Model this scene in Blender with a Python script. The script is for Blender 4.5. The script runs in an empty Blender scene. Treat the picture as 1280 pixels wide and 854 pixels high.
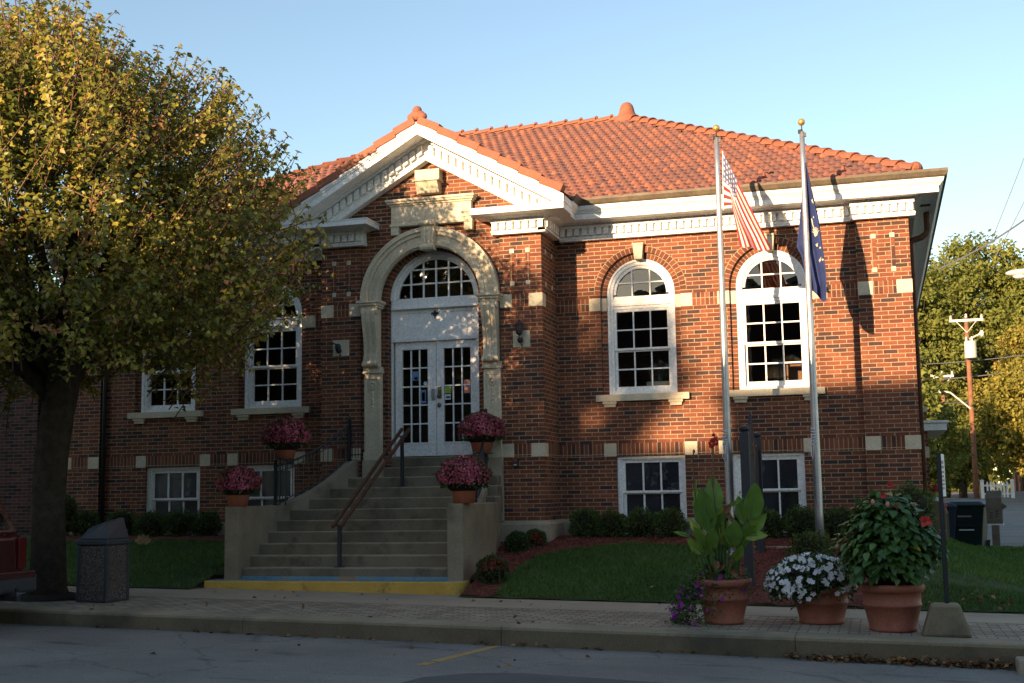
import bpy, math, random
import numpy as np
from mathutils import Vector, Matrix

random.seed(11)
RNG = np.random.default_rng(11)
S = bpy.context.scene
COL = S.collection
R_ = math.radians

# ------------------------------------------------------------------ camera
cam_data = bpy.data.cameras.new("camera")
cam = bpy.data.objects.new("camera", cam_data)
COL.objects.link(cam)
S.camera = cam
CAM = Vector((6.8714, -19.7087, 0.3948))
yaw, pitch, roll = R_(16.2722), R_(7.0365), R_(-0.882)
vr = Vector((math.cos(yaw), math.sin(yaw), 0))
vf = Vector((-math.sin(yaw)*math.cos(pitch), math.cos(yaw)*math.cos(pitch), math.sin(pitch)))
vu = Vector((math.sin(yaw)*math.sin(pitch), -math.cos(yaw)*math.sin(pitch), math.cos(pitch)))
ax = vr*math.cos(roll) + vu*math.sin(roll)
ay = vu*math.cos(roll) - vr*math.sin(roll)
cam.matrix_world = Matrix(((ax.x, ay.x, -vf.x, CAM.x), (ax.y, ay.y, -vf.y, CAM.y), (ax.z, ay.z, -vf.z, CAM.z), (0, 0, 0, 1)))
cam_data.sensor_width = 36
cam_data.lens = 1555.6/1280*36
cam_data.clip_start = 0.1
cam_data.clip_end = 3000

# ------------------------------------------------------------------ light
SUN_EL, SUN_AZ = math.atan2(0.194, 1.0698), math.atan2(0.38, 1.0)     # low evening sun behind the camera's left shoulder
world = bpy.data.worlds.new("World")
S.world = world
world.use_nodes = True
wn = world.node_tree
bg = wn.nodes["Background"]
sky = wn.nodes.new("ShaderNodeTexSky")
sky.sky_type = 'NISHITA'
sky.sun_disc = False
sky.sun_elevation = SUN_EL
sky.sun_rotation = math.pi + SUN_AZ
sky.altitude = 200
sky.air_density = 1.0
sky.dust_density = 0.5
sky.ozone_density = 0.9
wn.links.new(sky.outputs[0], bg.inputs[0])
bg.inputs[1].default_value = 0.11
sun_d = bpy.data.lights.new("sun", 'SUN')
sun_d.energy = 5.0
sun_d.angle = R_(0.53)
sun_d.color = (1.0, 0.70, 0.42)
sun = bpy.data.objects.new("sun", sun_d)
COL.objects.link(sun)
sun.rotation_euler = Vector((0.38, 1.0, -0.194)).to_track_quat('-Z', 'Y').to_euler()
S.view_settings.view_transform = 'Standard'
S.view_settings.look = 'None'
S.view_settings.exposure = 1.36
S.view_settings.gamma = 1.0
S.view_settings.use_curve_mapping = False
S.render.engine = 'CYCLES'
S.cycles.use_denoising = True
S.cycles.max_bounces = 8
S.cycles.transparent_max_bounces = 8
S.render.film_transparent = False

# ------------------------------------------------------------------ materials
def nmat(name):
    m = bpy.data.materials.new(name)
    m.use_nodes = True
    nt = m.node_tree
    return m, nt, nt.nodes["Principled BSDF"]

def ramp(nt, stops, interp='LINEAR'):
    r = nt.nodes.new("ShaderNodeValToRGB")
    cr = r.color_ramp
    cr.interpolation = interp
    while len(cr.elements) > 1:
        cr.elements.remove(cr.elements[-1])
    cr.elements[0].position = stops[0][0]
    cr.elements[0].color = (*stops[0][1], 1)
    for p, c in stops[1:]:
        e = cr.elements.new(p)
        e.color = (*c, 1)
    return r

def noise(nt, scale, detail=4, rough=0.55, coord=None, dist=0.0):
    n = nt.nodes.new("ShaderNodeTexNoise")
    n.inputs["Scale"].default_value = scale
    n.inputs["Detail"].default_value = detail
    n.inputs["Roughness"].default_value = rough
    n.inputs["Distortion"].default_value = dist
    if coord is not None:
        nt.links.new(coord, n.inputs["Vector"])
    return n

def gcoord(nt, kind="Object"):
    return nt.nodes.new("ShaderNodeTexCoord").outputs[kind]

def mixc(nt, fac, a, b, mode='MIX'):
    m = nt.nodes.new("ShaderNodeMix")
    m.data_type = 'RGBA'
    m.blend_type = mode
    for sock, v in ((m.inputs[0], fac), (m.inputs[6], a), (m.inputs[7], b)):
        if hasattr(v, "links"):
            nt.links.new(v, sock)
        elif isinstance(v, (int, float)):
            sock.default_value = v
        else:
            sock.default_value = (*v, 1)
    return m.outputs[2]

def bump(nt, bsdf, height, strength=0.3, dist=0.01):
    b = nt.nodes.new("ShaderNodeBump")
    b.inputs["Strength"].default_value = strength
    b.inputs["Distance"].default_value = dist
    nt.links.new(height, b.inputs["Height"])
    nt.links.new(b.outputs[0], bsdf.inputs["Normal"])

def surf(name, stops, scale=3.0, rough=0.8, fine=60.0, bstr=0.25, bdist=0.004, spec=0.3, metal=0.0, stain=None, kind="Object"):
    """A weathered surface: two scales of noise in the base colour and a fine bump."""
    m, nt, b = nmat(name)
    co = gcoord(nt, kind)
    n1 = noise(nt, scale, 6, 0.6, co)
    r = ramp(nt, stops)
    nt.links.new(n1.outputs[0], r.inputs[0])
    n2 = noise(nt, fine, 4, 0.6, co)
    r2 = ramp(nt, [(0.3, (0.78,)*3), (0.7, (1.12,)*3)])
    nt.links.new(n2.outputs[0], r2.inputs[0])
    c = mixc(nt, 1.0, r.outputs[0], r2.outputs[0], 'MULTIPLY')
    if stain:
        n3 = noise(nt, stain[0], 5, 0.65, co)
        r3 = ramp(nt, [(stain[1], (0, 0, 0)), (stain[1]+stain[2], (1, 1, 1))])
        nt.links.new(n3.outputs[0], r3.inputs[0])
        c = mixc(nt, r3.outputs[0], c, stain[3])
    nt.links.new(c, b.inputs["Base Color"])
    b.inputs["Roughness"].default_value = rough
    b.inputs["Specular IOR Level"].default_value = spec
    b.inputs["Metallic"].default_value = metal
    if bstr > 0:
        bump(nt, b, n2.outputs[0], bstr, bdist)
    return m

def facing_tone(m, k=0.62, lift=1.12):
    """base colour scaled by face normal: upright faces darker, upward faces paler."""
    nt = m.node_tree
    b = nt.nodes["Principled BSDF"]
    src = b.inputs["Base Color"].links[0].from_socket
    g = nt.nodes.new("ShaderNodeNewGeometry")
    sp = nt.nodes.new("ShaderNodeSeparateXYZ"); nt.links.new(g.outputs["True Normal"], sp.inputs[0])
    r = ramp(nt, [(0.1, (k, k*0.98, k*0.94)), (0.75, (lift,)*3)])  # dark end for upright faces, pale end for level ones
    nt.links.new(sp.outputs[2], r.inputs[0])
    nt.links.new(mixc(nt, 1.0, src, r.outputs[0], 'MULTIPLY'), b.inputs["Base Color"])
def flat(name, c, rough=0.6, spec=0.4, metal=0.0, emit=None):
    m, nt, b = nmat(name)
    co = gcoord(nt)
    n = noise(nt, 14, 4, 0.6, co)
    r = ramp(nt, [(0.3, tuple(v*0.85 for v in c)), (0.7, tuple(min(1, v*1.1) for v in c))])
    nt.links.new(n.outputs[0], r.inputs[0])
    nt.links.new(r.outputs[0], b.inputs["Base Color"])
    b.inputs["Roughness"].default_value = rough
    b.inputs["Specular IOR Level"].default_value = spec
    b.inputs["Metallic"].default_value = metal
    return m

CH = 0.0659        # brick course height
def brick_mat(name, bw, rh, offset, tones, mortar=(0.37, 0.28, 0.175), msize=0.0066, kind="UV", off=(0, 0)):
    m, nt, b = nmat(name)
    co = gcoord(nt, kind)
    mp = nt.nodes.new("ShaderNodeMapping")
    mp.inputs["Location"].default_value = (off[0], off[1], 0)
    nt.links.new(co, mp.inputs[0])
    wob = noise(nt, 9, 3, 0.6, mp.outputs[0])
    vm = nt.nodes.new("ShaderNodeVectorMath"); vm.operation = 'MULTIPLY_ADD'
    nt.links.new(wob.outputs[1], vm.inputs[0])
    vm.inputs[1].default_value = (0.005, 0.005, 0)
    nt.links.new(mp.outputs[0], vm.inputs[2])
    t = nt.nodes.new("ShaderNodeTexBrick")
    t.offset = offset
    t.inputs["Scale"].default_value = 1
    t.inputs["Brick Width"].default_value = bw
    t.inputs["Row Height"].default_value = rh
    t.inputs["Mortar Size"].default_value = msize
    t.inputs["Mortar Smooth"].default_value = 0.25
    t.inputs["Bias"].default_value = 0
    t.inputs["Color1"].default_value = (0, 0, 0, 1)
    t.inputs["Color2"].default_value = (1, 1, 1, 1)
    t.inputs["Mortar"].default_value = (0.5, 0.5, 0.5, 1)
    nt.links.new(vm.outputs[0], t.inputs[0])
    r = ramp(nt, tones)
    nt.links.new(t.outputs["Color"], r.inputs[0])
    n = noise(nt, 45, 5, 0.65, mp.outputs[0])
    rn = ramp(nt, [(0.25, (0.62,)*3), (0.75, (1.25,)*3)])
    nt.links.new(n.outputs[0], rn.inputs[0])
    c = mixc(nt, 1.0, r.outputs[0], rn.outputs[0], 'MULTIPLY')
    nb = noise(nt, 0.9, 4, 0.6, mp.outputs[0])
    rb = ramp(nt, [(0.3, (0.84,)*3), (0.7, (1.1,)*3)])
    nt.links.new(nb.outputs[0], rb.inputs[0])
    c = mixc(nt, 1.0, c, rb.outputs[0], 'MULTIPLY')
    mp2 = nt.nodes.new("ShaderNodeMapping"); mp2.inputs["Scale"].default_value = (3.2, 0.35, 1)
    nt.links.new(co, mp2.inputs[0])
    ns = noise(nt, 1.0, 5, 0.65, mp2.outputs[0])
    rs = ramp(nt, [(0.32, (0.80, 0.79, 0.78)), (0.55, (1, 1, 1)), (0.75, (1.10, 1.09, 1.07))])
    nt.links.new(ns.outputs[0], rs.inputs[0])
    nm = noise(nt, 30, 4, 0.6, mp.outputs[0])
    rm = ramp(nt, [(0.3, tuple(v*0.7 for v in mortar)), (0.7, tuple(v*1.15 for v in mortar))])
    nt.links.new(nm.outputs[0], rm.inputs[0])
    c = mixc(nt, t.outputs["Fac"], c, rm.outputs[0])
    c = mixc(nt, 1.0, c, rs.outputs[0], 'MULTIPLY')
    nt.links.new(c, b.inputs["Base Color"])
    b.inputs["Roughness"].default_value = 0.85
    b.inputs["Specular IOR Level"].default_value = 0.25
    inv = nt.nodes.new("ShaderNodeMath"); inv.operation = 'MULTIPLY_ADD'
    nt.links.new(t.outputs["Fac"], inv.inputs[0]); inv.inputs[1].default_value = -1.0
    sc = nt.nodes.new("ShaderNodeMath"); sc.operation = 'MULTIPLY'
    nt.links.new(n.outputs[0], sc.inputs[0]); sc.inputs[1].default_value = 0.35
    nt.links.new(sc.outputs[0], inv.inputs[2])
    bump(nt, b, inv.outputs[0], 0.8, 0.006)
    return m

TONES = [(0.0, (0.059, 0.034, 0.034)), (0.12, (0.081, 0.039, 0.033)), (0.24, (0.126, 0.042, 0.028)), (0.45, (0.171, 0.054, 0.030)),
         (0.75, (0.214, 0.067, 0.035)), (1.0, (0.251, 0.086, 0.046))]
M = {}
M['brick'] = brick_mat('red_brick', 0.2127, CH, 0.5, TONES)
M['soldier'] = brick_mat('soldier_brick', 0.205, 0.0700, 0.0, TONES, off=(0.004, 0))
M['rowlock'] = brick_mat('rowlock_brick', 0.108, 0.0690, 0.0, TONES[2:], off=(0.004, 0))
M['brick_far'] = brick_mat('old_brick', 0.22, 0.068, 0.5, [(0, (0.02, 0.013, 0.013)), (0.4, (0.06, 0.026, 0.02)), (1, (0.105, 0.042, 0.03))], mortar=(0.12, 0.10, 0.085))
M['stone'] = surf('limestone', [(0.3, (0.517, 0.440, 0.314)), (0.7, (0.682, 0.589, 0.429))], 2.5, 0.85, 40, 0.2, 0.003, stain=(2.6, 0.66, 0.25, (0.440, 0.374, 0.264)))
M['base_stone'] = surf('base_stone', [(0.3, (0.299, 0.247, 0.172)), (0.7, (0.460, 0.385, 0.276))], 2.0, 0.9, 50, 0.25, 0.003, stain=(1.2, 0.55, 0.25, (0.172, 0.149, 0.115)))
M['white'] = surf('white_paint', [(0.3, (0.78, 0.77, 0.74)), (0.7, (0.85, 0.84, 0.81))], 3.0, 0.55, 25, 0.08, 0.002, spec=0.4, stain=(3.0, 0.74, 0.2, (0.62, 0.60, 0.55)))
M['white_door'] = surf('white_gloss_paint', [(0.3, (0.80, 0.785, 0.75)), (0.7, (0.87, 0.855, 0.82))], 2.0, 0.4, 25, 0.06, 0.002, spec=0.5)
M['gutter'] = surf('weathered_gutter', [(0.3, (0.075, 0.058, 0.040)), (0.7, (0.16, 0.125, 0.080))], 3.0, 0.6, 20, 0.1, 0.002, spec=0.4)
M['dark_metal'] = flat('dark_metal', (0.020, 0.022, 0.026), 0.45, 0.5)
M['iron'] = flat('black_iron', (0.016, 0.018, 0.024), 0.5, 0.5)
M['rust_pipe'] = surf('rusted_pipe', [(0.3, (0.07, 0.03, 0.018)), (0.7, (0.17, 0.07, 0.035))], 8, 0.7)
M['rail_brown'] = surf('brown_painted_rail', [(0.3, (0.060, 0.026, 0.016)), (0.7, (0.125, 0.052, 0.028))], 9, 0.45, 60, 0.1)
M['concrete'] = surf('aged_concrete', [(0.25, (0.191, 0.156, 0.110)), (0.5, (0.284, 0.237, 0.173)), (0.8, (0.370, 0.317, 0.235))], 1.6, 0.92, 70, 0.5, 0.006, stain=(2.3, 0.56, 0.22, (0.132, 0.118, 0.088)))
M['step'] = surf('step_concrete', [(0.25, (0.200, 0.165, 0.115)), (0.5, (0.291, 0.246, 0.180)), (0.8, (0.374, 0.324, 0.245))], 1.6, 0.92, 70, 0.5, 0.006, stain=(3.8, 0.50, 0.22, (0.142, 0.122, 0.094)))
facing_tone(M['step'])
facing_tone(M['concrete'], 0.85, 1.05)
M['concrete_light'] = surf('sidewalk_concrete', [(0.25, (0.290, 0.232, 0.167)), (0.75, (0.413, 0.336, 0.246))], 1.1, 0.92, 80, 0.4, 0.004, stain=(1.5, 0.58, 0.25, (0.217, 0.189, 0.145)))
M['kerb'] = surf('kerb_concrete', [(0.25, (0.188, 0.149, 0.093)), (0.75, (0.323, 0.258, 0.173))], 1.3, 0.92, 60, 0.5, 0.006, stain=(1.1, 0.5, 0.2, (0.112, 0.102, 0.075)))
facing_tone(M['kerb'], 0.62, 1.15)
M['yellow_paint'] = surf('worn_yellow_paint', [(0.25, (0.462, 0.275, 0.050)), (0.75, (0.605, 0.385, 0.083))], 3, 0.75, 50, 0.3, 0.004, stain=(4.5, 0.60, 0.12, (0.187, 0.121, 0.055)))
M['blue_paint'] = surf('worn_blue_paint', [(0.3, (0.090, 0.200, 0.285)), (0.7, (0.180, 0.300, 0.360))], 3, 0.7, 50, 0.2, 0.003, stain=(3.0, 0.55, 0.1, (0.285, 0.190, 0.112)))
M['terracotta'] = surf('terracotta', [(0.3, (0.312, 0.094, 0.050)), (0.7, (0.413, 0.131, 0.069))], 4, 0.7, 40, 0.1, 0.002, stain=(6, 0.66, 0.2, (0.350, 0.188, 0.125)))
M['planter'] = surf('planter_clay', [(0.3, (0.260, 0.086, 0.052)), (0.7, (0.351, 0.120, 0.073))], 3, 0.6, 40, 0.08, 0.002, stain=(5, 0.68, 0.2, (0.260, 0.143, 0.104)))
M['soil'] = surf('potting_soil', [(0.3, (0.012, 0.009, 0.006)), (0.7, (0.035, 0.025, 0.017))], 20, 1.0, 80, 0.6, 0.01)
M['mulch'] = surf('red_mulch', [(0.3, (0.058, 0.018, 0.013)), (0.5, (0.156, 0.042, 0.029)), (0.7, (0.260, 0.081, 0.055))], 30, 0.95, 90, 0.9, 0.02)
M['lawn'] = surf('lawn_soil', [(0.3, (0.030, 0.045, 0.015)), (0.7, (0.063, 0.090, 0.027))], 3, 1.0, 60, 0.6, 0.02, stain=(0.9, 0.66, 0.1, (0.165, 0.128, 0.075)))
M['galv'] = surf('galvanised_pole', [(0.3, (0.45, 0.46, 0.47)), (0.7, (0.60, 0.60, 0.60))], 6, 0.35, 60, 0.05, 0.001, metal=0.75)
M['gold'] = flat('gold_ball', (0.62, 0.36, 0.09), 0.35, 0.5, 0.6)
M['bark'] = surf('tree_bark', [(0.3, (0.020, 0.015, 0.009)), (0.7, (0.055, 0.041, 0.026))], 9, 0.95, 30, 0.9, 0.03)
M['twig'] = surf('twig_bark', [(0.3, (0.10, 0.055, 0.032)), (0.7, (0.20, 0.115, 0.065))], 9, 0.9, 30, 0.2)
M['stem'] = flat('green_stem', (0.07, 0.13, 0.03), 0.6)
M['dry_leaf'] = surf('dry_leaf', [(0.3, (0.10, 0.045, 0.02)), (0.7, (0.26, 0.13, 0.06))], 12, 0.8)
M['dark_grey'] = flat('dark_plastic', (0.030, 0.034, 0.040), 0.5, 0.4)
M['wood_post'] = surf('weathered_wood', [(0.3, (0.10, 0.085, 0.065)), (0.7, (0.18, 0.155, 0.12))], 5, 0.9)
M['pole_wood'] = surf('pole_wood', [(0.3, (0.17, 0.075, 0.042)), (0.7, (0.28, 0.13, 0.075))], 5, 0.9)
M['pale_metal'] = flat('pale_metal', (0.50, 0.49, 0.46), 0.5, 0.5)
M['wire'] = flat('wire', (0.10, 0.10, 0.11), 0.6)
M['sticker_blue'] = flat('blue_notice', (0.16, 0.26, 0.45), 0.5)
M['sticker_white'] = flat('white_notice', (0.65, 0.66, 0.68), 0.5)
M['sticker_green'] = flat('green_notice', (0.30, 0.42, 0.06), 0.5)
M['sticker_pink'] = flat('pink_notice', (0.60, 0.24, 0.18), 0.5)
M['red'] = flat('red_paint', (0.42, 0.03, 0.025), 0.5)
M['brass'] = flat('brass', (0.16, 0.12, 0.07), 0.5, 0.5, 0.4)
M['curtain'] = surf('blind_fabric', [(0.3, (0.16, 0.155, 0.15)), (0.7, (0.23, 0.225, 0.215))], 4, 0.9)

def glass_mat(name, base, wav=0.02, scale=3.0):
    m, nt, b = nmat(name)
    co = gcoord(nt)
    n = noise(nt, scale, 2, 0.5, co)
    n2 = noise(nt, 1.5, 2, 0.5, co)
    r = ramp(nt, [(0.3, tuple(v*0.6 for v in base)), (0.7, tuple(v*1.4 for v in base))])
    nt.links.new(n2.outputs[0], r.inputs[0])
    nt.links.new(r.outputs[0], b.inputs["Base Color"])
    b.inputs["Roughness"].default_value = 0.02
    b.inputs["Specular IOR Level"].default_value = 0.8
    bump(nt, b, n.outputs[0], 0.35, wav)
    return m
def clear_glass(name):
    m, nt, b = nmat(name)
    co = gcoord(nt)
    n = noise(nt, 3.0, 2, 0.5, co)
    bp = nt.nodes.new("ShaderNodeBump"); bp.inputs["Strength"].default_value = 0.3; bp.inputs["Distance"].default_value = 0.006
    nt.links.new(n.outputs[0], bp.inputs["Height"])
    gl = nt.nodes.new("ShaderNodeBsdfGlossy"); gl.inputs["Roughness"].default_value = 0.01
    nt.links.new(bp.outputs[0], gl.inputs["Normal"])
    tr = nt.nodes.new("ShaderNodeBsdfTransparent"); tr.inputs[0].default_value = (0.80, 0.83, 0.80, 1)
    fr_ = nt.nodes.new("ShaderNodeFresnel"); fr_.inputs[0].default_value = 1.75
    mx = nt.nodes.new("ShaderNodeMixShader")
    nt.links.new(fr_.outputs[0], mx.inputs[0]); nt.links.new(tr.outputs[0], mx.inputs[1]); nt.links.new(gl.outputs[0], mx.inputs[2])
    nt.links.new(mx.outputs[0], nt.nodes["Material Output"].inputs[0])
    return m
M['glass'] = clear_glass('window_glass')
M['glass_dark'] = glass_mat('dark_glass', (0.010, 0.010, 0.009))
M['room_wall'] = flat('dim_room_wall', (0.060, 0.048, 0.036), 0.9)
M['bookcase'] = surf('varnished_bookcase', [(0.3, (0.20, 0.075, 0.028)), (0.7, (0.30, 0.125, 0.048))], 6, 0.5)
M['glass_blind'] = glass_mat('glass_over_blind', (0.085, 0.088, 0.092), 0.01)
M['glass_dim'] = glass_mat('glass_over_dim_room', (0.026, 0.028, 0.034), 0.01)

def leaf_mat(name, stops, rough=0.55, trans=0.3, tcol=(1.1, 1.15, 0.5), spec=0.35):
    m, nt, b = nmat(name)
    at = nt.nodes.new("ShaderNodeAttribute"); at.attribute_name = "rnd"
    r = ramp(nt, stops)
    nt.links.new(at.outputs["Fac"], r.inputs[0])
    nt.links.new(r.outputs[0], b.inputs["Base Color"])
    b.inputs["Roughness"].default_value = rough
    b.inputs["Specular IOR Level"].default_value = spec
    if trans > 0:
        tr = nt.nodes.new("ShaderNodeBsdfTranslucent")
        c = mixc(nt, 1.0, r.outputs[0], tcol, 'MULTIPLY')
        nt.links.new(c, tr.inputs[0])
        mx = nt.nodes.new("ShaderNodeMixShader")
        mx.inputs[0].default_value = trans
        nt.links.new(b.outputs[0], mx.inputs[1]); nt.links.new(tr.outputs[0], mx.inputs[2])
        nt.links.new(mx.outputs[0], nt.nodes["Material Output"].inputs[0])
    return m
M['leaf_pear'] = leaf_mat('pear_leaves', [(0, (0.060, 0.080, 0.012)), (0.4, (0.185, 0.190, 0.027)), (0.75, (0.34, 0.29, 0.045)), (0.93, (0.44, 0.33, 0.075)), (1, (0.36, 0.18, 0.08))], 0.42, 0.28)
M['leaf_box'] = leaf_mat('boxwood_leaves', [(0, (0.034, 0.062, 0.016)), (0.7, (0.087, 0.137, 0.031)), (1, (0.186, 0.225, 0.049))], 0.5, 0.15)
M['leaf_dark'] = leaf_mat('dark_leaves', [(0, (0.027, 0.054, 0.016)), (0.7, (0.057, 0.108, 0.030)), (1, (0.101, 0.162, 0.041))], 0.4, 0.2)
M['leaf_hib'] = leaf_mat('hibiscus_leaves', [(0, (0.041, 0.088, 0.024)), (0.7, (0.078, 0.155, 0.041)), (0.95, (0.128, 0.216, 0.054)), (1, (0.459, 0.351, 0.041))], 0.33, 0.2)
M['leaf_canna'] = leaf_mat('canna_leaves', [(0, (0.081, 0.159, 0.027)), (0.8, (0.162, 0.267, 0.039)), (1, (0.284, 0.345, 0.068))], 0.38, 0.3)
M['grass'] = leaf_mat('grass_blades', [(0, (0.050, 0.105, 0.022)), (0.6, (0.093, 0.174, 0.034)), (0.93, (0.139, 0.209, 0.050)), (1, (0.248, 0.186, 0.078))], 0.6, 0.25)
M['mum'] = leaf_mat('mum_petals', [(0, (0.24, 0.030, 0.060)), (0.5, (0.44, 0.075, 0.125)), (1, (0.62, 0.17, 0.23))], 0.7, 0.15, (1, .8, .8))
M['mum_red'] = leaf_mat('red_mum_petals', [(0, (0.16, 0.012, 0.010)), (1, (0.33, 0.045, 0.025))], 0.7, 0.15, (1, .8, .8))
M['petunia_white'] = leaf_mat('white_petals', [(0, (0.62, 0.62, 0.63)), (0.9, (0.82, 0.82, 0.82)), (1, (0.60, 0.58, 0.36))], 0.7, 0.15, (1, 1, 1))
M['petunia_purple'] = leaf_mat('purple_petals', [(0, (0.20, 0.02, 0.22)), (1, (0.42, 0.05, 0.40))], 0.7, 0.2, (1, .8, 1))
M['hib_red'] = leaf_mat('red_petals', [(0, (0.48, 0.03, 0.03)), (1, (0.68, 0.08, 0.065))], 0.6, 0.2, (1, .7, .7))
M['leaf_far'] = leaf_mat('far_green_leaves', [(0, (0.090, 0.114, 0.024)), (0.5, (0.156, 0.174, 0.034)), (1, (0.240, 0.240, 0.048))], 0.7, 0.3)
M['leaf_yellow'] = leaf_mat('yellowing_leaves', [(0, (0.132, 0.132, 0.024)), (0.5, (0.252, 0.222, 0.038)), (0.9, (0.360, 0.276, 0.054)), (1, (0.408, 0.168, 0.072))], 0.7, 0.3)
M['leaf_orange'] = leaf_mat('orange_leaves', [(0, (0.20, 0.10, 0.03)), (0.6, (0.34, 0.15, 0.035)), (1, (0.42, 0.22, 0.06))], 0.7, 0.3)
M['litter'] = leaf_mat('fallen_leaves', [(0, (0.07, 0.03, 0.015)), (0.5, (0.17, 0.075, 0.03)), (1, (0.34, 0.19, 0.07))], 0.8, 0.1)
M['chip'] = leaf_mat('mulch_chips', [(0, (0.074, 0.022, 0.016)), (0.6, (0.203, 0.054, 0.038)), (1, (0.351, 0.135, 0.095))], 0.9, 0)
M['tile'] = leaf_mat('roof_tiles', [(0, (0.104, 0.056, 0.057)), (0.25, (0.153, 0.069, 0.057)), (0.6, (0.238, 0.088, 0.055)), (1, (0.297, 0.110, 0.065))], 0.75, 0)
M['tile_plain'] = surf('terracotta_ridge', [(0.3, (0.245, 0.089, 0.051)), (0.7, (0.305, 0.118, 0.068))], 2, 0.75, 30, 0.15)

# ------------------------------------------------------------------ mesh helpers
ORG = {}
def put(me, name, mat, parent=None, smooth=False):
    o = bpy.data.objects.new(name, me)
    COL.objects.link(o)
    for mm in (mat if isinstance(mat, (list, tuple)) else [mat]):
        me.materials.append(M[mm] if isinstance(mm, str) else mm)
    if parent is not None:
        o.parent = parent
    if smooth:
        me.polygons.foreach_set("use_smooth", [True]*len(me.polygons))
    return o

def thing(name, label, cat, loc=(0, 0, 0), group=None, rz=0):
    o = bpy.data.objects.new(name, None)
    COL.objects.link(o)
    o.location = loc
    o.rotation_euler = (0, 0, rz)
    o.empty_display_size = 0.2
    o['label'] = label
    o['category'] = cat
    if group:
        o['group'] = group
    ORG[o.name] = Vector(loc)
    return o

def tag(o, label=None, cat=None, group=None, kind=None):
    for k, v in (('label', label), ('category', cat), ('group', group), ('kind', kind)):
        if v:
            o[k] = v
    return o

def copy_tree(o, parent=None):
    c = o.copy()
    COL.objects.link(c)
    if parent is not None:
        c.parent = parent
    for ch in list(o.children):
        copy_tree(ch, c)
    return c

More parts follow.
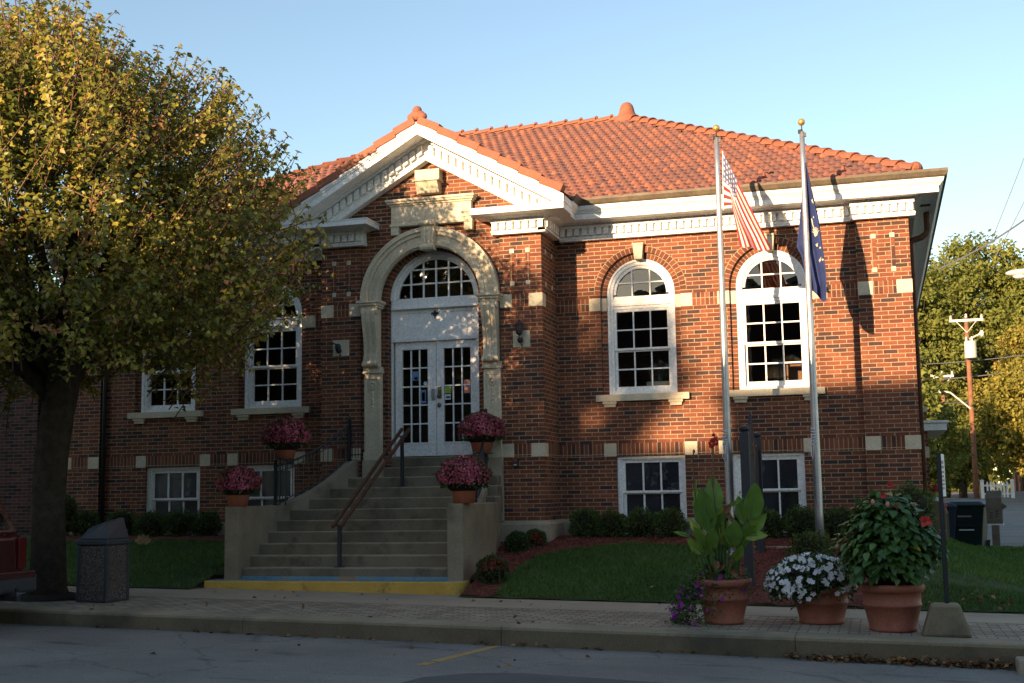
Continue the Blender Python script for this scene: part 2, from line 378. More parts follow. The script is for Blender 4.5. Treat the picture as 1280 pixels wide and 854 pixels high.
class MB:
    def __init__(s):
        s.v, s.f, s.m, s.p = [], [], [], []
        s.cur = 0
        s.pc = 0
    def piece(s):
        s.pc += 1
    def face(s, pts):
        n = len(s.v)
        s.v.extend([tuple(p) for p in pts])
        s.f.append(tuple(range(n, n+len(pts))))
        s.m.append(s.cur); s.p.append(s.pc)
    def mesh(s, vs, fs):
        n = len(s.v)
        s.v.extend([tuple(p) for p in vs])
        for f in fs:
            s.f.append(tuple(n+i for i in f))
            s.m.append(s.cur); s.p.append(s.pc)
    def box(s, x0, x1, y0, y1, z0, z1):
        x0, x1 = min(x0, x1), max(x0, x1); y0, y1 = min(y0, y1), max(y0, y1); z0, z1 = min(z0, z1), max(z0, z1)
        vs = [(x0, y0, z0), (x1, y0, z0), (x1, y1, z0), (x0, y1, z0), (x0, y0, z1), (x1, y0, z1), (x1, y1, z1), (x0, y1, z1)]
        s.mesh(vs, [(0, 3, 2, 1), (4, 5, 6, 7), (0, 1, 5, 4), (1, 2, 6, 5), (2, 3, 7, 6), (3, 0, 4, 7)])
    def beam(s, p, q, w, h, up=(0, 0, 1)):
        p, q = Vector(p), Vector(q)
        d = (q-p).normalized()
        a = d.cross(Vector(up))
        a = a.normalized() if a.length > 1e-6 else Vector((1, 0, 0))
        b = a.cross(d)
        vs = [e + a*(sx*w/2) + b*(sz*h/2) for e in (p, q) for sx, sz in ((-1, -1), (1, -1), (1, 1), (-1, 1))]
        s.mesh(vs, [(0, 1, 2, 3), (7, 6, 5, 4), (0, 4, 5, 1), (1, 5, 6, 2), (2, 6, 7, 3), (3, 7, 4, 0)])
    def tube(s, pts, r, n=8, cap=True):
        pts = [Vector(p) for p in pts]
        rs = r if isinstance(r, (list, tuple)) else [r]*len(pts)
        ref = None
        vs = []
        for i, p in enumerate(pts):
            d = (pts[min(i+1, len(pts)-1)] - pts[max(i-1, 0)]).normalized()
            if ref is None:
                ref = d.orthogonal().normalized()
            ref = (ref - d*ref.dot(d)).normalized()
            b = d.cross(ref)
            for k in range(n):
                t = 2*math.pi*k/n
                vs.append(p + (ref*math.cos(t) + b*math.sin(t))*rs[i])
        fs = []
        for i in range(len(pts)-1):
            for k in range(n):
                k2 = (k+1) % n
                fs.append((i*n+k, i*n+k2, (i+1)*n+k2, (i+1)*n+k))
        if cap:
            fs.append(tuple(range(n-1, -1, -1)))
            fs.append(tuple(range((len(pts)-1)*n, len(pts)*n)))
        s.mesh(vs, fs)
    def lathe(s, c, prof, n=20, cap=True):
        vs, fs = [], []
        for r, z in prof:
            for k in range(n):
                t = 2*math.pi*k/n
                vs.append((c[0]+r*math.cos(t), c[1]+r*math.sin(t), c[2]+z))
        for i in range(len(prof)-1):
            for k in range(n):
                k2 = (k+1) % n
                fs.append((i*n+k, i*n+k2, (i+1)*n+k2, (i+1)*n+k))
        if cap:
            fs.append(tuple(range(n-1, -1, -1)))
            fs.append(tuple(range((len(prof)-1)*n, len(prof)*n)))
        s.mesh(vs, fs)
    def prism(s, poly, y0, y1):
        """poly: (x, z) points; extruded along y."""
        n = len(poly)
        vs = [(x, y0, z) for x, z in poly] + [(x, y1, z) for x, z in poly]
        fs = [tuple(range(n)), tuple(range(2*n-1, n-1, -1))]
        for i in range(n):
            j = (i+1) % n
            fs.append((i, i+n, j+n, j))
        s.mesh(vs, fs)
    def slab(s, poly, z0, z1):
        """poly: (x, y) points; z0/z1 numbers or functions of (x, y)."""
        g = lambda z, x, y: z(x, y) if callable(z) else z
        n = len(poly)
        vs = [(x, y, g(z0, x, y)) for x, y in poly] + [(x, y, g(z1, x, y)) for x, y in poly]
        fs = [tuple(range(n-1, -1, -1)), tuple(range(n, 2*n))]
        for i in range(n):
            j = (i+1) % n
            fs.append((i, j, j+n, i+n))
        s.mesh(vs, fs)
    def ell(s, c, rx, ry, rz, nu=16, nv=10, jit=0.0, zmin=None):
        vs, fs = [], []
        for j in range(nv+1):
            ph = math.pi*j/nv
            for i in range(nu):
                th = 2*math.pi*i/nu
                k = 1 + random.uniform(-jit, jit)
                z = c[2] + rz*math.cos(ph)*k
                if zmin is not None:
                    z = max(z, zmin)
                vs.append((c[0]+rx*math.sin(ph)*math.cos(th)*k, c[1]+ry*math.sin(ph)*math.sin(th)*k, z))
        for j in range(nv):
            for i in range(nu):
                i2 = (i+1) % nu
                fs.append((j*nu+i, (j+1)*nu+i, (j+1)*nu+i2, j*nu+i2))
        s.mesh(vs, fs)
    def archband(s, cx, cz, r0, r1, y0, y1, n=24, a0=0.0, a1=math.pi, radial=False):
        """half ring between radii, from y0 (front) to y1."""
        for i in range(n):
            t0, t1 = a0+(a1-a0)*i/n, a0+(a1-a0)*(i+1)/n
            P = lambda r, t, y: (cx+r*math.cos(t), y, cz+r*math.sin(t))
            s.face([P(r0, t0, y0), P(r1, t0, y0), P(r1, t1, y0), P(r0, t1, y0)])
            s.face([P(r0, t1, y0), P(r0, t1, y1), P(r0, t0, y1), P(r0, t0, y0)])
            s.face([P(r1, t0, y0), P(r1, t0, y1), P(r1, t1, y1), P(r1, t1, y0)])
    def sweep(s, path, prof, cap=True):
        """path: (x, y) points, outward = left of travel; prof: (d, z) points."""
        P = [Vector((a, b)) for a, b in path]
        offs = []
        for i in range(len(P)):
            ns = []
            if i > 0:
                d = (P[i]-P[i-1]).normalized(); ns.append(Vector((-d.y, d.x)))
            if i < len(P)-1:
                d = (P[i+1]-P[i]).normalized(); ns.append(Vector((-d.y, d.x)))
            n = sum(ns, Vector((0, 0)))
            n = n / len(ns)
            n = n / n.length_squared
            offs.append(n)
        m = len(prof)
        vs = [(P[i].x+offs[i].x*d, P[i].y+offs[i].y*d, z) for i in range(len(P)) for d, z in prof]
        fs = []
        for i in range(len(P)-1):
            for k in range(m-1):
                fs.append((i*m+k, i*m+k+1, (i+1)*m+k+1, (i+1)*m+k))
        if cap:
            fs.append(tuple(range(m)))
            fs.append(tuple(range((len(P)-1)*m, len(P)*m)))
        s.mesh(vs, fs)
    def build_pieces(s, name, mat, parent=None, **kw):
        out = []
        for pc in sorted(set(s.p)):
            q = MB()
            used = {}
            for f, p in zip(s.f, s.p):
                if p != pc:
                    continue
                for i in f:
                    if i not in used:
                        used[i] = len(q.v); q.v.append(s.v[i])
                q.f.append(tuple(used[i] for i in f)); q.m.append(0); q.p.append(0)
            out.append(q.build(name, mat, parent, **kw))
        return out
    def build(s, name, mat, parent=None, smooth=False, swap=False, org=None, bevel=0, fixn=True):
        root = parent
        while root is not None and root.name not in ORG and root.parent is not None:
            root = root.parent
        if org is None:
            org = ORG.get(root.name, Vector((0, 0, 0))) if root is not None else Vector((0, 0, 0))
        me = bpy.data.meshes.new(name)
        V = np.array(s.v, dtype=np.float64).reshape(-1, 3)
        me.from_pydata([tuple(r) for r in (V - np.array(org))], [], s.f)
        if any(s.m):
            me.polygons.foreach_set("material_index", s.m)
        uv = me.uv_layers.new(name="UVMap")
        data = np.zeros((len(me.loops), 2))
        k = 0
        for f in s.f:
            p = V[list(f)]
            nrm = np.zeros(3)
            for i in range(1, len(f)-1):
                nrm += np.cross(p[i]-p[0], p[i+1]-p[0])
            a = np.abs(nrm)
            if a[2] > a[0] and a[2] > a[1]:
                q = p[:, [0, 1]]
            elif a[0] > a[1]:
                q = p[:, [1, 2]]
            else:
                q = p[:, [0, 2]]
            if swap:
                q = q[:, ::-1]
            data[k:k+len(f)] = q
            k += len(f)
        uv.data.foreach_set("uv", data.ravel())
        o = put(me, name, mat, parent, smooth)
        if fixn:
            import bmesh
            bm = bmesh.new(); bm.from_mesh(me)
            bmesh.ops.remove_doubles(bm, verts=bm.verts, dist=1e-5)
            bmesh.ops.recalc_face_normals(bm, faces=bm.faces)
            bm.to_mesh(me); bm.free()
        if bevel:
            b = o.modifiers.new("edge", 'BEVEL')
            b.width = bevel; b.segments = 2; b.limit_method = 'ANGLE'; b.angle_limit = R_(40)
        return o

def fastmesh(name, verts, faces, rnd=None, smooth=False):
    """verts (N,3), faces (M,k) arrays."""
    verts = np.asarray(verts, np.float32); faces = np.asarray(faces, np.int32)
    me = bpy.data.meshes.new(name)
    me.vertices.add(len(verts))
    me.vertices.foreach_set("co", verts.ravel())
    mk = faces.shape[1]
    me.loops.add(faces.size)
    me.loops.foreach_set("vertex_index", faces.ravel())
    me.polygons.add(len(faces))
    me.polygons.foreach_set("loop_start", np.arange(0, faces.size, mk, dtype=np.int32))
    if rnd is not None:
        a = me.attributes.new("rnd", 'FLOAT', 'POINT')
        a.data.foreach_set("value", np.asarray(rnd, np.float32))
    me.update(calc_edges=True)
    me.validate()
    if smooth:
        me.polygons.foreach_set("use_smooth", [True]*len(me.polygons))
    return me

def norm(a):
    return a / np.maximum(np.linalg.norm(a, axis=1, keepdims=True), 1e-9)

def leaves(name, pos, dirv, nrm, L, W, rnd=None, fold=0.25, droop=0.0):
    """folded diamond-ish leaves (5 verts, 4 triangles): base, two shoulders, tip, mid."""
    pos = np.asarray(pos, float); n = len(pos)
    d = norm(np.asarray(dirv, float))
    s = norm(np.cross(d, nrm))
    u = norm(np.cross(s, d))
    L = np.broadcast_to(np.asarray(L, float), (n,))[:, None]; W = np.broadcast_to(np.asarray(W, float), (n,))[:, None]
    base = pos
    mid = pos + d*L*0.45
    l = mid - s*W*0.5 + u*W*fold
    r = mid + s*W*0.5 + u*W*fold
    tip = pos + d*L - u*L*droop
    V = np.stack([base, l, tip, r, mid], 1).reshape(-1, 3)
    b = np.arange(n)[:, None]*5
    F = np.concatenate([b+np.array([[0, 4, 1]]), b+np.array([[1, 4, 2]]), b+np.array([[0, 3, 4]]), b+np.array([[3, 2, 4]])], 1).reshape(-1, 3)
    if rnd is None:
        rnd = RNG.random(n)
    return fastmesh(name, V, F, np.repeat(rnd, 5))

def rdir(n):
    return norm(RNG.normal(size=(n, 3)))

def cards(n_sides, pos, nrm, rad, rnd):
    """flat little n-gons (petal discs) as triangles fan: returns V, F, rnd."""
    n = len(pos)
    nrm = norm(nrm)
    t = norm(np.cross(nrm, rdir(n)))
    b = np.cross(nrm, t)
    rad = np.broadcast_to(np.asarray(rad, float), (n,))
    ring = []
    for k in range(n_sides):
        a = 2*math.pi*k/n_sides
        rr = rad*(1.0 if k % 2 == 0 else 0.72)
        ring.append(pos + (t*math.cos(a) + b*math.sin(a))*rr[:, None] + nrm*(rad*0.25)[:, None])
    V = np.stack([pos]+ring, 1).reshape(-1, 3)
    base = np.arange(n)[:, None]*(n_sides+1)
    F = np.concatenate([base+np.array([[0, 1+k, 1+(k+1) % n_sides]]) for k in range(n_sides)], 1).reshape(-1, 3)
    return V, F, np.repeat(rnd, n_sides+1)

# ------------------------------------------------------------------ terrain
def z_walk(x):
    return -0.898 - 0.0192*(x+0.4)
def z_road(x):
    return -1.080 - 0.0235*(x+0.4)
def sstep(t):
    t = max(0.0, min(1.0, t))
    return t*t*(3-2*t)
def z_yard(x, y):
    zw = -0.27 - 0.008*x
    t = sstep((x-7.3)/1.5)
    zb = zw*(1-t) + (-0.80-0.004*y)*t
    if y >= -0.6:
        return zb
    k = max(0.0, min(1.0, (y+3.9)/3.3))
    zs = z_walk(x) + 0.02
    return zs*(1-k) + zb*k + 0.05*math.sin(math.pi*k)
def z_drive(x, y):
    return -0.86 - 0.004*8 + max(0.0, (y-14))*0.0165

def sheet(name, xs, ys, zf, mat, kind='structure', uvk=True):
    V = [(x, y, zf(x, y)) for y in ys for x in xs]
    nx = len(xs)
    F = [(j*nx+i, j*nx+i+1, (j+1)*nx+i+1, (j+1)*nx+i) for j in range(len(ys)-1) for i in range(nx-1)]
    mb = MB(); mb.mesh(V, F)
    o = mb.build(name, mat, None, smooth=True)
    o['kind'] = kind
    return o
def lin(a, b, n):
    return [a+(b-a)*i/n for i in range(n+1)]

def asphalt():
    m, nt, b = nmat('asphalt')
    co = gcoord(nt)
    n1 = noise(nt, 0.9, 5, 0.6, co)
    r1 = ramp(nt, [(0.3, (0.178, 0.160, 0.140)), (0.7, (0.250, 0.226, 0.198))])
    nt.links.new(n1.outputs[0], r1.inputs[0])
    n2 = noise(nt, 110, 3, 0.75, co)
    r2 = ramp(nt, [(0.32, (0.45,)*3), (0.70, (1.55,)*3)])
    nt.links.new(n2.outputs[0], r2.inputs[0])
    c = mixc(nt, 1, r1.outputs[0], r2.outputs[0], 'MULTIPLY')
    mp = nt.nodes.new("ShaderNodeMapping"); mp.inputs["Scale"].default_value = (0.7, 2.2, 1)
    nt.links.new(co, mp.inputs[0])
    n3 = noise(nt, 0.9, 5, 0.6, mp.outputs[0])
    r3 = ramp(nt, [(0.60, (0, 0, 0)), (0.66, (0.75,)*3)])
    nt.links.new(n3.outputs[0], r3.inputs[0])
    c = mixc(nt, r3.outputs[0], c, (0.085, 0.081, 0.077))
    v = nt.nodes.new("ShaderNodeTexVoronoi"); v.feature = 'DISTANCE_TO_EDGE'; v.inputs["Scale"].default_value = 0.45
    wob = noise(nt, 2.5, 4, 0.6, co)
    vm = nt.nodes.new("ShaderNodeVectorMath"); vm.operation = 'MULTIPLY_ADD'
    nt.links.new(wob.outputs[1], vm.inputs[0]); vm.inputs[1].default_value = (0.5, 0.5, 0)
    nt.links.new(co, vm.inputs[2]); nt.links.new(vm.outputs[0], v.inputs["Vector"])
    r4 = ramp(nt, [(0.001, (0.45,)*3), (0.007, (0, 0, 0))])
    nt.links.new(v.outputs["Distance"], r4.inputs[0])
    c = mixc(nt, r4.outputs[0], c, (0.028, 0.028, 0.030))
    nt.links.new(c, b.inputs["Base Color"])
    b.inputs["Roughness"].default_value = 0.85
    b.inputs["Specular IOR Level"].default_value = 0.3
    bump(nt, b, n2.outputs[0], 0.6, 0.008)
    return m
M['asphalt'] = asphalt()
M['asphalt_patch'] = surf('asphalt_patch', [(0.3, (0.090, 0.086, 0.081)), (0.7, (0.135, 0.128, 0.120))], 2, 0.85, 150, 0.5, 0.006)
M['pavers'] = brick_mat('paver_brick', 0.20, 0.10, 0.5, [(0, (0.27, 0.21, 0.15)), (0.5, (0.35, 0.275, 0.20)), (1, (0.43, 0.345, 0.255))], mortar=(0.07, 0.06, 0.045), msize=0.008)
M['far_ground'] = surf('far_ground', [(0.3, (0.05, 0.06, 0.02)), (0.7, (0.10, 0.09, 0.04))], 0.3, 1.0, 5, 0.2)

sheet('ground', [-700, -200, -60, -20, 10, 40, 90, 200, 700], [-700, -250, -120, -60, -37.5, -20, 0, 14, 40, 62, 120, 300, 900],
      lambda x, y: (-2.2 if y < 10 else min(0.6, -1.02+max(0, y-14)*0.0165)) , 'far_ground')
sheet('road', lin(-70, 60, 26), lin(-33, -7.0, 8), lambda x, y: z_road(x), 'asphalt')
ky0 = -7.02
# kerb: real step, rounded top edge, built as one sweep that follows the fall of the street
mb = MB()
xs = lin(-60, 40, 100)
prof = [(0.0, -0.30), (0.0, -0.035), (0.012, -0.010), (0.04, 0.004), (0.36, 0.006), (0.36, -0.2)]
for i in range(len(xs)-1):
    a, b_ = xs[i]+0.003, xs[i+1]-0.003 if i % 3 == 2 else xs[i+1]+0.003
    q = []
    for x in (a, b_):
        q.append([(x, ky0+d, z_walk(x)+z) for d, z in prof])
    for k in range(len(prof)-1):
        mb.face([q[0][k], q[1][k], q[1][k+1], q[0][k+1]])
    mb.face(q[0]); mb.face(q[1][::-1])
mb.build('kerb', 'kerb')['kind'] = 'structure'
sheet('paver_band', lin(-60, 40, 40), [-6.66, -5.1], lambda x, y: z_walk(x)+0.002, 'pavers')
sheet('sidewalk', lin(-60, 40, 40), [-5.1, -3.55], lambda x, y: z_walk(x)+0.004, 'concrete_light')
sheet('lawn', lin(-2.5, -2.2, 3), lin(-3.24, -0.0, 20), lambda x, y: z_yard(x, y), 'lawn')
sheet('lawn', lin(-14, -2.5, 46), lin(-3.95, -0.0, 30), lambda x, y: z_yard(x, y) + 0.006*math.sin(9*x+4*y), 'lawn')
sheet('lawn', lin(1.16, 1.48, 3), lin(-3.2, -0.0, 24), lambda x, y: z_yard(x, y), 'lawn')
sheet('lawn', lin(1.48, 12, 44), lin(-3.95, -0.0, 30), lambda x, y: z_yard(x, y) + 0.006*math.sin(9*x+4*y), 'lawn')
sheet('lawn', lin(12, 45, 12), lin(-3.95, -0.0, 10), lambda x, y: z_yard(x, y), 'lawn')
sheet('lawn', lin(10.4, 45, 14), lin(-0.0, 8.0, 8), lambda x, y: z_yard(x, y), 'lawn')
sheet('lawn', lin(7.46, 10.4, 12), lin(-0.0, 8.0, 20), lambda x, y: z_yard(x, y) + 0.004*math.sin(9*x+4*y), 'lawn')
sheet('driveway', lin(7.5, 60, 30), lin(7.9, 75, 40), lambda x, y: z_drive(x, y), 'asphalt')

# opposite pavement, behind the camera
sheet('opposite_sidewalk', lin(-70, 60, 20), [-40, -33], lambda x, y: z_road(x)+0.14, 'concrete_light')

# painted parking line and an asphalt repair
mb = MB()
mb.slab([(2.66, -8.65), (2.76, -8.66), (3.02, -7.10), (2.93, -7.10)], lambda x, y: z_road(x)+0.001, lambda x, y: z_road(x)+0.005)
M['line_paint'] = surf('worn_line_paint', [(0.3, (0.30, 0.20, 0.07)), (0.6, (0.46, 0.31, 0.11))], 14, 0.8, 60, 0.2, stain=(10, 0.56, 0.12, (0.09, 0.088, 0.088)))
mb.build('parking_line', 'line_paint')['kind'] = 'structure'
mb = MB()
pp = [(2.9, -9.9), (3.0, -9.35), (3.3, -9.0), (3.75, -8.84), (4.6, -8.93), (5.4, -9.02), (6.3, -9.2), (6.6, -10.5), (3.1, -10.8)]
mb.slab(pp, lambda x, y: z_road(x)+0.001, lambda x, y: z_road(x)+0.006)
mb.build('road_patch', 'asphalt_patch')['kind'] = 'structure'

# ------------------------------------------------------------------ the library
LIB = thing('library_building', 'red brick library with clay tile roof, white cornice and arched entrance', 'library', (0, 5, -0.3))
XO, XI, PW, PY = 7.48, 6.69, 1.895, -0.935
ZB, ZI, ZT = 0.989, 3.361, 4.56       # basement belt bottom, impost belt bottom, top of brick
WB = [-5.2245, -3.3876, 3.3876, 5.2245]
WU = [-5.378, -3.29, 3.29, 5.378]
HB = 0.551
HU = 0.655
ZS, ZA = 1.98, 3.63                   # window sill, arch centre

def wall_band(mb, x0, x1, z0, z1, ops, y=0.0, dep=0.22):
    """ops: (cx, half, zbot, ztop, arch) sorted by x; front face at y with reveals of depth dep."""
    F = lambda a, b, c, d: mb.face([(a, y, c), (b, y, c), (b, y, d), (a, y, d)])
    x = x0
    for cx, h, zb, zt, arch in ops:
        F(x, cx-h, z0, z1)
        if zb > z0:
            F(cx-h, cx+h, z0, zb)
            mb.face([(cx-h, y, zb), (cx+h, y, zb), (cx+h, y+dep, zb), (cx-h, y+dep, zb)])
        for sx in (-1, 1):
            X = cx+sx*h
            mb.face([(X, y, zb), (X, y+dep, zb), (X, y+dep, zt), (X, y, zt)])
        if not arch:
            F(cx-h, cx+h, zt, z1)
            mb.face([(cx-h, y, zt), (cx+h, y, zt), (cx+h, y+dep, zt), (cx-h, y+dep, zt)])
        else:
            N = 28
            for i in range(N):
                t0, t1 = math.pi*i/N, math.pi*(i+1)/N
                a = (cx+h*math.cos(t0), zt+h*math.sin(t0)); c = (cx+h*math.cos(t1), zt+h*math.sin(t1))
                mb.face([(a[0], y, a[1]), (a[0], y, z1), (c[0], y, z1), (c[0], y, c[1])])
                mb.face([(a[0], y, a[1]), (c[0], y, c[1]), (c[0], y+dep, c[1]), (a[0], y+dep, a[1])])
        x = cx+h
    F(x, x1, z0, z1)

for sgn in (-1, 1):
    mb = MB()
    ops = lambda cs, h, a, b, ar: [(c, h, a, b, ar) for c in cs if c*sgn > 0]
    xa, xb = (PW-0.05, XO) if sgn > 0 else (-XO, -PW+0.05)
    wall_band(mb, xa, xb, -0.7, 1.4, ops(WB, HB, -0.27, ZB, False))
    wall_band(mb, xa, xb, 1.4, ZT, ops(WU, HU, ZS-0.06, ZA, True))
    X = sgn*XO
    mb.face([(X, 0, -1.2), (X, 16, -1.2), (X, 16, ZT+0.2), (X, 0, ZT+0.2)])
    if sgn > 0:
        mb.face([(-XO, 16, -1.2), (XO, 16, -1.2), (XO, 16, ZT+0.2), (-XO, 16, ZT+0.2)])
    mb.build('wall', 'brick', LIB, fixn=False)
    # corner pier, a shallow brick projection
    mb = MB()
    mb.box(sgn*XI, sgn*(XO+0.004), -0.086, 0.3, -0.02, ZT)
    mb.build('corner_pier', 'brick', LIB)

# entrance pavilion
mb = MB()
for sgn in (-1, 1):
    mb.box(sgn*1.2, sgn*PW, PY, 0.3, -0.5, ZT)
wall_band(mb, -1.205, 1.205, -0.9, ZT, [(0.0, 0.87, -0.9, 3.60, True)], y=-0.885, dep=0.12)
y = -0.885
mb.prism([(-PW, ZT), (PW, ZT), (PW, 4.85), (0, 5.95), (-PW, 4.85)], y, y+0.3)
mb.box(-PW+0.003, PW-0.003, y+0.3, 3.0, ZT, 4.84)
mb.build('entrance_pavilion', 'brick', LIB)
# inner brick order of the door arch
mb = MB()
mb.archband(0, 3.62, 0.785, 0.90, -0.77, -0.55, 36)
mb.build('door_arch_ring', 'rowlock', LIB)
mb = MB()
for sgn in (-1, 1):
    mb.piece(); mb.box(sgn*0.785, sgn*0.90, -0.77, -0.55, 0.9, 3.62)
mb.build_pieces('door_jamb', 'brick', LIB)

# water table
mb = MB()
def wt(x0, x1, y0, y1):
    mb.sweep([(x1, y1), (x1, y0), (x0, y0), (x0, y1)], [(0.0, -1.1), (0.075, -1.1), (0.075, -0.06), (0.035, -0.012), (0.0, 0.0)])
for sgn in (-1, 1):
    e = sorted([c*sgn for c in WB if c*sgn > 0])
    pieces = [(PW, e[0]-HB), (e[0]+HB, e[1]-HB), (e[1]+HB, XI)]
    for a, b_ in pieces:
        x0, x1 = sorted((sgn*a, sgn*b_))
        mb.piece(); mb.sweep([(x1, 0), (x0, 0)], [(0.0, -1.1), (0.075, -1.1), (0.075, -0.06), (0.035, -0.012), (0.0, 0.0)])
    if sgn > 0:
        mb.piece(); mb.sweep([(XO, 16), (XO, -0.086), (XI, -0.086)], [(0.004, -1.1), (0.075, -1.1), (0.075, -0.06), (0.035, -0.012), (0.004, 0.0)])
        mb.piece(); mb.sweep([(PW, 0), (PW, PY), (1.15, PY)], [(0.0, -1.1), (0.075, -1.1), (0.075, -0.06), (0.035, -0.012), (0.0, 0.0)])
    else:
        mb.piece(); mb.sweep([(-XI, -0.086), (-XO, -0.086), (-XO, 16)], [(0.004, -1.1), (0.075, -1.1), (0.075, -0.06), (0.035, -0.012), (0.004, 0.0)])
        mb.piece(); mb.sweep([(-1.15, PY), (-PW, PY), (-PW, 0)], [(0.0, -1.1), (0.075, -1.1), (0.075, -0.06), (0.035, -0.012), (0.0, 0.0)])
mb.build_pieces('water_table', 'base_stone', LIB)

# soldier courses and stone blocks of the two belts
sol, stn = MB(), MB()
TB = 3*CH
def soldier(x0, x1, z, y):
    if x1-x0 > 0.02:
        sol.piece()
        sol.box(x0, x1, y-0.004, y+0.02, z, z+TB+0.004)
def stone(x0, x1, z, y, pr=0.010):
    stn.piece()
    stn.box(x0, x1, y-pr, y+0.03, z-0.004, z+TB+0.008)
for sgn in (-1, 1):
    def seg(fn, a, b_, z, y):
        x0, x1 = sorted((sgn*a, sgn*b_)); fn(x0, x1, z, y)
    b1, b2 = 3.3876, 5.2245
    sw = 0.20
    cur = PW
    for c in (b1, b2):
        seg(soldier, cur, c-HB-sw, ZB, 0); seg(stone, c-HB-sw, c-HB+0.004, ZB, 0)
        seg(soldier, c-HB+0.004, c+HB-0.004, ZB, 0); seg(stone, c+HB-0.004, c+HB+sw, ZB, 0)
        cur = c+HB+sw
    seg(soldier, cur, XI, ZB, 0)
    u1, u2 = 3.29, 5.378
    cur = PW
    for c in (u1, u2):
        seg(soldier, cur, c-HU-0.19, ZI, 0); seg(stone, c-HU-0.19, c-HU, ZI, 0)
        seg(stone, c+HU, c+HU+0.19, ZI, 0)
        cur = c+HU+0.19
    seg(soldier, cur, XI, ZI, 0)
    for z in (ZB, ZI):
        seg(stone, XI, XI+0.225, z, -0.086); seg(soldier, XI+0.225, XO-0.218, z, -0.086); seg(stone, XO-0.218, XO+0.014, z, -0.086)
        # pavilion piers
        seg(stone, PW-0.212, PW+0.012, z, PY); seg(soldier, 1.40, PW-0.212, z, PY); seg(stone, 1.2, 1.40, z, PY)
        # return of the pavilion
        x0, x1 = sorted((sgn*(PW-0.02), sgn*(PW+0.0095)))
        stn.piece(); stn.box(x0, x1, PY, PY+0.20, z-0.004, z+TB+0.008)
        x0, x1 = sorted((sgn*(PW-0.02), sgn*(PW+0.004)))
        sol.piece(); sol.box(x0, x1, PY+0.20, -0.005, z, z+TB+0.004)
    # side wall belts
    x0, x1 = sorted((sgn*(XO-0.02), sgn*(XO+0.006)))
    for z in (ZB, ZI):
        sol.piece(); sol.box(x0, x1, 0.35, 15.9, z, z+TB+0.004)
    # inlaid little squares
    for (xs_, y) in (((6.956, 7.233), -0.086), ((1.41, 1.672), PY)):
        for q in xs_:
            for z in (3.738, 4.263):
                x = sgn*q
                stn.piece(); stn.box(x-0.036, x+0.036, y-0.008, y+0.02, z-0.036, z+0.036)
        a, b_ = sorted((sgn*xs_[0], sgn*xs_[1]))
        for q in (a, b_):
            sol.piece(); sol.box(q-0.034, q+0.034, y-0.0035, y+0.02, 3.78, 4.22)
    for yy in (-0.68, -0.28):
        for z in (3.738, 4.263):
            x0, x1 = sorted((sgn*(PW-0.02), sgn*(PW+0.008)))
            stn.piece(); stn.box(x0, x1, yy-0.036, yy+0.036, z-0.036, z+0.036)
sol.build_pieces('soldier_course', 'soldier', LIB, swap=True)
stn.build_pieces('stone_block', 'stone', LIB, bevel=0.004)

# ---- arched windows
def muntin_grid(mb, cx, x0, x1, z0, z1, ncol, nrow, y, w=0.022, d=0.03):
    for i in range(1, ncol):
        x = cx+x0+(x1-x0)*i/ncol
        mb.box(x-w/2, x+w/2, y-d/2, y+d/2, z0, z1)
    for j in range(1, nrow):
        z = z0+(z1-z0)*j/nrow
        mb.box(cx+x0, cx+x1, y-d/2+0.003, y+d/2-0.003, z-w/2, z+w/2)

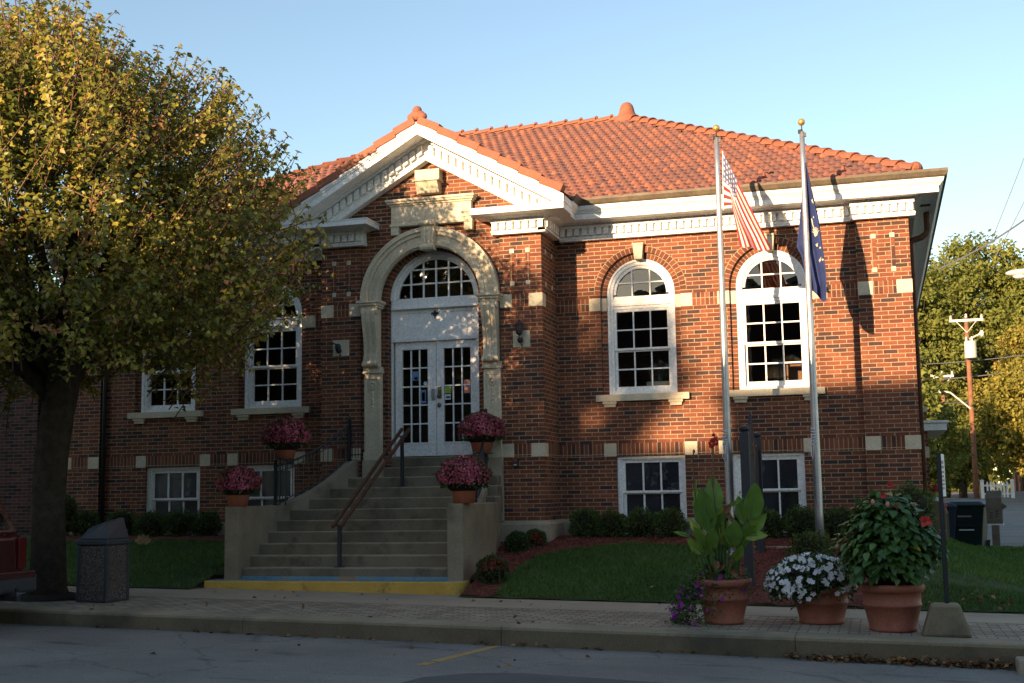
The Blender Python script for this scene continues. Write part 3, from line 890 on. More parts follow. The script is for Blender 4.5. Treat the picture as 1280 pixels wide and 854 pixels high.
def arched_window():
    mb = MB()                                               # casing and transom
    y0, y1 = 0.075, 0.20
    for sx in (-1, 1):
        mb.box(sx*0.46, sx*0.563, y0, y1, ZS, ZA)
        mb.box(sx*0.505, sx*0.563, y0-0.018, y0+0.02, ZS, ZA)
    mb.archband(0, ZA, 0.46, 0.563, y0, y1, 32)
    mb.archband(0, ZA, 0.515, 0.563, y0-0.018, y0, 32)
    mb.box(-0.46, 0.46, y0+0.004, y1, 3.375, 3.545)
    mb.box(-0.47, 0.47, y0-0.022, y1, 3.425, 3.470)
    mb.box(-0.46, 0.46, y0+0.004, y1, ZS, ZS+0.055)
    w = mb.build('arched_window', 'white', LIB, org=(0, 5, -0.3))
    mb = MB()                                               # sashes
    R = 0.462
    ys = 0.125
    mb.archband(0, ZA-0.01, 0.415, R+0.005, ys-0.025, ys+0.03, 32)
    mb.box(-R, R, ys-0.025, ys+0.03, 3.545, 3.585)
    for x in (-0.147, 0.147):
        zt = ZA-0.01+math.sqrt(0.42**2-x*x)
        mb.box(x-0.011, x+0.011, ys-0.016, ys+0.016, 3.58, zt)
    mb.box(-0.385, 0.385, ys-0.013, ys+0.013, 3.796, 3.818)
    for (za, zb, y) in ((2.70, 3.375, 0.115), (ZS+0.055, 2.72, 0.155)):
        mb.piece()
        mb.box(-R, -R+0.045, y-0.02, y+0.02, za, zb); mb.box(R-0.045, R, y-0.02, y+0.02, za, zb)
        mb.box(-R+0.045, R-0.045, y-0.02, y+0.02, zb-0.045, zb)
        bh = 0.075 if za < 2.5 else 0.035
        mb.box(-R+0.045, R-0.045, y-0.02, y+0.02, za, za+bh)
        muntin_grid(mb, 0, -R+0.045, R-0.045, za+bh, zb-0.045, 3, 2, y)
    mb.build_pieces('sash', 'white', w)
    mb = MB()
    n = 24
    mb.face([(0.45*math.cos(math.pi*i/n), 0.142, ZA-0.01+0.45*math.sin(math.pi*i/n)) for i in range(n+1)] + [(-0.45, 0.142, 3.55), (0.45, 0.142, 3.55)])
    mb.face([(-0.45, 0.128, 2.70), (0.45, 0.128, 2.70), (0.45, 0.128, 3.375), (-0.45, 0.128, 3.375)])
    mb.face([(-0.45, 0.168, ZS), (0.45, 0.168, ZS), (0.45, 0.168, 2.71), (-0.45, 0.168, 2.71)])
    mb.build('pane', 'glass', w, fixn=False)
    mb = MB()
    mb.box(-0.755, 0.755, -0.075, 0.15, ZS-0.112, ZS-0.004)
    for sx in (-1, 1):
        mb.box(sx*0.42, sx*0.65, -0.062, 0.02, ZS-0.155, ZS-0.114)
        mb.box(sx*0.44, sx*0.63, -0.045, 0.02, ZS-0.205, ZS-0.155)
    mb.build('sill', 'stone', w, bevel=0.005)
    mb = MB()                                               # brick rings: outer flush ring, inner set back
    mb.archband(0, ZA, HU, HU+0.105, -0.005, 0.03, 36)
    mb.archband(0, ZA, 0.552, HU+0.004, 0.055, 0.2, 36)
    for f_i, f in enumerate(mb.f):
        pass
    mb.build('arch_ring', 'rowlock', w)
    mb = MB()
    for sx in (-1, 1):
        mb.piece(); mb.box(sx*0.552, sx*(HU+0.004), 0.055, 0.2, ZS-0.06, ZA)
    mb.build_pieces('jamb', 'brick', w)
    mb = MB()
    for sx in (-1, 1):
        mb.piece(); mb.box(sx*0.56, sx*(HU-0.001), 0.048, 0.10, ZI-0.004, ZI+TB+0.008)
    mb.build_pieces('impost_stone', 'stone', w)
    mb = MB()
    zk = ZA+0.56
    mb.prism([(-0.062, zk-0.03), (0.062, zk-0.03), (0.085, zk+0.20), (-0.085, zk+0.20)], -0.085, 0.1)
    mb.box(-0.095, 0.095, -0.098, 0.03, zk+0.20, zk+0.235)
    mb.build('keystone', 'stone', w, bevel=0.008)
    return w
AW = arched_window()
for i, c in enumerate(WU):
    w = AW if i == 0 else copy_tree(AW, LIB)
    w.location.x = c

# polar brick coordinates for ring faces: u along the arc, v across the ring
def ring_uv(o, cx, cz, r):
    me = o.data
    uv = me.uv_layers[0].data
    for p in me.polygons:
        for li in p.loop_indices:
            co = me.vertices[me.loops[li].vertex_index].co
            x, z = co.x-cx, co.z-cz
            t = math.atan2(z, x) % (2*math.pi)
            uv[li].uv = ((math.hypot(x, z)-r)+co.y*0.0, t*r)
for ch in AW.children:
    if ch.name.startswith('arch_ring'):
        ring_uv(ch, 0, ZA+0.3, 0.655)
for o in bpy.data.objects:
    if o.name.startswith('door_arch_ring'):
        ring_uv(o, 0, 3.62+0.3, 0.785)

# ---- basement windows
def basement_window():
    mb = MB()
    z0, z1 = -0.27, ZB
    y0, y1 = 0.07, 0.19
    for sx in (-1, 1):
        mb.box(sx*0.475, sx*HB, y0, y1, z0, z1-0.004)
        mb.box(sx*0.505, sx*HB, y0-0.02, y0+0.02, z0, z1-0.004)
    mb.box(-0.475, 0.475, y0+0.003, y1, z1-0.07, z1-0.004)
    mb.box(-HB+0.046, HB-0.046, y0-0.02, y0+0.02, z1-0.05, z1-0.004)
    w = mb.build('basement_window', 'white', LIB)
    mb = MB()
    R = 0.475
    for (za, zb, y, bh) in ((0.40, z1-0.07, 0.11, 0.035), (z0+0.02, 0.42, 0.15, 0.10)):
        mb.piece()
        mb.box(-R, -R+0.045, y-0.02, y+0.02, za, zb); mb.box(R-0.045, R, y-0.02, y+0.02, za, zb)
        mb.box(-R+0.045, R-0.045, y-0.02, y+0.02, zb-0.04, zb)
        mb.box(-R+0.045, R-0.045, y-0.02, y+0.02, za, za+bh)
        muntin_grid(mb, 0, -R+0.045, R-0.045, za+bh, zb-0.04, 3, 1, y, 0.026)
    mb.build_pieces('sash', 'white', w)
    mb = MB()
    mb.face([(-0.46, 0.122, 0.40), (0.46, 0.122, 0.40), (0.46, 0.122, z1-0.07), (-0.46, 0.122, z1-0.07)])
    mb.face([(-0.46, 0.162, z0), (0.46, 0.162, z0), (0.46, 0.162, 0.41), (-0.46, 0.162, 0.41)])
    mb.build('pane', 'glass_dim', w, fixn=False)
    mb = MB()
    mb.box(-HB+0.002, HB-0.002, -0.05, 0.19, z0-0.10, z0-0.002)
    mb.build('sill', 'base_stone', w)
    return w
BW = basement_window()
for i, c in enumerate(WB):
    w = BW if i == 0 else copy_tree(BW, LIB)
    w.location.x = c
    if c < 0:
        for ch in w.children:
            if ch.name.startswith('pane'):
                if i > 0:
                    ch.data = ch.data.copy()
                ch.data.materials.clear(); ch.data.materials.append(M['glass_blind'])
    else:
        for ch in w.children:
            if ch.name.startswith('pane'):
                ch.data = ch.data.copy(); ch.data.materials.clear(); ch.data.materials.append(M['glass_dim'])

# ---- cornice: frieze with dentils, soffit, white crown, gutter
crown = MB()
PROF = [(0.0, 4.765), (0.12, 4.765), (0.15, 4.775), (0.20, 4.795), (0.22, 4.81), (0.435, 4.815), (0.435, 4.80), (0.450, 4.80), (0.450, 4.885), (0.470, 4.895), (0.475, 4.91),
        (0.490, 4.925), (0.515, 4.95), (0.525, 4.985), (0.530, 4.99), (0.530, 5.005), (0.30, 5.005)]
PR = [(XO, 16), (XO, 0), (PW, 0), (PW, -0.915)]
PL = [(-x, y) for x, y in PR][::-1]
crown.sweep(PR, PROF); crown.piece(); crown.sweep(PL, PROF)
crown.build_pieces('cornice', 'white', LIB)
gut = MB()
GP = [(0.46, 5.007), (0.535, 5.007), (0.560, 5.03), (0.590, 5.085), (0.590, 5.125), (0.575, 5.128), (0.570, 5.09), (0.46, 5.05)]
gut.sweep(PR, GP); gut.box(XO+0.18, XO+0.575, -0.52, 16.4, 5.015, 5.07); gut.piece(); gut.sweep(PL, GP)
gut.build_pieces('gutter', 'gutter', LIB)

fr = MB(); dent = MB()
def frieze(x0, x1, yw, z0=4.525, z1=4.765, pr=0.10):
    fr.piece()
    fr.box(x0, x1, yw-pr, yw+0.05, z0+0.055, z1-0.001)
    fr.box(x0-0.012, x1+0.012, yw-pr-0.018, yw+0.05, z0+0.028, z0+0.058)
    fr.box(x0-0.004, x1+0.004, yw-pr-0.006, yw+0.05, z0, z0+0.030)
    fr.box(x0, x1, yw-pr-0.062, yw-pr+0.004, z1-0.045, z1-0.002)
    dent.piece(); n = max(1, round((x1-x0)/0.123)); st = (x1-x0)/n
    for i in range(n):
        dent.box(x0+i*st+0.021, x0+(i+1)*st-0.021, yw-pr-0.055, yw-pr+0.004, z1-0.162, z1-0.046)
for sgn in (-1, 1):
    a, b_ = sorted((sgn*(PW+0.10), sgn*(XI-0.06))); frieze(a, b_, 0.0)
    a, b_ = sorted((sgn*(XI-0.06), sgn*(XO+0.10))); frieze(a, b_, -0.09)
    a, b_ = sorted((sgn*1.11, sgn*(PW+0.095))); frieze(a, b_, PY, z1=4.755)
    # along the pavilion's return and the building's side
    x0, x1 = sorted((sgn*(PW-0.02), sgn*(PW+0.10)))
    fr.piece(); fr.box(x0, x1, PY-0.1, -0.10, 4.525+0.055, 4.764)
    x0, x1 = sorted((sgn*(PW-0.02), sgn*(PW+0.118)))
    fr.box(x0, x1, PY-0.118, -0.118, 4.525+0.028, 4.525+0.0575)
    for i in range(6):
        x0, x1 = sorted((sgn*(PW+0.095), sgn*(PW+0.13)))
        yy = PY-0.09+i*0.135
        dent.box(x0, x1, yy+0.018, yy+0.105, 4.765-0.162, 4.765-0.046)
    x0, x1 = sorted((sgn*(XO-0.02), sgn*(XO+0.10)))
    fr.piece(); fr.box(x0, x1, 0.0, 16, 4.525, 4.764)
fr.build_pieces('frieze', 'white', LIB)
dent.build_pieces('dentils', 'white', LIB)
# cornice returns under the pediment
ret = MB()
for sgn in (-1, 1):
    ret.piece()
    P = [(sgn*2.395, -1.44), (sgn*0.88, -1.44), (sgn*0.88, -0.86), (sgn*2.395, -0.86)]
    ret.slab(P, 4.785, 4.868)
    x0, x1 = sorted((sgn*0.868, sgn*2.396))
    ret.box(x0, x1, -1.452, -0.86, 4.868, 4.884)
    a, b_ = sorted((sgn*1.08, sgn*(PW+0.05)))
    c0, c1 = sorted((sgn*0.99, sgn*(PW+0.2)))
    for k in range(5):        # stepped cove between frieze and slab
        t0 = k/5
        x0, x1 = sorted((sgn*(1.11-0.13*t0), sgn*(PW+0.09+0.05*t0)))
        ret.box(x0, x1, PY-0.12-0.22*t0, -0.86, 4.748+0.0075*k, 4.7572+0.0075*k)
ret.build_pieces('cornice_return', 'white', LIB)

# pediment: rake fascias, soffits and dentil bands
pit = 0.575
def rake(x, off, ztop=6.377):
    return ztop - pit*abs(x) - off
ped = MB(); dn = MB()
for sgn in (-1, 1):
    def band(o0, o1, y0, y1, xa=0.0, xb=2.41, zmin=4.884):
        pts = [(sgn*xa, rake(xa, o0)), (sgn*xb, rake(xb, o0))]
        zb = rake(xb, o1)
        if zb < zmin:
            xc = (6.377-o1-zmin)/pit
            if rake(xb, o0) > zmin:
                pts += [(sgn*xb, zmin)]
            else:
                pts[1] = (sgn*(6.377-o0-zmin)/pit, zmin)
            pts += [(sgn*xc, zmin), (sgn*xa, rake(xa, o1))]
        else:
            pts += [(sgn*xb, zb), (sgn*xa, rake(xa, o1))]
        ped.prism(pts, y0, y1)
    band(0.0, 0.195, -1.445, -1.40)
    band(0.0, 0.055, -1.478, -1.445)
    band(0.055, 0.085, -1.462, -1.445)
    band(0.13, 0.165, -1.40, -0.80)          # soffit
    band(0.165, 0.52, -1.02, -0.88)          # rake frieze
    band(0.165, 0.215, -1.10, -1.02)
    band(0.475, 0.515, -1.035, -1.02)
    n = 19; dn.piece()
    for i in range(n):
        xa = 0.06+i*0.123; xb = xa+0.080
        if rake(xb, 0.40) < 4.90:
            break
        dn.prism([(sgn*xa, rake(xa, 0.235)), (sgn*xb, rake(xb, 0.235)), (sgn*xb, rake(xb, 0.385)), (sgn*xa, rake(xa, 0.385))], -1.085, -1.02)
    ped.prism([(sgn*2.41, 4.885), (sgn*2.41, rake(2.41, 0.0)), (sgn*2.33, rake(2.33, 0.0)), (sgn*2.33, 4.885)], -1.44, -0.93)
ped.build('pediment', 'white', LIB)
dn.build_pieces('pediment_dentils', 'white', LIB)

# ---- roof
def plane_tiles(name, eave0, e, s, clip, ncol, nrow, w=0.172, ex=0.252, seed=1):
    """S-shaped clay tiles laid course by course; e along the eave, s up the slope, n outward."""
    rg = np.random.default_rng(seed)
    e, s = np.array(e, float), np.array(s, float)
    n = np.cross(e, s); n /= np.linalg.norm(n)
    prof = [(0.0, 0.004), (0.12, 0.028), (0.28, 0.042), (0.44, 0.028), (0.56, 0.006), (0.70, 0.000), (0.80, 0.014), (0.90, 0.002), (1.0, 0.004)]
    V, F, Rn = [], [], []
    k = 0
    for r in range(nrow):
        for c in range(ncol):
            a0 = (c + (0.5 if r % 2 else 0.0))*w
            s0 = r*ex
            if not clip(a0+w/2, s0+ex/2):
                continue
            j = rg.normal(0, 0.004); tone = float(np.clip(rg.normal(0.6, 0.2), 0, 1))
            lift = 0.030 + abs(rg.normal(0, 0.004))
            P0 = np.array(eave0)
            for (t, h) in prof:
                for (ss, hh) in ((s0-0.004+j, -0.004), (s0-0.002+j, lift+h), (s0+ex*0.5, lift*0.55+h), (s0+ex+0.02, h*0.9-0.004)):
                    V.append(P0 + e*(a0+t*w) + s*ss + n*(hh if hh != -0.004 else h*0.3-0.004))
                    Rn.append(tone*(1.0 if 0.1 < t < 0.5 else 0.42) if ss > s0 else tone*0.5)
            m = len(prof)
            for i in range(m-1):
                for q in range(3):
                    F.append((k+i*4+q, k+i*4+4+q, k+i*4+5+q, k+i*4+1+q))
            k += m*4
    return fastmesh(name, np.array(V), np.array(F), np.array(Rn), smooth=False)
ye, ze = -0.57, 5.085
RX, RY, RZ = 2.153, 5.33, 8.17
sl = Vector((0, RY-ye, RZ-ze)); SL = sl.length; sl.normalize()
half = XO+0.27
clipf = lambda a, s_: (s_ < SL-0.05) and (half - abs(a-half) > 0) and abs(a-half) < half-(half-RX)*s_/SL - 0.02
roof = MB()
C0 = [(-half, ye), (half, ye), (half, 16.27), (-half, 16.27)]
top = [(-RX, RY), (RX, RY), (RX, 10.7), (-RX, 10.7)]
lo = 0.03
for i in range(4):
    j = (i+1) % 4
    roof.face([(*C0[i], ze-lo), (*C0[j], ze-lo), (*top[j], RZ-lo), (*top[i], RZ-lo)])
roof.face([(*t, RZ-lo) for t in top])
roof.face([(*c, ze-lo) for c in C0][::-1])
# pavilion roof
mz = lambda y: ze + (RZ-ze)*(y-ye)/(RY-ye)
zr = 6.41
yr = ye + (zr-ze)*(RY-ye)/(RZ-ze)
for sgn in (-1, 1):
    xe = sgn*2.43; zeav = zr-pit*2.43
    ys_ = ye + (zeav-ze)*(RY-ye)/(RZ-ze)
    roof.face([(0, -1.47, zr), (xe, -1.47, zeav), (xe, ys_, zeav), (0, yr+0.1, zr)])
rf = roof.build('roof', 'tile_plain', LIB, fixn=False)
me = plane_tiles('roof_tiles', (-half, ye, ze), (1, 0, 0), sl, clipf, int(2*half/0.172)+1, int(SL/0.252)+1)
me.transform(Matrix.Translation(-ORG[LIB.name]))
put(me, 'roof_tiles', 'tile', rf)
hip = MB()
def barrels(p, q, n, r0, r1, lift=0.03):
    p, q = Vector(p), Vector(q)
    d = q-p
    for i in range(n):
        a = p + d*(i/n); b_ = p + d*((i+1.12)/n)
        ww = d.normalized(); side = ww.cross(Vector((0, 0, 1))).normalized(); up = side.cross(ww)
        K = 8
        ra, rb = r0*random.uniform(0.97, 1.03), r1*random.uniform(0.97, 1.03)
        vs, fs = [], []
        for (e_, rr, up_) in ((a, ra, 0.028), (b_, rb, -0.012)):
            for k in range(K+1):
                t = math.pi*k/K
                vs.append(e_ + side*(rr*math.cos(t)) + up*(rr*0.85*math.sin(t)+up_-0.03))
            for k in range(K, -1, -1):
                t = math.pi*k/K
                vs.append(e_ + side*((rr-0.018)*math.cos(t)) + up*((rr-0.018)*0.85*math.sin(t)+up_-0.03))
        n2 = 2*(K+1)
        for k in range(n2):
            k2 = (k+1) % n2
            fs.append((k, k2, n2+k2, n2+k))
        fs += [(k, k+1, n2-2-k, n2-1-k) for k in range(K)] + [(n2+k, n2+k+1, 2*n2-2-k, 2*n2-1-k) for k in range(K)]
        hip.mesh(vs, fs)
barrels((half-0.12, ye+0.12, ze+0.075), (RX, RY, RZ+0.04), 25, 0.130, 0.115)
barrels((-half+0.12, ye+0.12, ze+0.075), (-RX, RY, RZ+0.04), 25, 0.130, 0.115)
barrels((RX, RY, RZ+0.03), (-RX, RY, RZ+0.03), 13, 0.115, 0.115)
for i in range(1, 13):
    x = RX-(2*RX)*i/13
    hip.lathe((x, RY, RZ+0.115), [(0.03, -0.03), (0.042, 0.0), (0.038, 0.025), (0.02, 0.042), (0.0, 0.046)], 10)
for sg in (-1, 1):
    hip.tube([(sg*(half-0.10), ye+0.10, ze+0.055), (sg*RX, RY, RZ+0.02)], 0.092, 8)
hip.tube([(-RX, RY, RZ), (RX, RY, RZ)], 0.09, 8)
# closing stop of the hip at the corner
hip.ell((half-0.135, ye+0.135, ze+0.115), 0.10, 0.10, 0.09, 12, 8)
# ridge over the pavilion
barrels((0, -1.32, zr+0.015), (0, yr+0.2, zr+0.015), 9, 0.095, 0.095)
hip.build('ridge_tiles', 'tile_plain', rf, smooth=False, fixn=False)
fin = MB()
fin.lathe((RX, RY, RZ), [(0.30, -0.14), (0.27, 0.02), (0.20, 0.09), (0.165, 0.16), (0.15, 0.24), (0.125, 0.31), (0.085, 0.355), (0.04, 0.375), (0.0, 0.378)], 20)
fin.build('roof_finial', 'tile_plain', rf, smooth=True)
fin = MB()
fin.ell((0, -1.43, zr+0.085), 0.135, 0.07, 0.09, 16, 10)
fin.ell((0, -1.43, zr+0.165), 0.080, 0.07, 0.075, 16, 10)
fin.ell((-0.085, -1.43, zr+0.06), 0.085, 0.065, 0.07, 14, 8)
fin.ell((0.085, -1.43, zr+0.06), 0.085, 0.065, 0.07, 14, 8)
fin.build('gable_finial', 'tile_plain', rf, smooth=True)
rk = MB()
for sgn in (-1, 1):
    n = 7
    for i in range(n):
        xa, xb = 0.03+i*0.335, 0.03+(i+1)*0.335+0.02
        za, zb = zr-pit*xa, zr-pit*xb
        rk.beam((sgn*xa, -1.40, za+0.010), (sgn*xb, -1.40, zb+0.052), 0.20, 0.125, (0, 0, 1))
rk.build('rake_tiles', 'tile_plain', rf, bevel=0.012)
# downspout collars on the gutter seen as dark marks, the gooseneck and the soffit vent
gn = MB()
gn.tube([(7.80, 1.0, 4.80), (7.80, 1.0, 4.52), (7.77, 1.0, 4.45), (7.70, 1.0, 4.40), (7.56, 1.0, 4.36), (7.53, 1.0, 4.30), (7.53, 1.0, -0.6)], 0.05, 10)
gn.build('downspout', 'rust_pipe', LIB, smooth=True)
gn = MB(); gn.box(7.60, 7.84, 0.42, 0.52, 4.796, 4.812)
gn.build('soffit_vent', 'iron', LIB)
gn = MB()
gn.tube([(-6.62, 0.05, 4.5), (-6.62, -0.06, 4.4), (-6.62, -0.06, -0.3)], 0.035, 8)
gn.build('downspout', 'dark_metal', LIB, smooth=True)

# ---- entrance: arch surround, pilasters, consoles, panel
arc = MB()
for r0, r1, y0 in ((0.865, 1.185, -0.955), (0.885, 0.955, -0.985), (1.06, 1.12, -0.985), (1.12, 1.19, -1.02)):
    arc.archband(0.01, 3.565, r0, r1, y0, -0.88, 44)
arc.build('arch_surround', 'stone', LIB)
jt = MB()
for k in range(1, 8):
    if k == 4: continue
    t = math.pi*k/8
    jt.piece(); jt.beam((0.01+0.862*math.cos(t), -0.889, 3.565+0.862*math.sin(t)), (0.01+1.192*math.cos(t), -0.889, 3.565+1.192*math.sin(t)), 0.006, 0.14, (0, 1, 0))
ks = MB()
for k in range(5):
    x = -0.075+k*0.0375
    ks.prism([(0.03+x-0.019, 4.36), (0.03+x+0.019, 4.36), (0.03+(x+0.019)*1.35, 4.83), (0.03+(x-0.019)*1.35, 4.83)], -1.075-0.02*(k % 2), -0.9)
ks.tube([(-0.085, -1.085, 4.40), (0.145, -1.085, 4.40)], 0.055, 12)
ks.tube([(-0.10, -1.10, 4.80), (0.16, -1.10, 4.80)], 0.045, 12)
ks.build('arch_keystone', 'stone', LIB)
def pilaster(xc):
    mb = MB()
    w = 0.142
    mb.box(xc-w, xc+w, -0.965, -0.87, 1.03, 2.40)                      # shaft
    for sx in (-1, 1):                                                  # raised borders leave a sunk panel
        mb.box(xc+sx*w, xc+sx*(w-0.045), -0.980, -0.965, 1.12, 2.36)
    mb.box(xc-w+0.045, xc+w-0.045, -0.980, -0.965, 2.30, 2.36); mb.box(xc-w+0.045, xc+w-0.045, -0.980, -0.965, 1.12, 1.18)
    mb.box(xc-w-0.012, xc+w+0.012, -0.995, -0.87, 0.985, 1.12)
    mb.box(xc-w-0.025, xc+w+0.025, -1.005, -0.87, 2.395, 2.43)
    mb.box(xc-w-0.015, xc+w+0.015, -0.990, -0.87, 2.43, 2.50)
    p = mb.build('pilaster', 'stone', LIB, bevel=0.005)
    mb = MB()                                                           # scroll console
    pr = [(-0.88, 3.46), (-1.15, 3.46), (-1.165, 3.36), (-1.15, 3.22), (-1.10, 3.05), (-1.06, 2.88), (-1.05, 2.72), (-1.075, 2.62), (-1.08, 2.54), (-1.05, 2.50), (-0.88, 2.50)]
    for k in range(5):
        x0 = xc-0.115+k*0.046; d = 0.0 if k % 2 == 0 else 0.022
        vs = [(x0, y+(d if i not in (0, 10) else 0), z) for i, (y, z) in enumerate(pr)] + [(x0+0.046, y+(d if i not in (0, 10) else 0), z) for i, (y, z) in enumerate(pr)]
        n = len(pr)
        mb.mesh(vs, [tuple(range(n)), tuple(range(2*n-1, n-1, -1))] + [(i, (i+1) % n, n+(i+1) % n, n+i) for i in range(n)])
    mb.tube([(xc-0.135, -1.05, 2.545), (xc+0.135, -1.05, 2.545)], 0.048, 12)
    mb.tube([(xc-0.14, -1.10, 3.40), (xc+0.14, -1.10, 3.40)], 0.055, 12)
    for q in (-0.09, 0.0, 0.09):
        mb.ell((xc+q, -1.06, 2.545), 0.042, 0.05, 0.045, 10, 6)
    mb.build('console', 'stone', p)
    mb = MB()
    mb.box(xc-0.20, xc+0.20, -1.19, -0.87, 3.53, 3.575); mb.box(xc-0.175, xc+0.175, -1.165, -0.87, 3.49, 3.53); mb.box(xc-0.155, xc+0.155, -1.13, -0.87, 3.455, 3.49)
    mb.build('impost', 'stone', p, bevel=0.006)
    mb = MB()                                                           # carved drop ornament
    for i in range(14):
        t = 2*math.pi*i/14
        mb.ell((xc+0.055*math.cos(t), -0.972, 2.19+0.055*math.sin(t)), 0.016, 0.02, 0.016, 6, 4)
    mb.ell((xc, -0.97, 2.19), 0.03, 0.018, 0.03, 10, 6)
    for z, r in ((2.08, 0.022), (2.03, 0.016), (1.97, 0.026), (1.91, 0.018), (1.85, 0.022), (1.80, 0.014)):
        mb.ell((xc, -0.97, z), r, 0.02, r*1.3, 8, 6)
    mb.build('ornament', 'stone', p)
    return p
pilaster(-0.975); pilaster(1.065)
mb = MB()
mb.box(0.905, 1.225, -1.02, -0.86, 0.0, 0.984); mb.piece()
mb.box(-1.135, -0.815, -1.02, -0.86, 0.0, 0.984)
mb.build_pieces('pilaster_base', 'base_stone', LIB)
pan = MB()
pan.box(-0.635, 0.75, -0.985, -0.87, 4.835, 5.135)
pan.box(-0.565, 0.68, -0.9905, -0.984, 4.875, 5.095)
pan.box(-0.66, 0.775, -1.01, -0.87, 5.135, 5.165); pan.box(-0.69, 0.805, -1.045, -0.87, 5.165, 5.20); pan.box(-0.71, 0.825, -1.07, -0.87, 5.20, 5.238)
pan.box(-0.655, 0.77, -1.0, -0.87, 4.795, 4.836)
pan.box(-0.64, -0.50, -0.985, -0.87, 4.66, 4.795); pan.box(0.625, 0.765, -0.985, -0.87, 4.66, 4.795)
pan.build('name_panel', 'stone', LIB, bevel=0.006)
# flood light box in the gable
fb = MB()
fb.box(-0.19, 0.235, -1.06, -0.87, 5.50, 5.70)
fb.mesh([(-0.17, -1.12, 5.50), (0.215, -1.12, 5.50), (0.215, -0.87, 5.50), (-0.17, -0.87, 5.50), (-0.17, -1.01, 5.31), (0.215, -1.01, 5.31), (0.215, -0.87, 5.31), (-0.17, -0.87, 5.31)],
        [(0, 1, 5, 4), (1, 2, 6, 5), (3, 0, 4, 7), (4, 5, 6, 7), (0, 3, 2, 1)])
fb.box(-0.21, 0.255, -1.14, -0.87, 5.49, 5.515)
M['pale_box'] = surf('pale_lamp_box', [(0.3, (0.42, 0.38, 0.27)), (0.7, (0.60, 0.56, 0.42))], 9, 0.6, 40, 0.1)
fbt = thing('gable_floodlight', 'pale box floodlight fixed in the gable above the stone panel', 'light', (0.02, -0.9, 5.5))
fb.build('housing', 'pale_box', fbt, bevel=0.008)

# ---- entrance doors
DY = -0.62
mb = MB()
for sx in (-1, 1):
    mb.box(sx*0.735-0.02, sx*0.785-0.02+0.02*(sx > 0), DY, DY+0.14, 1.04, 3.63)
mb.archband(0, 3.63, 0.685, 0.785, DY, DY+0.14, 40)
mb.archband(0, 3.63, 0.735, 0.785, DY-0.03, DY, 40)
mb.box(-0.765, 0.765, DY-0.02, DY+0.1, 3.485, 3.63)
mb.box(-0.765, 0.765, DY+0.03, DY+0.1, 2.97, 3.485)
mb.box(-0.765, 0.765, DY-0.05, DY+0.05, 3.47, 3.50)
mb.box(-0.765, 0.765, DY-0.03, DY+0.06, 2.93, 2.985)
mb.box(-0.765, 0.765, DY+0.010, DY+0.06, 2.99, 3.17)
for a, b_ in ((-0.66, -0.16), (0.14, 0.66)):
    mb.box(a, b_, DY+0.016, DY+0.04, 3.405, 3.417)
ent = mb.build('entrance_door_frame', 'white_door', LIB)
jt.build_pieces('arch_joint', 'base_stone', LIB)
lun = MB()
lun.archband(0, 3.63, 0.655, 0.70, DY+0.02, DY+0.07, 40)
lun.box(-0.69, 0.69, DY+0.02, DY+0.07, 3.60, 3.655)
for k in range(1, 6):
    x = -0.66+0.22*k
    lun.box(x-0.013, x+0.013, DY+0.028, DY+0.06, 3.65, 3.63+math.sqrt(max(0, 0.67**2-x*x)))
for z in (3.89, 4.13):
    h = math.sqrt(0.67**2-(z-3.63)**2)
    lun.box(-h, h, DY+0.030, DY+0.058, z-0.012, z+0.012)
lun.build('lunette', 'white_door', ent)
pane = MB()
pane.face([(0.69*math.cos(math.pi*i/30), DY+0.05, 3.63+0.69*math.sin(math.pi*i/30)) for i in range(31)])
pane.build('pane', 'glass', ent, fixn=False)
fl = MB()
def blob(pts, d=0.012):
    fl.prism([(x-0.02, z+3.37) for x, z in pts], DY+0.008, DY+0.03)
blob([(0, 0.075), (0.018, 0.045), (0.014, 0.0), (-0.014, 0.0), (-0.018, 0.045)])
blob([(-0.012, -0.005), (0.012, -0.005), (0.008, -0.065), (-0.008, -0.065)])
blob([(-0.03, -0.008), (0.03, -0.008), (0.03, -0.022), (-0.03, -0.022)])
for s_ in (-1, 1):
    blob([(s_*x, z) for x, z in [(0.014, -0.002), (0.026, 0.03), (0.045, 0.036), (0.062, 0.02), (0.06, -0.006), (0.045, -0.016), (0.05, 0.004), (0.040, 0.018), (0.03, 0.006), (0.028, -0.008)]])
fl.build('lily_emblem', 'iron', ent, fixn=False)
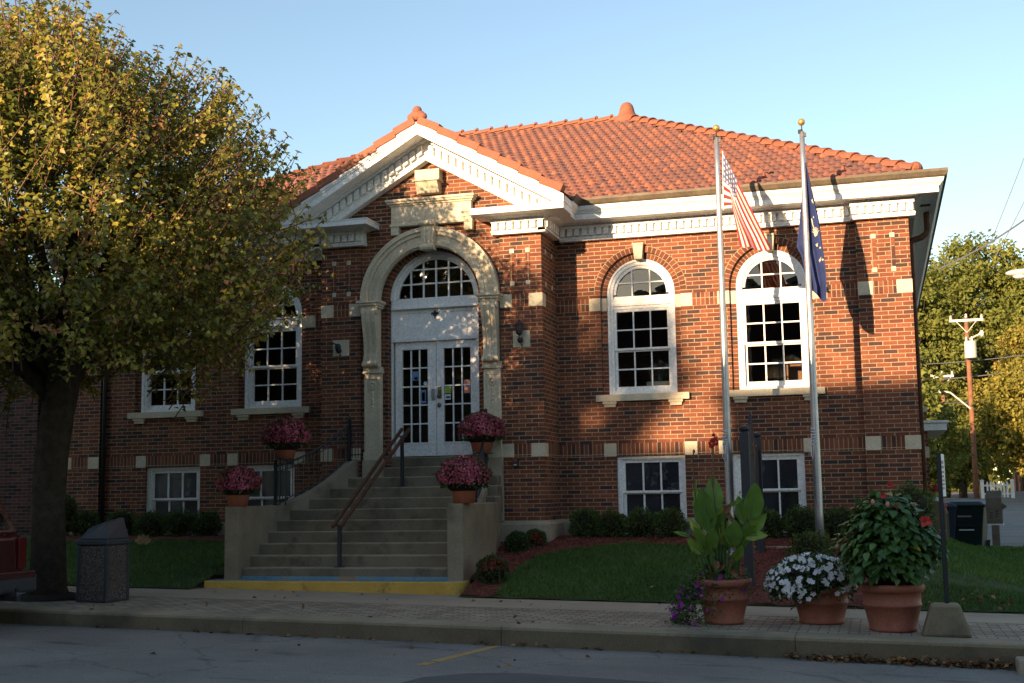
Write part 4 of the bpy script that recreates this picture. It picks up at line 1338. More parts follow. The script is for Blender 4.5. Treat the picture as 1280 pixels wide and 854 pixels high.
def door(x0, x1, g0, g1, hand):
    mb = MB()
    y0, y1 = DY+0.03, DY+0.075
    zb, zt = 1.05, 2.925
    mb.box(x0, g0, y0, y1, zb, zt); mb.box(g1, x1, y0, y1, zb, zt)
    mb.box(g0, g1, y0+0.002, y1, 2.80, zt); mb.box(g0, g1, y0+0.002, y1, zb, 1.27)
    for i in range(1, 3):
        x = g0+(g1-g0)*i/3; mb.box(x-0.011, x+0.011, y0+0.008, y1, 1.27, 2.80)
    for j in range(1, 5):
        z = 1.27+(2.80-1.27)*j/5; mb.box(g0, g1, y0+0.011, y1, z-0.011, z+0.011)
    for (a, b_, c, d) in ((g0-0.022, g0, 1.25, 2.82), (g1, g1+0.022, 1.25, 2.82), (g0, g1, 2.80, 2.822), (g0, g1, 1.248, 1.27)):
        mb.box(a, b_, y0-0.010, y0+0.004, c, d)
    d = mb.build('door', 'white_door', LIB)
    mb = MB(); mb.face([(g0, DY+0.058, 1.27), (g1, DY+0.058, 1.27), (g1, DY+0.058, 2.80), (g0, DY+0.058, 2.80)])
    mb.build('pane', 'glass', d, fixn=False)
    mb = MB()
    if hand:
        mb.box(x0+0.02, x0+0.085, y0-0.012, y0, 1.98, 2.17); mb.ell((x0+0.052, y0-0.045, 2.02), 0.032, 0.03, 0.032, 12, 8)
        mb.ell((x0+0.052, y0-0.025, 1.87), 0.036, 0.03, 0.036, 12, 8)
        mb.build('handle', 'brass', d, smooth=False)
    else:
        mb.box(x1-0.075, x1-0.012, y0-0.02, y0, 1.96, 2.14); mb.box(x1-0.075, x1-0.03, y0-0.035, y0-0.02, 1.99, 2.11)
        mb.build('handle', 'galv', d)
    return d
dL = door(-0.725, -0.012, -0.60, -0.155, False)
dR = door(-0.004, 0.725, 0.125, 0.585, True)
def notice(par, x0, x1, z0, z1, mat):
    mb = MB(); mb.box(x0, x1, DY+0.050, DY+0.0565, z0, z1)
    mb.build('notice', mat, par)
notice(dL, -0.44, -0.32, 2.29, 2.44, 'sticker_blue'); notice(dL, -0.40, -0.34, 2.30, 2.345, 'sticker_white')
notice(dL, -0.285, -0.20, 1.915, 2.13, 'sticker_blue'); notice(dL, -0.27, -0.215, 1.95, 2.09, 'sticker_white')
mb = MB(); mb.tube([(-0.205, DY+0.0455, 2.235), (-0.205, DY+0.0565, 2.235)], 0.032, 16); mb.build('notice', 'sticker_white', dL)
notice(dR, 0.13, 0.24, 2.06, 2.17, 'sticker_green'); notice(dR, 0.13, 0.23, 1.955, 2.045, 'sticker_white'); notice(dR, 0.15, 0.22, 1.98, 2.01, 'sticker_pink')
notice(dR, 0.46, 0.565, 2.05, 2.27, 'sticker_pink')
# rooms behind the glass
mb = MB(); mb.box(-7.3, 7.3, 5.2, 5.3, -0.5, 4.9); mb.build('interior_wall', 'room_wall', LIB)
mb = MB(); mb.box(-7.3, 7.3, 0.25, 5.2, 1.15, 1.25); mb.build('interior_floor', 'room_wall', LIB)
mb = MB(); mb.box(-1.19, 1.19, 0.22, 0.28, 0.9, 4.5); mb.build('vestibule_wall', 'room_wall', LIB)
def bookcase(x0, x1, y, z1):
    mb = MB()
    mb.box(x0, x1, y+0.28, y+0.30, 1.25, z1)
    for x in (x0, x1-0.03): mb.box(x, x+0.03, y, y+0.28, 1.25, z1)
    n = int((z1-1.25)/0.36)
    for k in range(n+1): mb.box(x0+0.03, x1-0.03, y, y+0.28, 1.25+k*(z1-1.28)/n, 1.28+k*(z1-1.28)/n)
    mb.build('bookcase', 'bookcase', LIB)
bookcase(5.50, 6.7, 0.95, 2.44); bookcase(3.3, 4.5, 4.0, 2.5); bookcase(-5.6, -4.3, 3.0, 3.1); bookcase(1.95, 3.0, 3.4, 3.0)
mb = MB(); mb.box(3.25, 3.62, 0.6, 0.66, 2.0, 2.22); mb.box(3.58, 3.78, 0.5, 0.9, 1.25, 2.05); mb.build('display_card', 'sticker_white', LIB)
# stone plaques behind the wall lanterns
mb = MB()
mb.box(-1.685, -1.40, PY-0.014, PY+0.02, 2.71, 2.975); mb.piece(); mb.box(1.41, 1.69, PY-0.014, PY+0.02, 2.71, 2.975)
mb.build_pieces('lantern_plaque', 'stone', LIB, bevel=0.005)
# side porch at the right-hand flank
mb = MB()
mb.box(7.484, 7.70, 3.0, 6.2, -1.0, 1.72)
po = mb.build('side_porch', 'brick', LIB)
mb = MB(); mb.box(7.485, 7.72, 2.98, 6.22, 1.72, 1.80); mb.box(7.486, 7.715, 2.985, 6.215, 0.93, 1.11)
mb.build('cap_stone', 'stone', po)
mb = MB(); mb.box(7.486, 8.02, 2.9, 6.3, 1.39, 1.52); mb.box(7.487, 8.06, 2.86, 6.34, 1.52, 1.56)
mb.build('porch_canopy', 'white', po)

# ------------------------------------------------------------------ entrance steps
STEP = thing('entrance_steps', 'broad concrete entrance steps with flared cheek walls and yellow painted bottom kerb', 'steps', (-0.4, -2.2, -0.9))
LX = [None, -2.05, -2.05, -2.03, -2.02, -1.99, -1.96, -1.92, -1.72, -1.50, -1.34, -1.22]
RXs = [None, 1.22, 1.22, 1.22, 1.22, 1.22, 1.22, 1.20, 1.14, 1.08, 1.03, 1.0]
NY = [-3.60+0.27*k for k in range(12)]
zk = lambda k: -0.91+0.162*k         # top of step k (1-based)
for k in range(1, 12):
    mb = MB()
    y0 = NY[k]
    y1 = NY[k+1]+0.03 if k < 11 else -0.56
    lx, rx = LX[k]-0.12, RXs[k]+0.12
    n = 26
    zt = zk(k+1)
    mb.box(lx, rx, y0, y1, zk(k)-0.25, zt)
    mb.build('step', 'step', STEP, bevel=0.016)
# bottom step: yellow face, blue top, rounded right end
mb = MB()
out = [(-2.47, -3.62), (1.18, -3.62)] + [(1.18+0.24*math.sin(t), -3.38-0.24*math.cos(t)) for t in [math.pi/2*i/8 for i in range(1, 9)]] + [(1.42, -3.25), (-2.47, -3.25)]
mb.slab(out, lambda x, y: -1.2, lambda x, y: -0.752)
bs = mb.build('bottom_step', 'yellow_paint', STEP, bevel=0.016)
mb = MB()
ins = [(-2.455, -3.600), (1.16, -3.600)] + [(1.16+0.235*math.sin(t), -3.375-0.225*math.cos(t)) for t in [math.pi/2*i/8 for i in range(1, 9)]] + [(1.40, -3.255), (-2.455, -3.255)]
mb.slab(ins, -0.756, -0.7485)
mb.box(-2.02, 1.15, NY[1]-0.003, NY[1]+0.05, -0.7495, -0.705)
mb.build('painted_top', 'blue_paint', bs)
# left cheek wall: straight pedestal then a rising sweep that narrows the flight
def wall_path(mb, pts, w, zbot):
    """pts: (x, y, ztop); continuous wall of width w (list or number)."""
    P = [Vector((p[0], p[1])) for p in pts]
    L, Rr = [], []
    for i in range(len(P)):
        d = (P[min(i+1, len(P)-1)]-P[max(i-1, 0)]).normalized()
        nrm = Vector((-d.y, d.x))
        ww = w[i] if isinstance(w, list) else w
        L.append(P[i]+nrm*ww/2); Rr.append(P[i]-nrm*ww/2)
    vs = []
    for i in range(len(P)):
        z = pts[i][2]
        vs += [(L[i].x, L[i].y, zbot), (Rr[i].x, Rr[i].y, zbot), (Rr[i].x, Rr[i].y, z), (L[i].x, L[i].y, z)]
    fs = [(0, 1, 2, 3)]
    for i in range(len(P)-1):
        a, b_ = i*4, (i+1)*4
        for k in range(4):
            k2 = (k+1) % 4
            fs.append((a+k, a+k2, b_+k2, b_+k))
    n = (len(P)-1)*4
    fs.append((n+3, n+2, n+1, n))
    mb.mesh(vs, fs)
def smooth_path(pts, n=24):
    """Catmull-Rom through pts."""
    pts = [Vector(p) for p in pts]
    q = [pts[0]*2-pts[1]] + pts + [pts[-1]*2-pts[-2]]
    res = []
    m = len(pts)-1
    for i in range(n+1):
        t = i/n*m
        k = min(int(t), m-1); f = t-k
        p0, p1, p2, p3 = q[k], q[k+1], q[k+2], q[k+3]
        res.append(0.5*((2*p1)+(p2-p0)*f+(2*p0-5*p1+4*p2-p3)*f*f+(3*p1-p0-3*p2+p3)*f*f*f))
    return res
CL = [(-2.135, -3.45, 0.292), (-2.135, -2.7, 0.292), (-2.12, -2.2, 0.295), (-2.03, -1.92, 0.345), (-1.84, -1.66, 0.47), (-1.63, -1.42, 0.64), (-1.46, -1.2, 0.83), (-1.36, -1.02, 0.985), (-1.33, -0.86, 1.02)]
CLp = [CL[0]] + [tuple(p) for p in smooth_path(CL[1:], 26)]
mb = MB(); wall_path(mb, CLp, 0.215, -1.1)
mb.build('cheek_wall', 'concrete', STEP, bevel=0.014)
mb = MB()
po = [(1.155, -3.45), (1.385, -3.45), (1.40, -2.6), (1.37, -1.9), (1.29, -1.4), (1.19, -1.03), (0.95, -1.03), (1.00, -1.6), (1.08, -2.1), (1.155, -2.5)]
mb.slab(po, -1.1, 0.292)
mb.build('cheek_wall', 'concrete', STEP, bevel=0.014)
CRp = [tuple(p) for p in smooth_path([(1.215, -2.55, 0.27), (1.19, -2.15, 0.33), (1.12, -1.75, 0.48), (1.05, -1.4, 0.70), (1.00, -1.15, 0.90), (0.985, -1.04, 0.98)], 20)]
mb = MB(); wall_path(mb, CRp, 0.11, -1.0)
mb.build('cheek_wall', 'concrete', STEP, bevel=0.012)
# iron railings that follow the cheek walls
def railing(name, label, path, loc, posts, h=0.60):
    t = thing(name, label, 'railing', loc)
    P = [Vector(p) for p in path]
    up = Vector((0, 0, 1))
    mb = MB()
    mb.tube([p+up*h for p in P], 0.016, 8); mb.tube([p+up*(h-0.09) for p in P], 0.008, 6)
    mb.build('top_rail', 'iron', t)
    mb = MB(); mb.tube([p+up*0.055 for p in P], 0.010, 6); mb.build('bottom_rail', 'iron', t)
    mb = MB()
    Ls = [0]
    for i in range(1, len(P)):
        Ls.append(Ls[-1]+(P[i]-P[i-1]).length)
    n = max(2, int(Ls[-1]/0.095))
    for k in range(1, n):
        s = Ls[-1]*k/n
        i = max(j for j in range(len(Ls)) if Ls[j] <= s); i = min(i, len(P)-2)
        f = (s-Ls[i])/max(1e-6, Ls[i+1]-Ls[i])
        p = P[i].lerp(P[i+1], f)
        mb.tube([p+up*0.03, p+up*h], 0.0075, 6)
    bal = mb.build('balusters', 'iron', t)
    for (p, hh, r) in posts:
        mb = MB()
        mb.box(p[0]-r, p[0]+r, p[1]-r, p[1]+r, p[2], p[2]+hh)
        mb.box(p[0]-r*1.6, p[0]+r*1.6, p[1]-r*1.6, p[1]+r*1.6, p[2], p[2]+0.02)
        mb.ell((p[0], p[1], p[2]+hh+r*1.1), r*1.35, r*1.35, r*1.5, 10, 6)
        mb.build('post', 'iron', t)
    return t
lp = [p for p in CLp if p[1] > -2.25 and p[1] < -0.99]
railing('iron_railing', 'black iron railing rising along the curved left cheek wall', lp, (-1.8, -1.6, 0.4),
        [((-2.09, -2.17, 0.295), 0.66, 0.020), ((-1.36, -1.02, 0.985), 0.66, 0.026)])
t = bpy.data.objects['iron_railing']
mb = MB()
mb.tube([(-1.36, -1.02, 1.55), (-1.12, -1.10, 1.55)], 0.014, 8); mb.tube([(-1.36, -1.02, 1.08), (-1.12, -1.10, 1.08)], 0.010, 6)
for k in range(1, 5):
    f = k/4; mb.tube([(-1.36+0.24*f, -1.02-0.08*f, 1.03), (-1.36+0.24*f, -1.02-0.08*f, 1.55)], 0.0075, 6)
mb.build('landing_rail', 'iron', t)
rp = [p for p in CRp if p[1] < -1.05]
railing('iron_railing', 'black iron railing with ball finial along the right cheek wall', rp, (1.1, -1.6, 0.5),
        [((1.20, -2.30, 0.29), 0.70, 0.020), ((0.985, -1.08, 0.93), 0.76, 0.024)])

# centre handrail: two brown rails on dark posts
t = thing('handrail', 'double brown handrail on two dark posts up the middle of the steps', 'handrail', (-0.45, -2.2, 0))
pa, pb = Vector((-0.56, -3.18, -0.586)), Vector((-0.335, -1.30, 0.548))
ha, hb = Vector((-0.56, -3.18, 0.005)), Vector((-0.335, -1.30, 1.345))
for p, q in ((pa, ha), (pb, hb)):
    mb = MB(); mb.beam(p, q, 0.05, 0.05, (0, 1, 0)); mb.box(p.x-0.06, p.x+0.06, p.y-0.06, p.y+0.06, p.z, p.z+0.012)
    mb.build('post', 'iron', t, bevel=0.004)
d = (hb-ha)
for sx in (-1, 1):
    a = ha - d*0.045 + Vector((sx*0.062, 0, 0.035)); b_ = hb + d*0.065 + Vector((sx*0.062, 0, 0.035))
    mb = MB(); mb.beam(a, b_, 0.042, 0.048); mb.build('rail', 'rail_brown', t, bevel=0.008)
mb = MB()
for f in (0.0, 1.0):
    p = ha.lerp(hb, f); mb.beam(p+Vector((-0.08, 0, 0.0)), p+Vector((0.08, 0, 0.0)), 0.03, 0.02)
mb.build('bracket', 'iron', t)

# ------------------------------------------------------------------ small fixtures on the pavilion
def lantern(loc, label):
    t = thing('wall_lantern', label, 'lantern', loc, 'iron lanterns beside the entrance')
    x, y, z = loc
    mb = MB()
    mb.tube([(x, y, z-0.05), (x, y-0.06, z-0.07), (x-0.015, y-0.10, z-0.02), (x-0.015, y-0.10, z+0.03)], 0.014, 8)
    mb.ell((x-0.01, y-0.06, z-0.045), 0.05, 0.05, 0.045, 12, 8)
    mb.tube([(x, y-0.02, z-0.10), (x, y-0.02, z-0.14)], 0.012, 6)
    mb.build('bracket', 'iron', t)
    return t, MB()
t, mb = lantern((1.56, PY-0.014, 2.86), 'black iron lantern with caged shade on the right-hand stone plaque')
x, y, z = 1.545, PY-0.114, 2.89
mb.lathe((x, y, z), [(0.02, 0.0), (0.05, 0.02), (0.062, 0.10), (0.066, 0.15), (0.075, 0.155), (0.05, 0.19), (0.022, 0.21), (0.02, 0.235), (0.0, 0.25)], 8)
mb.build('shade', 'iron', t)
t, mb = lantern((-1.545, PY-0.014, 2.84), 'broken black lantern bracket on the left-hand stone plaque')
x, y, z = -1.56, PY-0.10, 2.85
mb.ell((x, y, z), 0.055, 0.05, 0.06, 10, 7); mb.tube([(x, y, z+0.03), (x-0.06, y-0.02, z+0.06), (x-0.10, y-0.03, z+0.055)], 0.012, 6)
mb.build('arm', 'iron', t)
t = thing('alarm_bell', 'small dark alarm box with red top on the brick right of the steps', 'alarm', (1.43, PY, 0.9))
mb = MB(); mb.box(1.385, 1.475, PY-0.06, PY, 0.83, 0.955); mb.build('housing', 'iron', t, bevel=0.006)
mb = MB(); mb.box(1.405, 1.45, PY-0.065, PY-0.058, 0.915, 0.945); mb.build('lens', 'red', t)
mb = MB(); mb.box(1.405, 1.455, PY-0.064, PY-0.058, 0.855, 0.868); mb.build('label_strip', 'sticker_white', t)

# ------------------------------------------------------------------ mums in terracotta pots
def pot_shape(mb, c, r0, r1, h, rim=0.045):
    mb.lathe(c, [(r0, 0.0), (r0+(r1-r0)*0.8, h-rim-0.01), (r1-0.005, h-rim), (r1+0.012, h-rim), (r1+0.014, h), (r1-0.012, h), (r1-0.02, h-0.04)], 24)
def dome_points(n, r, rz, c, zmin=-0.25):
    p = rdir(n*2); p = p[p[:, 2] > zmin][:n]
    q = p.copy()
    sd = c[0]*7.3
    lump = 1+0.055*np.sin(5*p[:, 0]+1.3+sd)*np.sin(6*p[:, 1]+0.4)+0.06*np.sin(9*p[:, 2]+3*p[:, 0]+sd)+0.04*np.sin(14*p[:, 0]+11*p[:, 1]+sd)
    return np.array(c)+q*np.array([r, r, rz])*(lump*(1+RNG.normal(0, 0.025, len(p))))[:, None], p
def mum_pot(label, base, r0, r1, h, br, bz, seed):
    t = thing('potted_mum', label, 'flower pot', base, 'pink mums in terracotta pots on the steps')
    mb = MB(); pot_shape(mb, base, r0, r1, h); mb.build('pot', 'terracotta', t, smooth=True)
    c = (base[0], base[1], base[2]+h+bz*0.22)
    p, nn = dome_points(2900, br, bz, c, -0.32)
    V, F, rn = cards(7, p, nn+RNG.normal(0, 0.35, p.shape), RNG.uniform(0.009, 0.019, len(p)), np.clip(RNG.normal(0.48, 0.22, len(p))+0.22*np.sin(6*p[:, 0]*3+p[:, 2]*9), 0, 1))
    me = fastmesh('blooms', V-np.array(base), F, rn); put(me, 'blooms', 'mum', t)
    p, nn = dome_points(900, br*0.93, bz*0.93, c, -0.5)
    me = leaves('foliage', p-np.array(base), nn+RNG.normal(0, 0.6, p.shape), rdir(len(p)), 0.055, 0.03)
    put(me, 'foliage', 'leaf_dark', t)
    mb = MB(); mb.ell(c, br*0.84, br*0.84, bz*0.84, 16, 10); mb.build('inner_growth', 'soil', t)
mum_pot('pink mum in a pot on the low left pedestal of the steps', (-2.13, -3.27, 0.292), 0.135, 0.185, 0.27, 0.315, 0.25, 1)
mum_pot('pink mum in a pot on the low right pedestal of the steps', (1.35, -3.28, 0.292), 0.145, 0.185, 0.30, 0.35, 0.28, 2)
mum_pot('pink mum in a pot raised on the left iron railing', (-1.90, -2.20, 1.005), 0.125, 0.175, 0.27, 0.36, 0.28, 3)
mum_pot('sunlit pink mum in a pot raised on the right iron railing', (0.99, -1.32, 1.05), 0.14, 0.195, 0.28, 0.345, 0.27, 4)
def stand(label, x, y, z0, z1):
    t = thing('pot_stand', label, 'pot stand', (x, y, z0), 'iron stands under the raised mums')
    for sx in (-0.05, 0.05):
        mb = MB(); mb.tube([(x+sx, y, z0), (x+sx, y, z1-0.01)], 0.014, 8); mb.build('leg', 'iron', t)
    mb = MB(); mb.tube([(x, y, z1-0.014), (x, y, z1-0.001)], 0.15, 20); mb.build('plate', 'iron', t)
stand('twin post iron stand under the raised left mum', -1.93, -2.24, 0.292, 1.004)
stand('iron stand under the sunlit raised right mum', 1.02, -1.32, 0.292, 1.049)

# ------------------------------------------------------------------ shrubs
def shrub_mesh(rx, rz, n, seed):
    p = rdir(n)
    lump = 1+0.15*np.sin(4.3*p[:, 0]+seed)*np.sin(5.1*p[:, 1]+2*seed)+0.10*np.sin(6.7*p[:, 2]+seed)+0.06*np.sin(11*p[:, 0]+9*p[:, 2]+seed)
    r = lump*RNG.uniform(0.80, 1.06, n)
    pos = p*np.array([rx, rx, rz])*r[:, None]
    d = p+RNG.normal(0, 0.55, p.shape)+np.array([0, 0, 0.25])
    return leaves('foliage', pos+np.array([0, 0, rz*0.98]), d, rdir(n), RNG.uniform(0.028, 0.048, n), RNG.uniform(0.016, 0.026, n), np.clip(RNG.normal(0.45, 0.25, n)+0.25*(r-0.93), 0, 1))
def shrub(name, label, loc, rx, rz, n=1900, seed=1.0, group=None, mat='leaf_box'):
    t = thing(name, label, 'shrub', loc, group)
    put(shrub_mesh(rx, rz, n, seed), 'foliage', mat, t)
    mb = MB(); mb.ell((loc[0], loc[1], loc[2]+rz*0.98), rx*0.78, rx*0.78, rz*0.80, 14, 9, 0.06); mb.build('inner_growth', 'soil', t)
    return t
GB = 'round boxwoods along the library wall'
for lab, x, y, r, rz, sd in [
    ('round boxwood just right of the tree trunk', -6.72, -0.42, 0.25, 0.205, 1),
    ('round boxwood peeping out behind the trash bin lid', -5.95, -0.42, 0.25, 0.21, 2),
    ('round boxwood just right of the trash bin', -5.36, -0.42, 0.265, 0.205, 3),
    ('round boxwood in front of the left blinded basement window', -4.80, -0.44, 0.26, 0.215, 4),
    ('round boxwood nearest the left cheek wall of the steps', -4.29, -0.42, 0.225, 0.20, 5),
    ('round boxwood right of the steps, nearest the entrance pavilion', 2.40, -0.47, 0.22, 0.215, 6),
    ('round boxwood just left of the middle basement window', 2.83, -0.45, 0.205, 0.205, 7),
    ('round boxwood under the left half of the middle basement window', 3.28, -0.47, 0.235, 0.205, 8),
    ('round boxwood under the right half of the middle basement window', 3.74, -0.47, 0.235, 0.205, 9),
    ('round boxwood between the canna planter and the sign posts', 4.62, -0.47, 0.21, 0.205, 10),
    ('round boxwood just right of the dark sign posts', 5.24, -0.47, 0.20, 0.20, 11),
    ('round boxwood just left of the right flagpole foot', 5.71, -0.47, 0.245, 0.215, 12),
    ('round boxwood just right of the right flagpole foot', 6.26, -0.47, 0.235, 0.21, 13)]:
    shrub('boxwood_shrub', lab, (x, y, z_yard(x, y)-0.01), r*1.06, rz*1.06, 2400, sd*1.7, GB)
shrub('evergreen_shrub', 'tall narrow evergreen shrub beside the tree trunk', (-7.05, -0.55, z_yard(-7, -0.5)), 0.20, 0.37, 2600, 3.3)
shrub('evergreen_shrub', 'tall dark shrub behind the red flowered planter', (7.27, -0.75, z_yard(7.27, -0.75)), 0.33, 0.42, 3200, 5.1)
shrub('barberry_shrub', 'low dark shrub with purple tips at the right flagpole foot', (5.93, -2.0, z_yard(5.93, -2.0)-0.03), 0.27, 0.20, 2200, 2.4)

def ground_mum(label, loc, r, rz, red):
    t = thing('garden_mum', label, 'flowers', loc, 'small mums in the mulch by the steps')
    p, nn = dome_points(1000, r, rz, (loc[0], loc[1], loc[2]+rz*0.75), -0.75)
    me = leaves('foliage', p-np.array(loc), nn+RNG.normal(0, 0.6, p.shape), rdir(len(p)), 0.045, 0.022); put(me, 'foliage', 'leaf_dark', t)
    k = p[:, 2] > loc[2]+rz*(0.75+0.15) if red == 1 else p[:, 2] > loc[2]+rz*0.3
    if red:
        p2, n2 = p[k], nn[k]
        V, F, rn = cards(7, p2, n2, RNG.uniform(0.012, 0.02, len(p2)), RNG.random(len(p2)))
        put(fastmesh('blooms', V-np.array(loc), F, rn), 'blooms', 'mum_red', t)
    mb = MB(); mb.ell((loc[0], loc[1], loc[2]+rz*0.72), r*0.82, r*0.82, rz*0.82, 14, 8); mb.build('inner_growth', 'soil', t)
ground_mum('green mum with rusty red buds at the foot of the right pedestal', (1.75, -3.28, z_yard(1.75, -3.28)), 0.20, 0.19, 1)
ground_mum('dark green mum bush against the right cheek wall', (1.62, -1.62, z_yard(1.62, -1.62)), 0.16, 0.15, 0)
ground_mum('small deep red mum behind the dark green one by the wall', (1.80, -1.25, z_yard(1.80, -1.25)), 0.15, 0.13, 2)

# ------------------------------------------------------------------ planters on the kerbside
def planter(t, c, r0, r1, h):
    mb = MB()
    mb.lathe(c, [(r0-0.01, 0), (r0, 0.01), (r0+0.005, 0.03), (r0+0.0, 0.04), (r0+(r1-r0)*0.5, h*0.52), (r0+(r1-r0)*0.5+0.010, h*0.53), (r0+(r1-r0)*0.53+0.010, h*0.58), (r0+(r1-r0)*0.55, h*0.59),
                 (r1-0.035, h-0.085), (r1-0.015, h-0.08), (r1+0.0, h-0.055), (r1+0.005, h-0.03), (r1, h-0.008), (r1-0.02, h), (r1-0.045, h-0.005), (r1-0.055, h-0.05)], 40)
    mb.build('pot', 'planter', t, smooth=True)
    mb = MB(); mb.lathe((c[0], c[1], c[2]+h-0.06), [(r1-0.05, 0), (r1*0.5, 0.02), (0.0, 0.03)], 20, cap=False); mb.build('soil', 'soil', t)

def big_leaf(mb, base, tip, width, normal, curl=0.12, nseg=8, fold=0.18):
    """broad leaf from base to tip with a midrib fold and a drooping end."""
    base, tip, normal = Vector(base), Vector(tip), Vector(normal)
    d = tip-base; L = d.length; d.normalize()
    s = d.cross(normal).normalized(); u = s.cross(d).normalized()
    vs = []
    for i in range(nseg+1):
        f = i/nseg
        w = width*0.5*(math.sin(math.pi*min(1, f**0.85))**0.8 if 0 < f < 1 else 0.0)+0.002
        c = base+d*(L*f)-u*(curl*L*f*f)
        wob = 0.012*math.sin(f*17+base.x*30)
        vs += [c-s*w+u*(w*fold+wob), c-s*w*0.5+u*(w*fold*0.35), c, c+s*w*0.5+u*(w*fold*0.35), c+s*w+u*(w*fold-wob)]
    fs = []
    for i in range(nseg):
        for k in range(4):
            fs.append((i*5+k, i*5+k+1, i*5+6+k, i*5+5+k))
    mb.mesh(vs, fs)
def put_rnd(mb, name, mat, parent, rndf, smooth=True):
    o = mb.build(name, mat, parent, smooth=smooth, fixn=False)
    a = o.data.attributes.new("rnd", 'FLOAT', 'POINT')
    a.data.foreach_set("value", np.array([rndf(i) for i in range(len(o.data.vertices))], np.float32))
    return o

# canna planter with trailing purple petunias
c = (5.20, -6.02, z_walk(5.2)+0.004)
t = thing('canna_planter', 'terracotta planter of tall canna leaves with trailing purple petunias', 'planter', c)
planter(t, c, 0.205, 0.305, 0.475)
zt = c[2]+0.46
mb = MB(); st = MB()
canna = [  # blade base, tip, width, depth offset, lean of the face
    ((5.091, -0.015), (5.003, 0.44), 0.25, -0.10, -0.5), ((5.152, 0.19), (5.124, 0.583), 0.165, 0.03, 0.3), ((4.939, 0.18), (4.908, 0.532), 0.075, 0.05, -1.2),
    ((5.521, 0.102), (5.602, 0.49), 0.195, -0.06, 0.5), ((5.443, -0.077), (5.696, 0.154), 0.14, 0.0, 0.6), ((5.443, -0.077), (5.693, -0.06), 0.10, -0.10, 0.2),
    ((5.296, -0.183), (5.389, 0.079), 0.19, -0.16, 0.4), ((5.467, -0.077), (5.584, 0.036), 0.115, -0.12, 0.9), ((5.068, -0.159), (4.833, 0.108), 0.09, -0.02, -0.7),
    ((4.852, -0.073), (4.681, -0.024), 0.04, 0.0, -0.3), ((5.263, 0.23), (5.452, 0.324), 0.04, 0.0, 0.6), ((5.11, 0.021), (5.26, 0.164), 0.125, -0.08, 0.7),
    ((5.066, -0.195), (4.916, 0.023), 0.115, -0.14, -0.6), ((5.296, -0.183), (5.223, -0.039), 0.115, -0.18, -0.8), ((5.03, 0.05), (5.07, 0.47), 0.17, 0.08, 0.9),
    ((5.40, -0.20), (5.50, 0.02), 0.12, 0.06, -0.4), ((5.20, -0.10), (5.17, 0.30), 0.15, 0.10, 0.2), ((5.12, -0.30), (5.03, -0.10), 0.12, -0.2, -0.9), ((5.33, -0.32), (5.45, -0.18), 0.11, -0.2, 0.8), ((5.45, 0.05), (5.37, 0.36), 0.12, 0.08, -0.6), ((5.08, -0.22), (5.16, 0.0), 0.13, -0.2, 0.5), ((5.0, -0.25), (4.86, -0.10), 0.10, -0.16, -0.2)]
for (b0, t0, w, dy, lean) in canna:
    B = Vector((b0[0], -6.05+dy*0.5, b0[1])); T = Vector((t0[0], -6.05+dy, t0[1]))
    foot = Vector((c[0]+(b0[0]-c[0])*0.45, -6.03+dy*0.3, zt-0.05))
    st.tube([foot, foot.lerp(B, 0.55)+Vector((-(b0[0]-c[0])*0.10, 0, 0.02)), B, B.lerp(T, 0.6)], [0.015, 0.013, 0.009, 0.003], 7)
    big_leaf(mb, B-(T-B)*0.06, T, w*1.12, Vector((lean, -1, 0.25)), 0.06+0.12*random.random(), 12, random.uniform(0.12, 0.35))
put_rnd(mb, 'leaf', 'leaf_canna', t, lambda i: (i//65*0.37) % 1.0)
st.build('stalk', 'stem', t, smooth=True)
mb = MB()
for (x, z, r) in ((5.14, 0.93, 0.035), (5.15, 0.97, 0.03), (5.13, 0.89, 0.03), (5.16, 0.90, 0.028)):
    for k in range(5):
        q = Vector((x+random.uniform(-r, r), -6.0+random.uniform(-r, r), z+random.uniform(-r, r)))
        big_leaf(mb, q, q+Vector((random.uniform(-0.03, 0.03), -0.02, random.uniform(0.02, 0.055))), 0.03, (0, -1, 0.2), 0.1, 4)
put_rnd(mb, 'flower', 'hib_red', t, lambda i: random.random())
mb = MB()
mb.tube([(5.12, -6.0, 0.2), (5.13, -6.0, 0.6), (5.14, -6.0, 0.92)], [0.014, 0.012, 0.009], 6); mb.tube([(4.93, -6.0, 0.3), (4.91, -6.0, 0.74), (4.93, -6.0, 0.86)], [0.008, 0.005, 0.01], 6)
mb.tube([(5.57, -6.03, 0.5), (5.59, -6.03, 0.78), (5.575, -6.03, 0.9), (5.60, -6.03, 0.96)], [0.007, 0.006, 0.009, 0.007], 6)
for (x, z) in ((4.92, 0.78), (4.93, 0.84), (5.58, 0.83), (5.60, 0.88), (5.56, 0.80)):
    mb.ell((x, -6.0, z), 0.014, 0.014, 0.022, 8, 6)
mb.build('seed_stem', 'twig', t)
mb = MB()
for i in range(22):
    b0 = Vector((c[0]+random.uniform(-0.16, 0.16), c[1]+random.uniform(-0.1, 0.1), zt+random.uniform(-0.02, 0.45)))
    if i > 15:
        b0 = Vector((5.26+random.uniform(-0.05, 0.1), -6.05, 0.10+random.uniform(-0.1, 0.2)))
    big_leaf(mb, b0, b0+Vector((random.uniform(-0.14, 0.14), random.uniform(-0.1, 0.05), random.uniform(-0.22, -0.05))), random.uniform(0.05, 0.10), (random.uniform(-1, 1), -1, 0.1), 0.3, 5, 0.5)
mb.build('withered_leaf', 'dry_leaf', t, smooth=True, fixn=False)
def trail(n, gen):
    p = np.array([gen() for _ in range(n)])
    return p
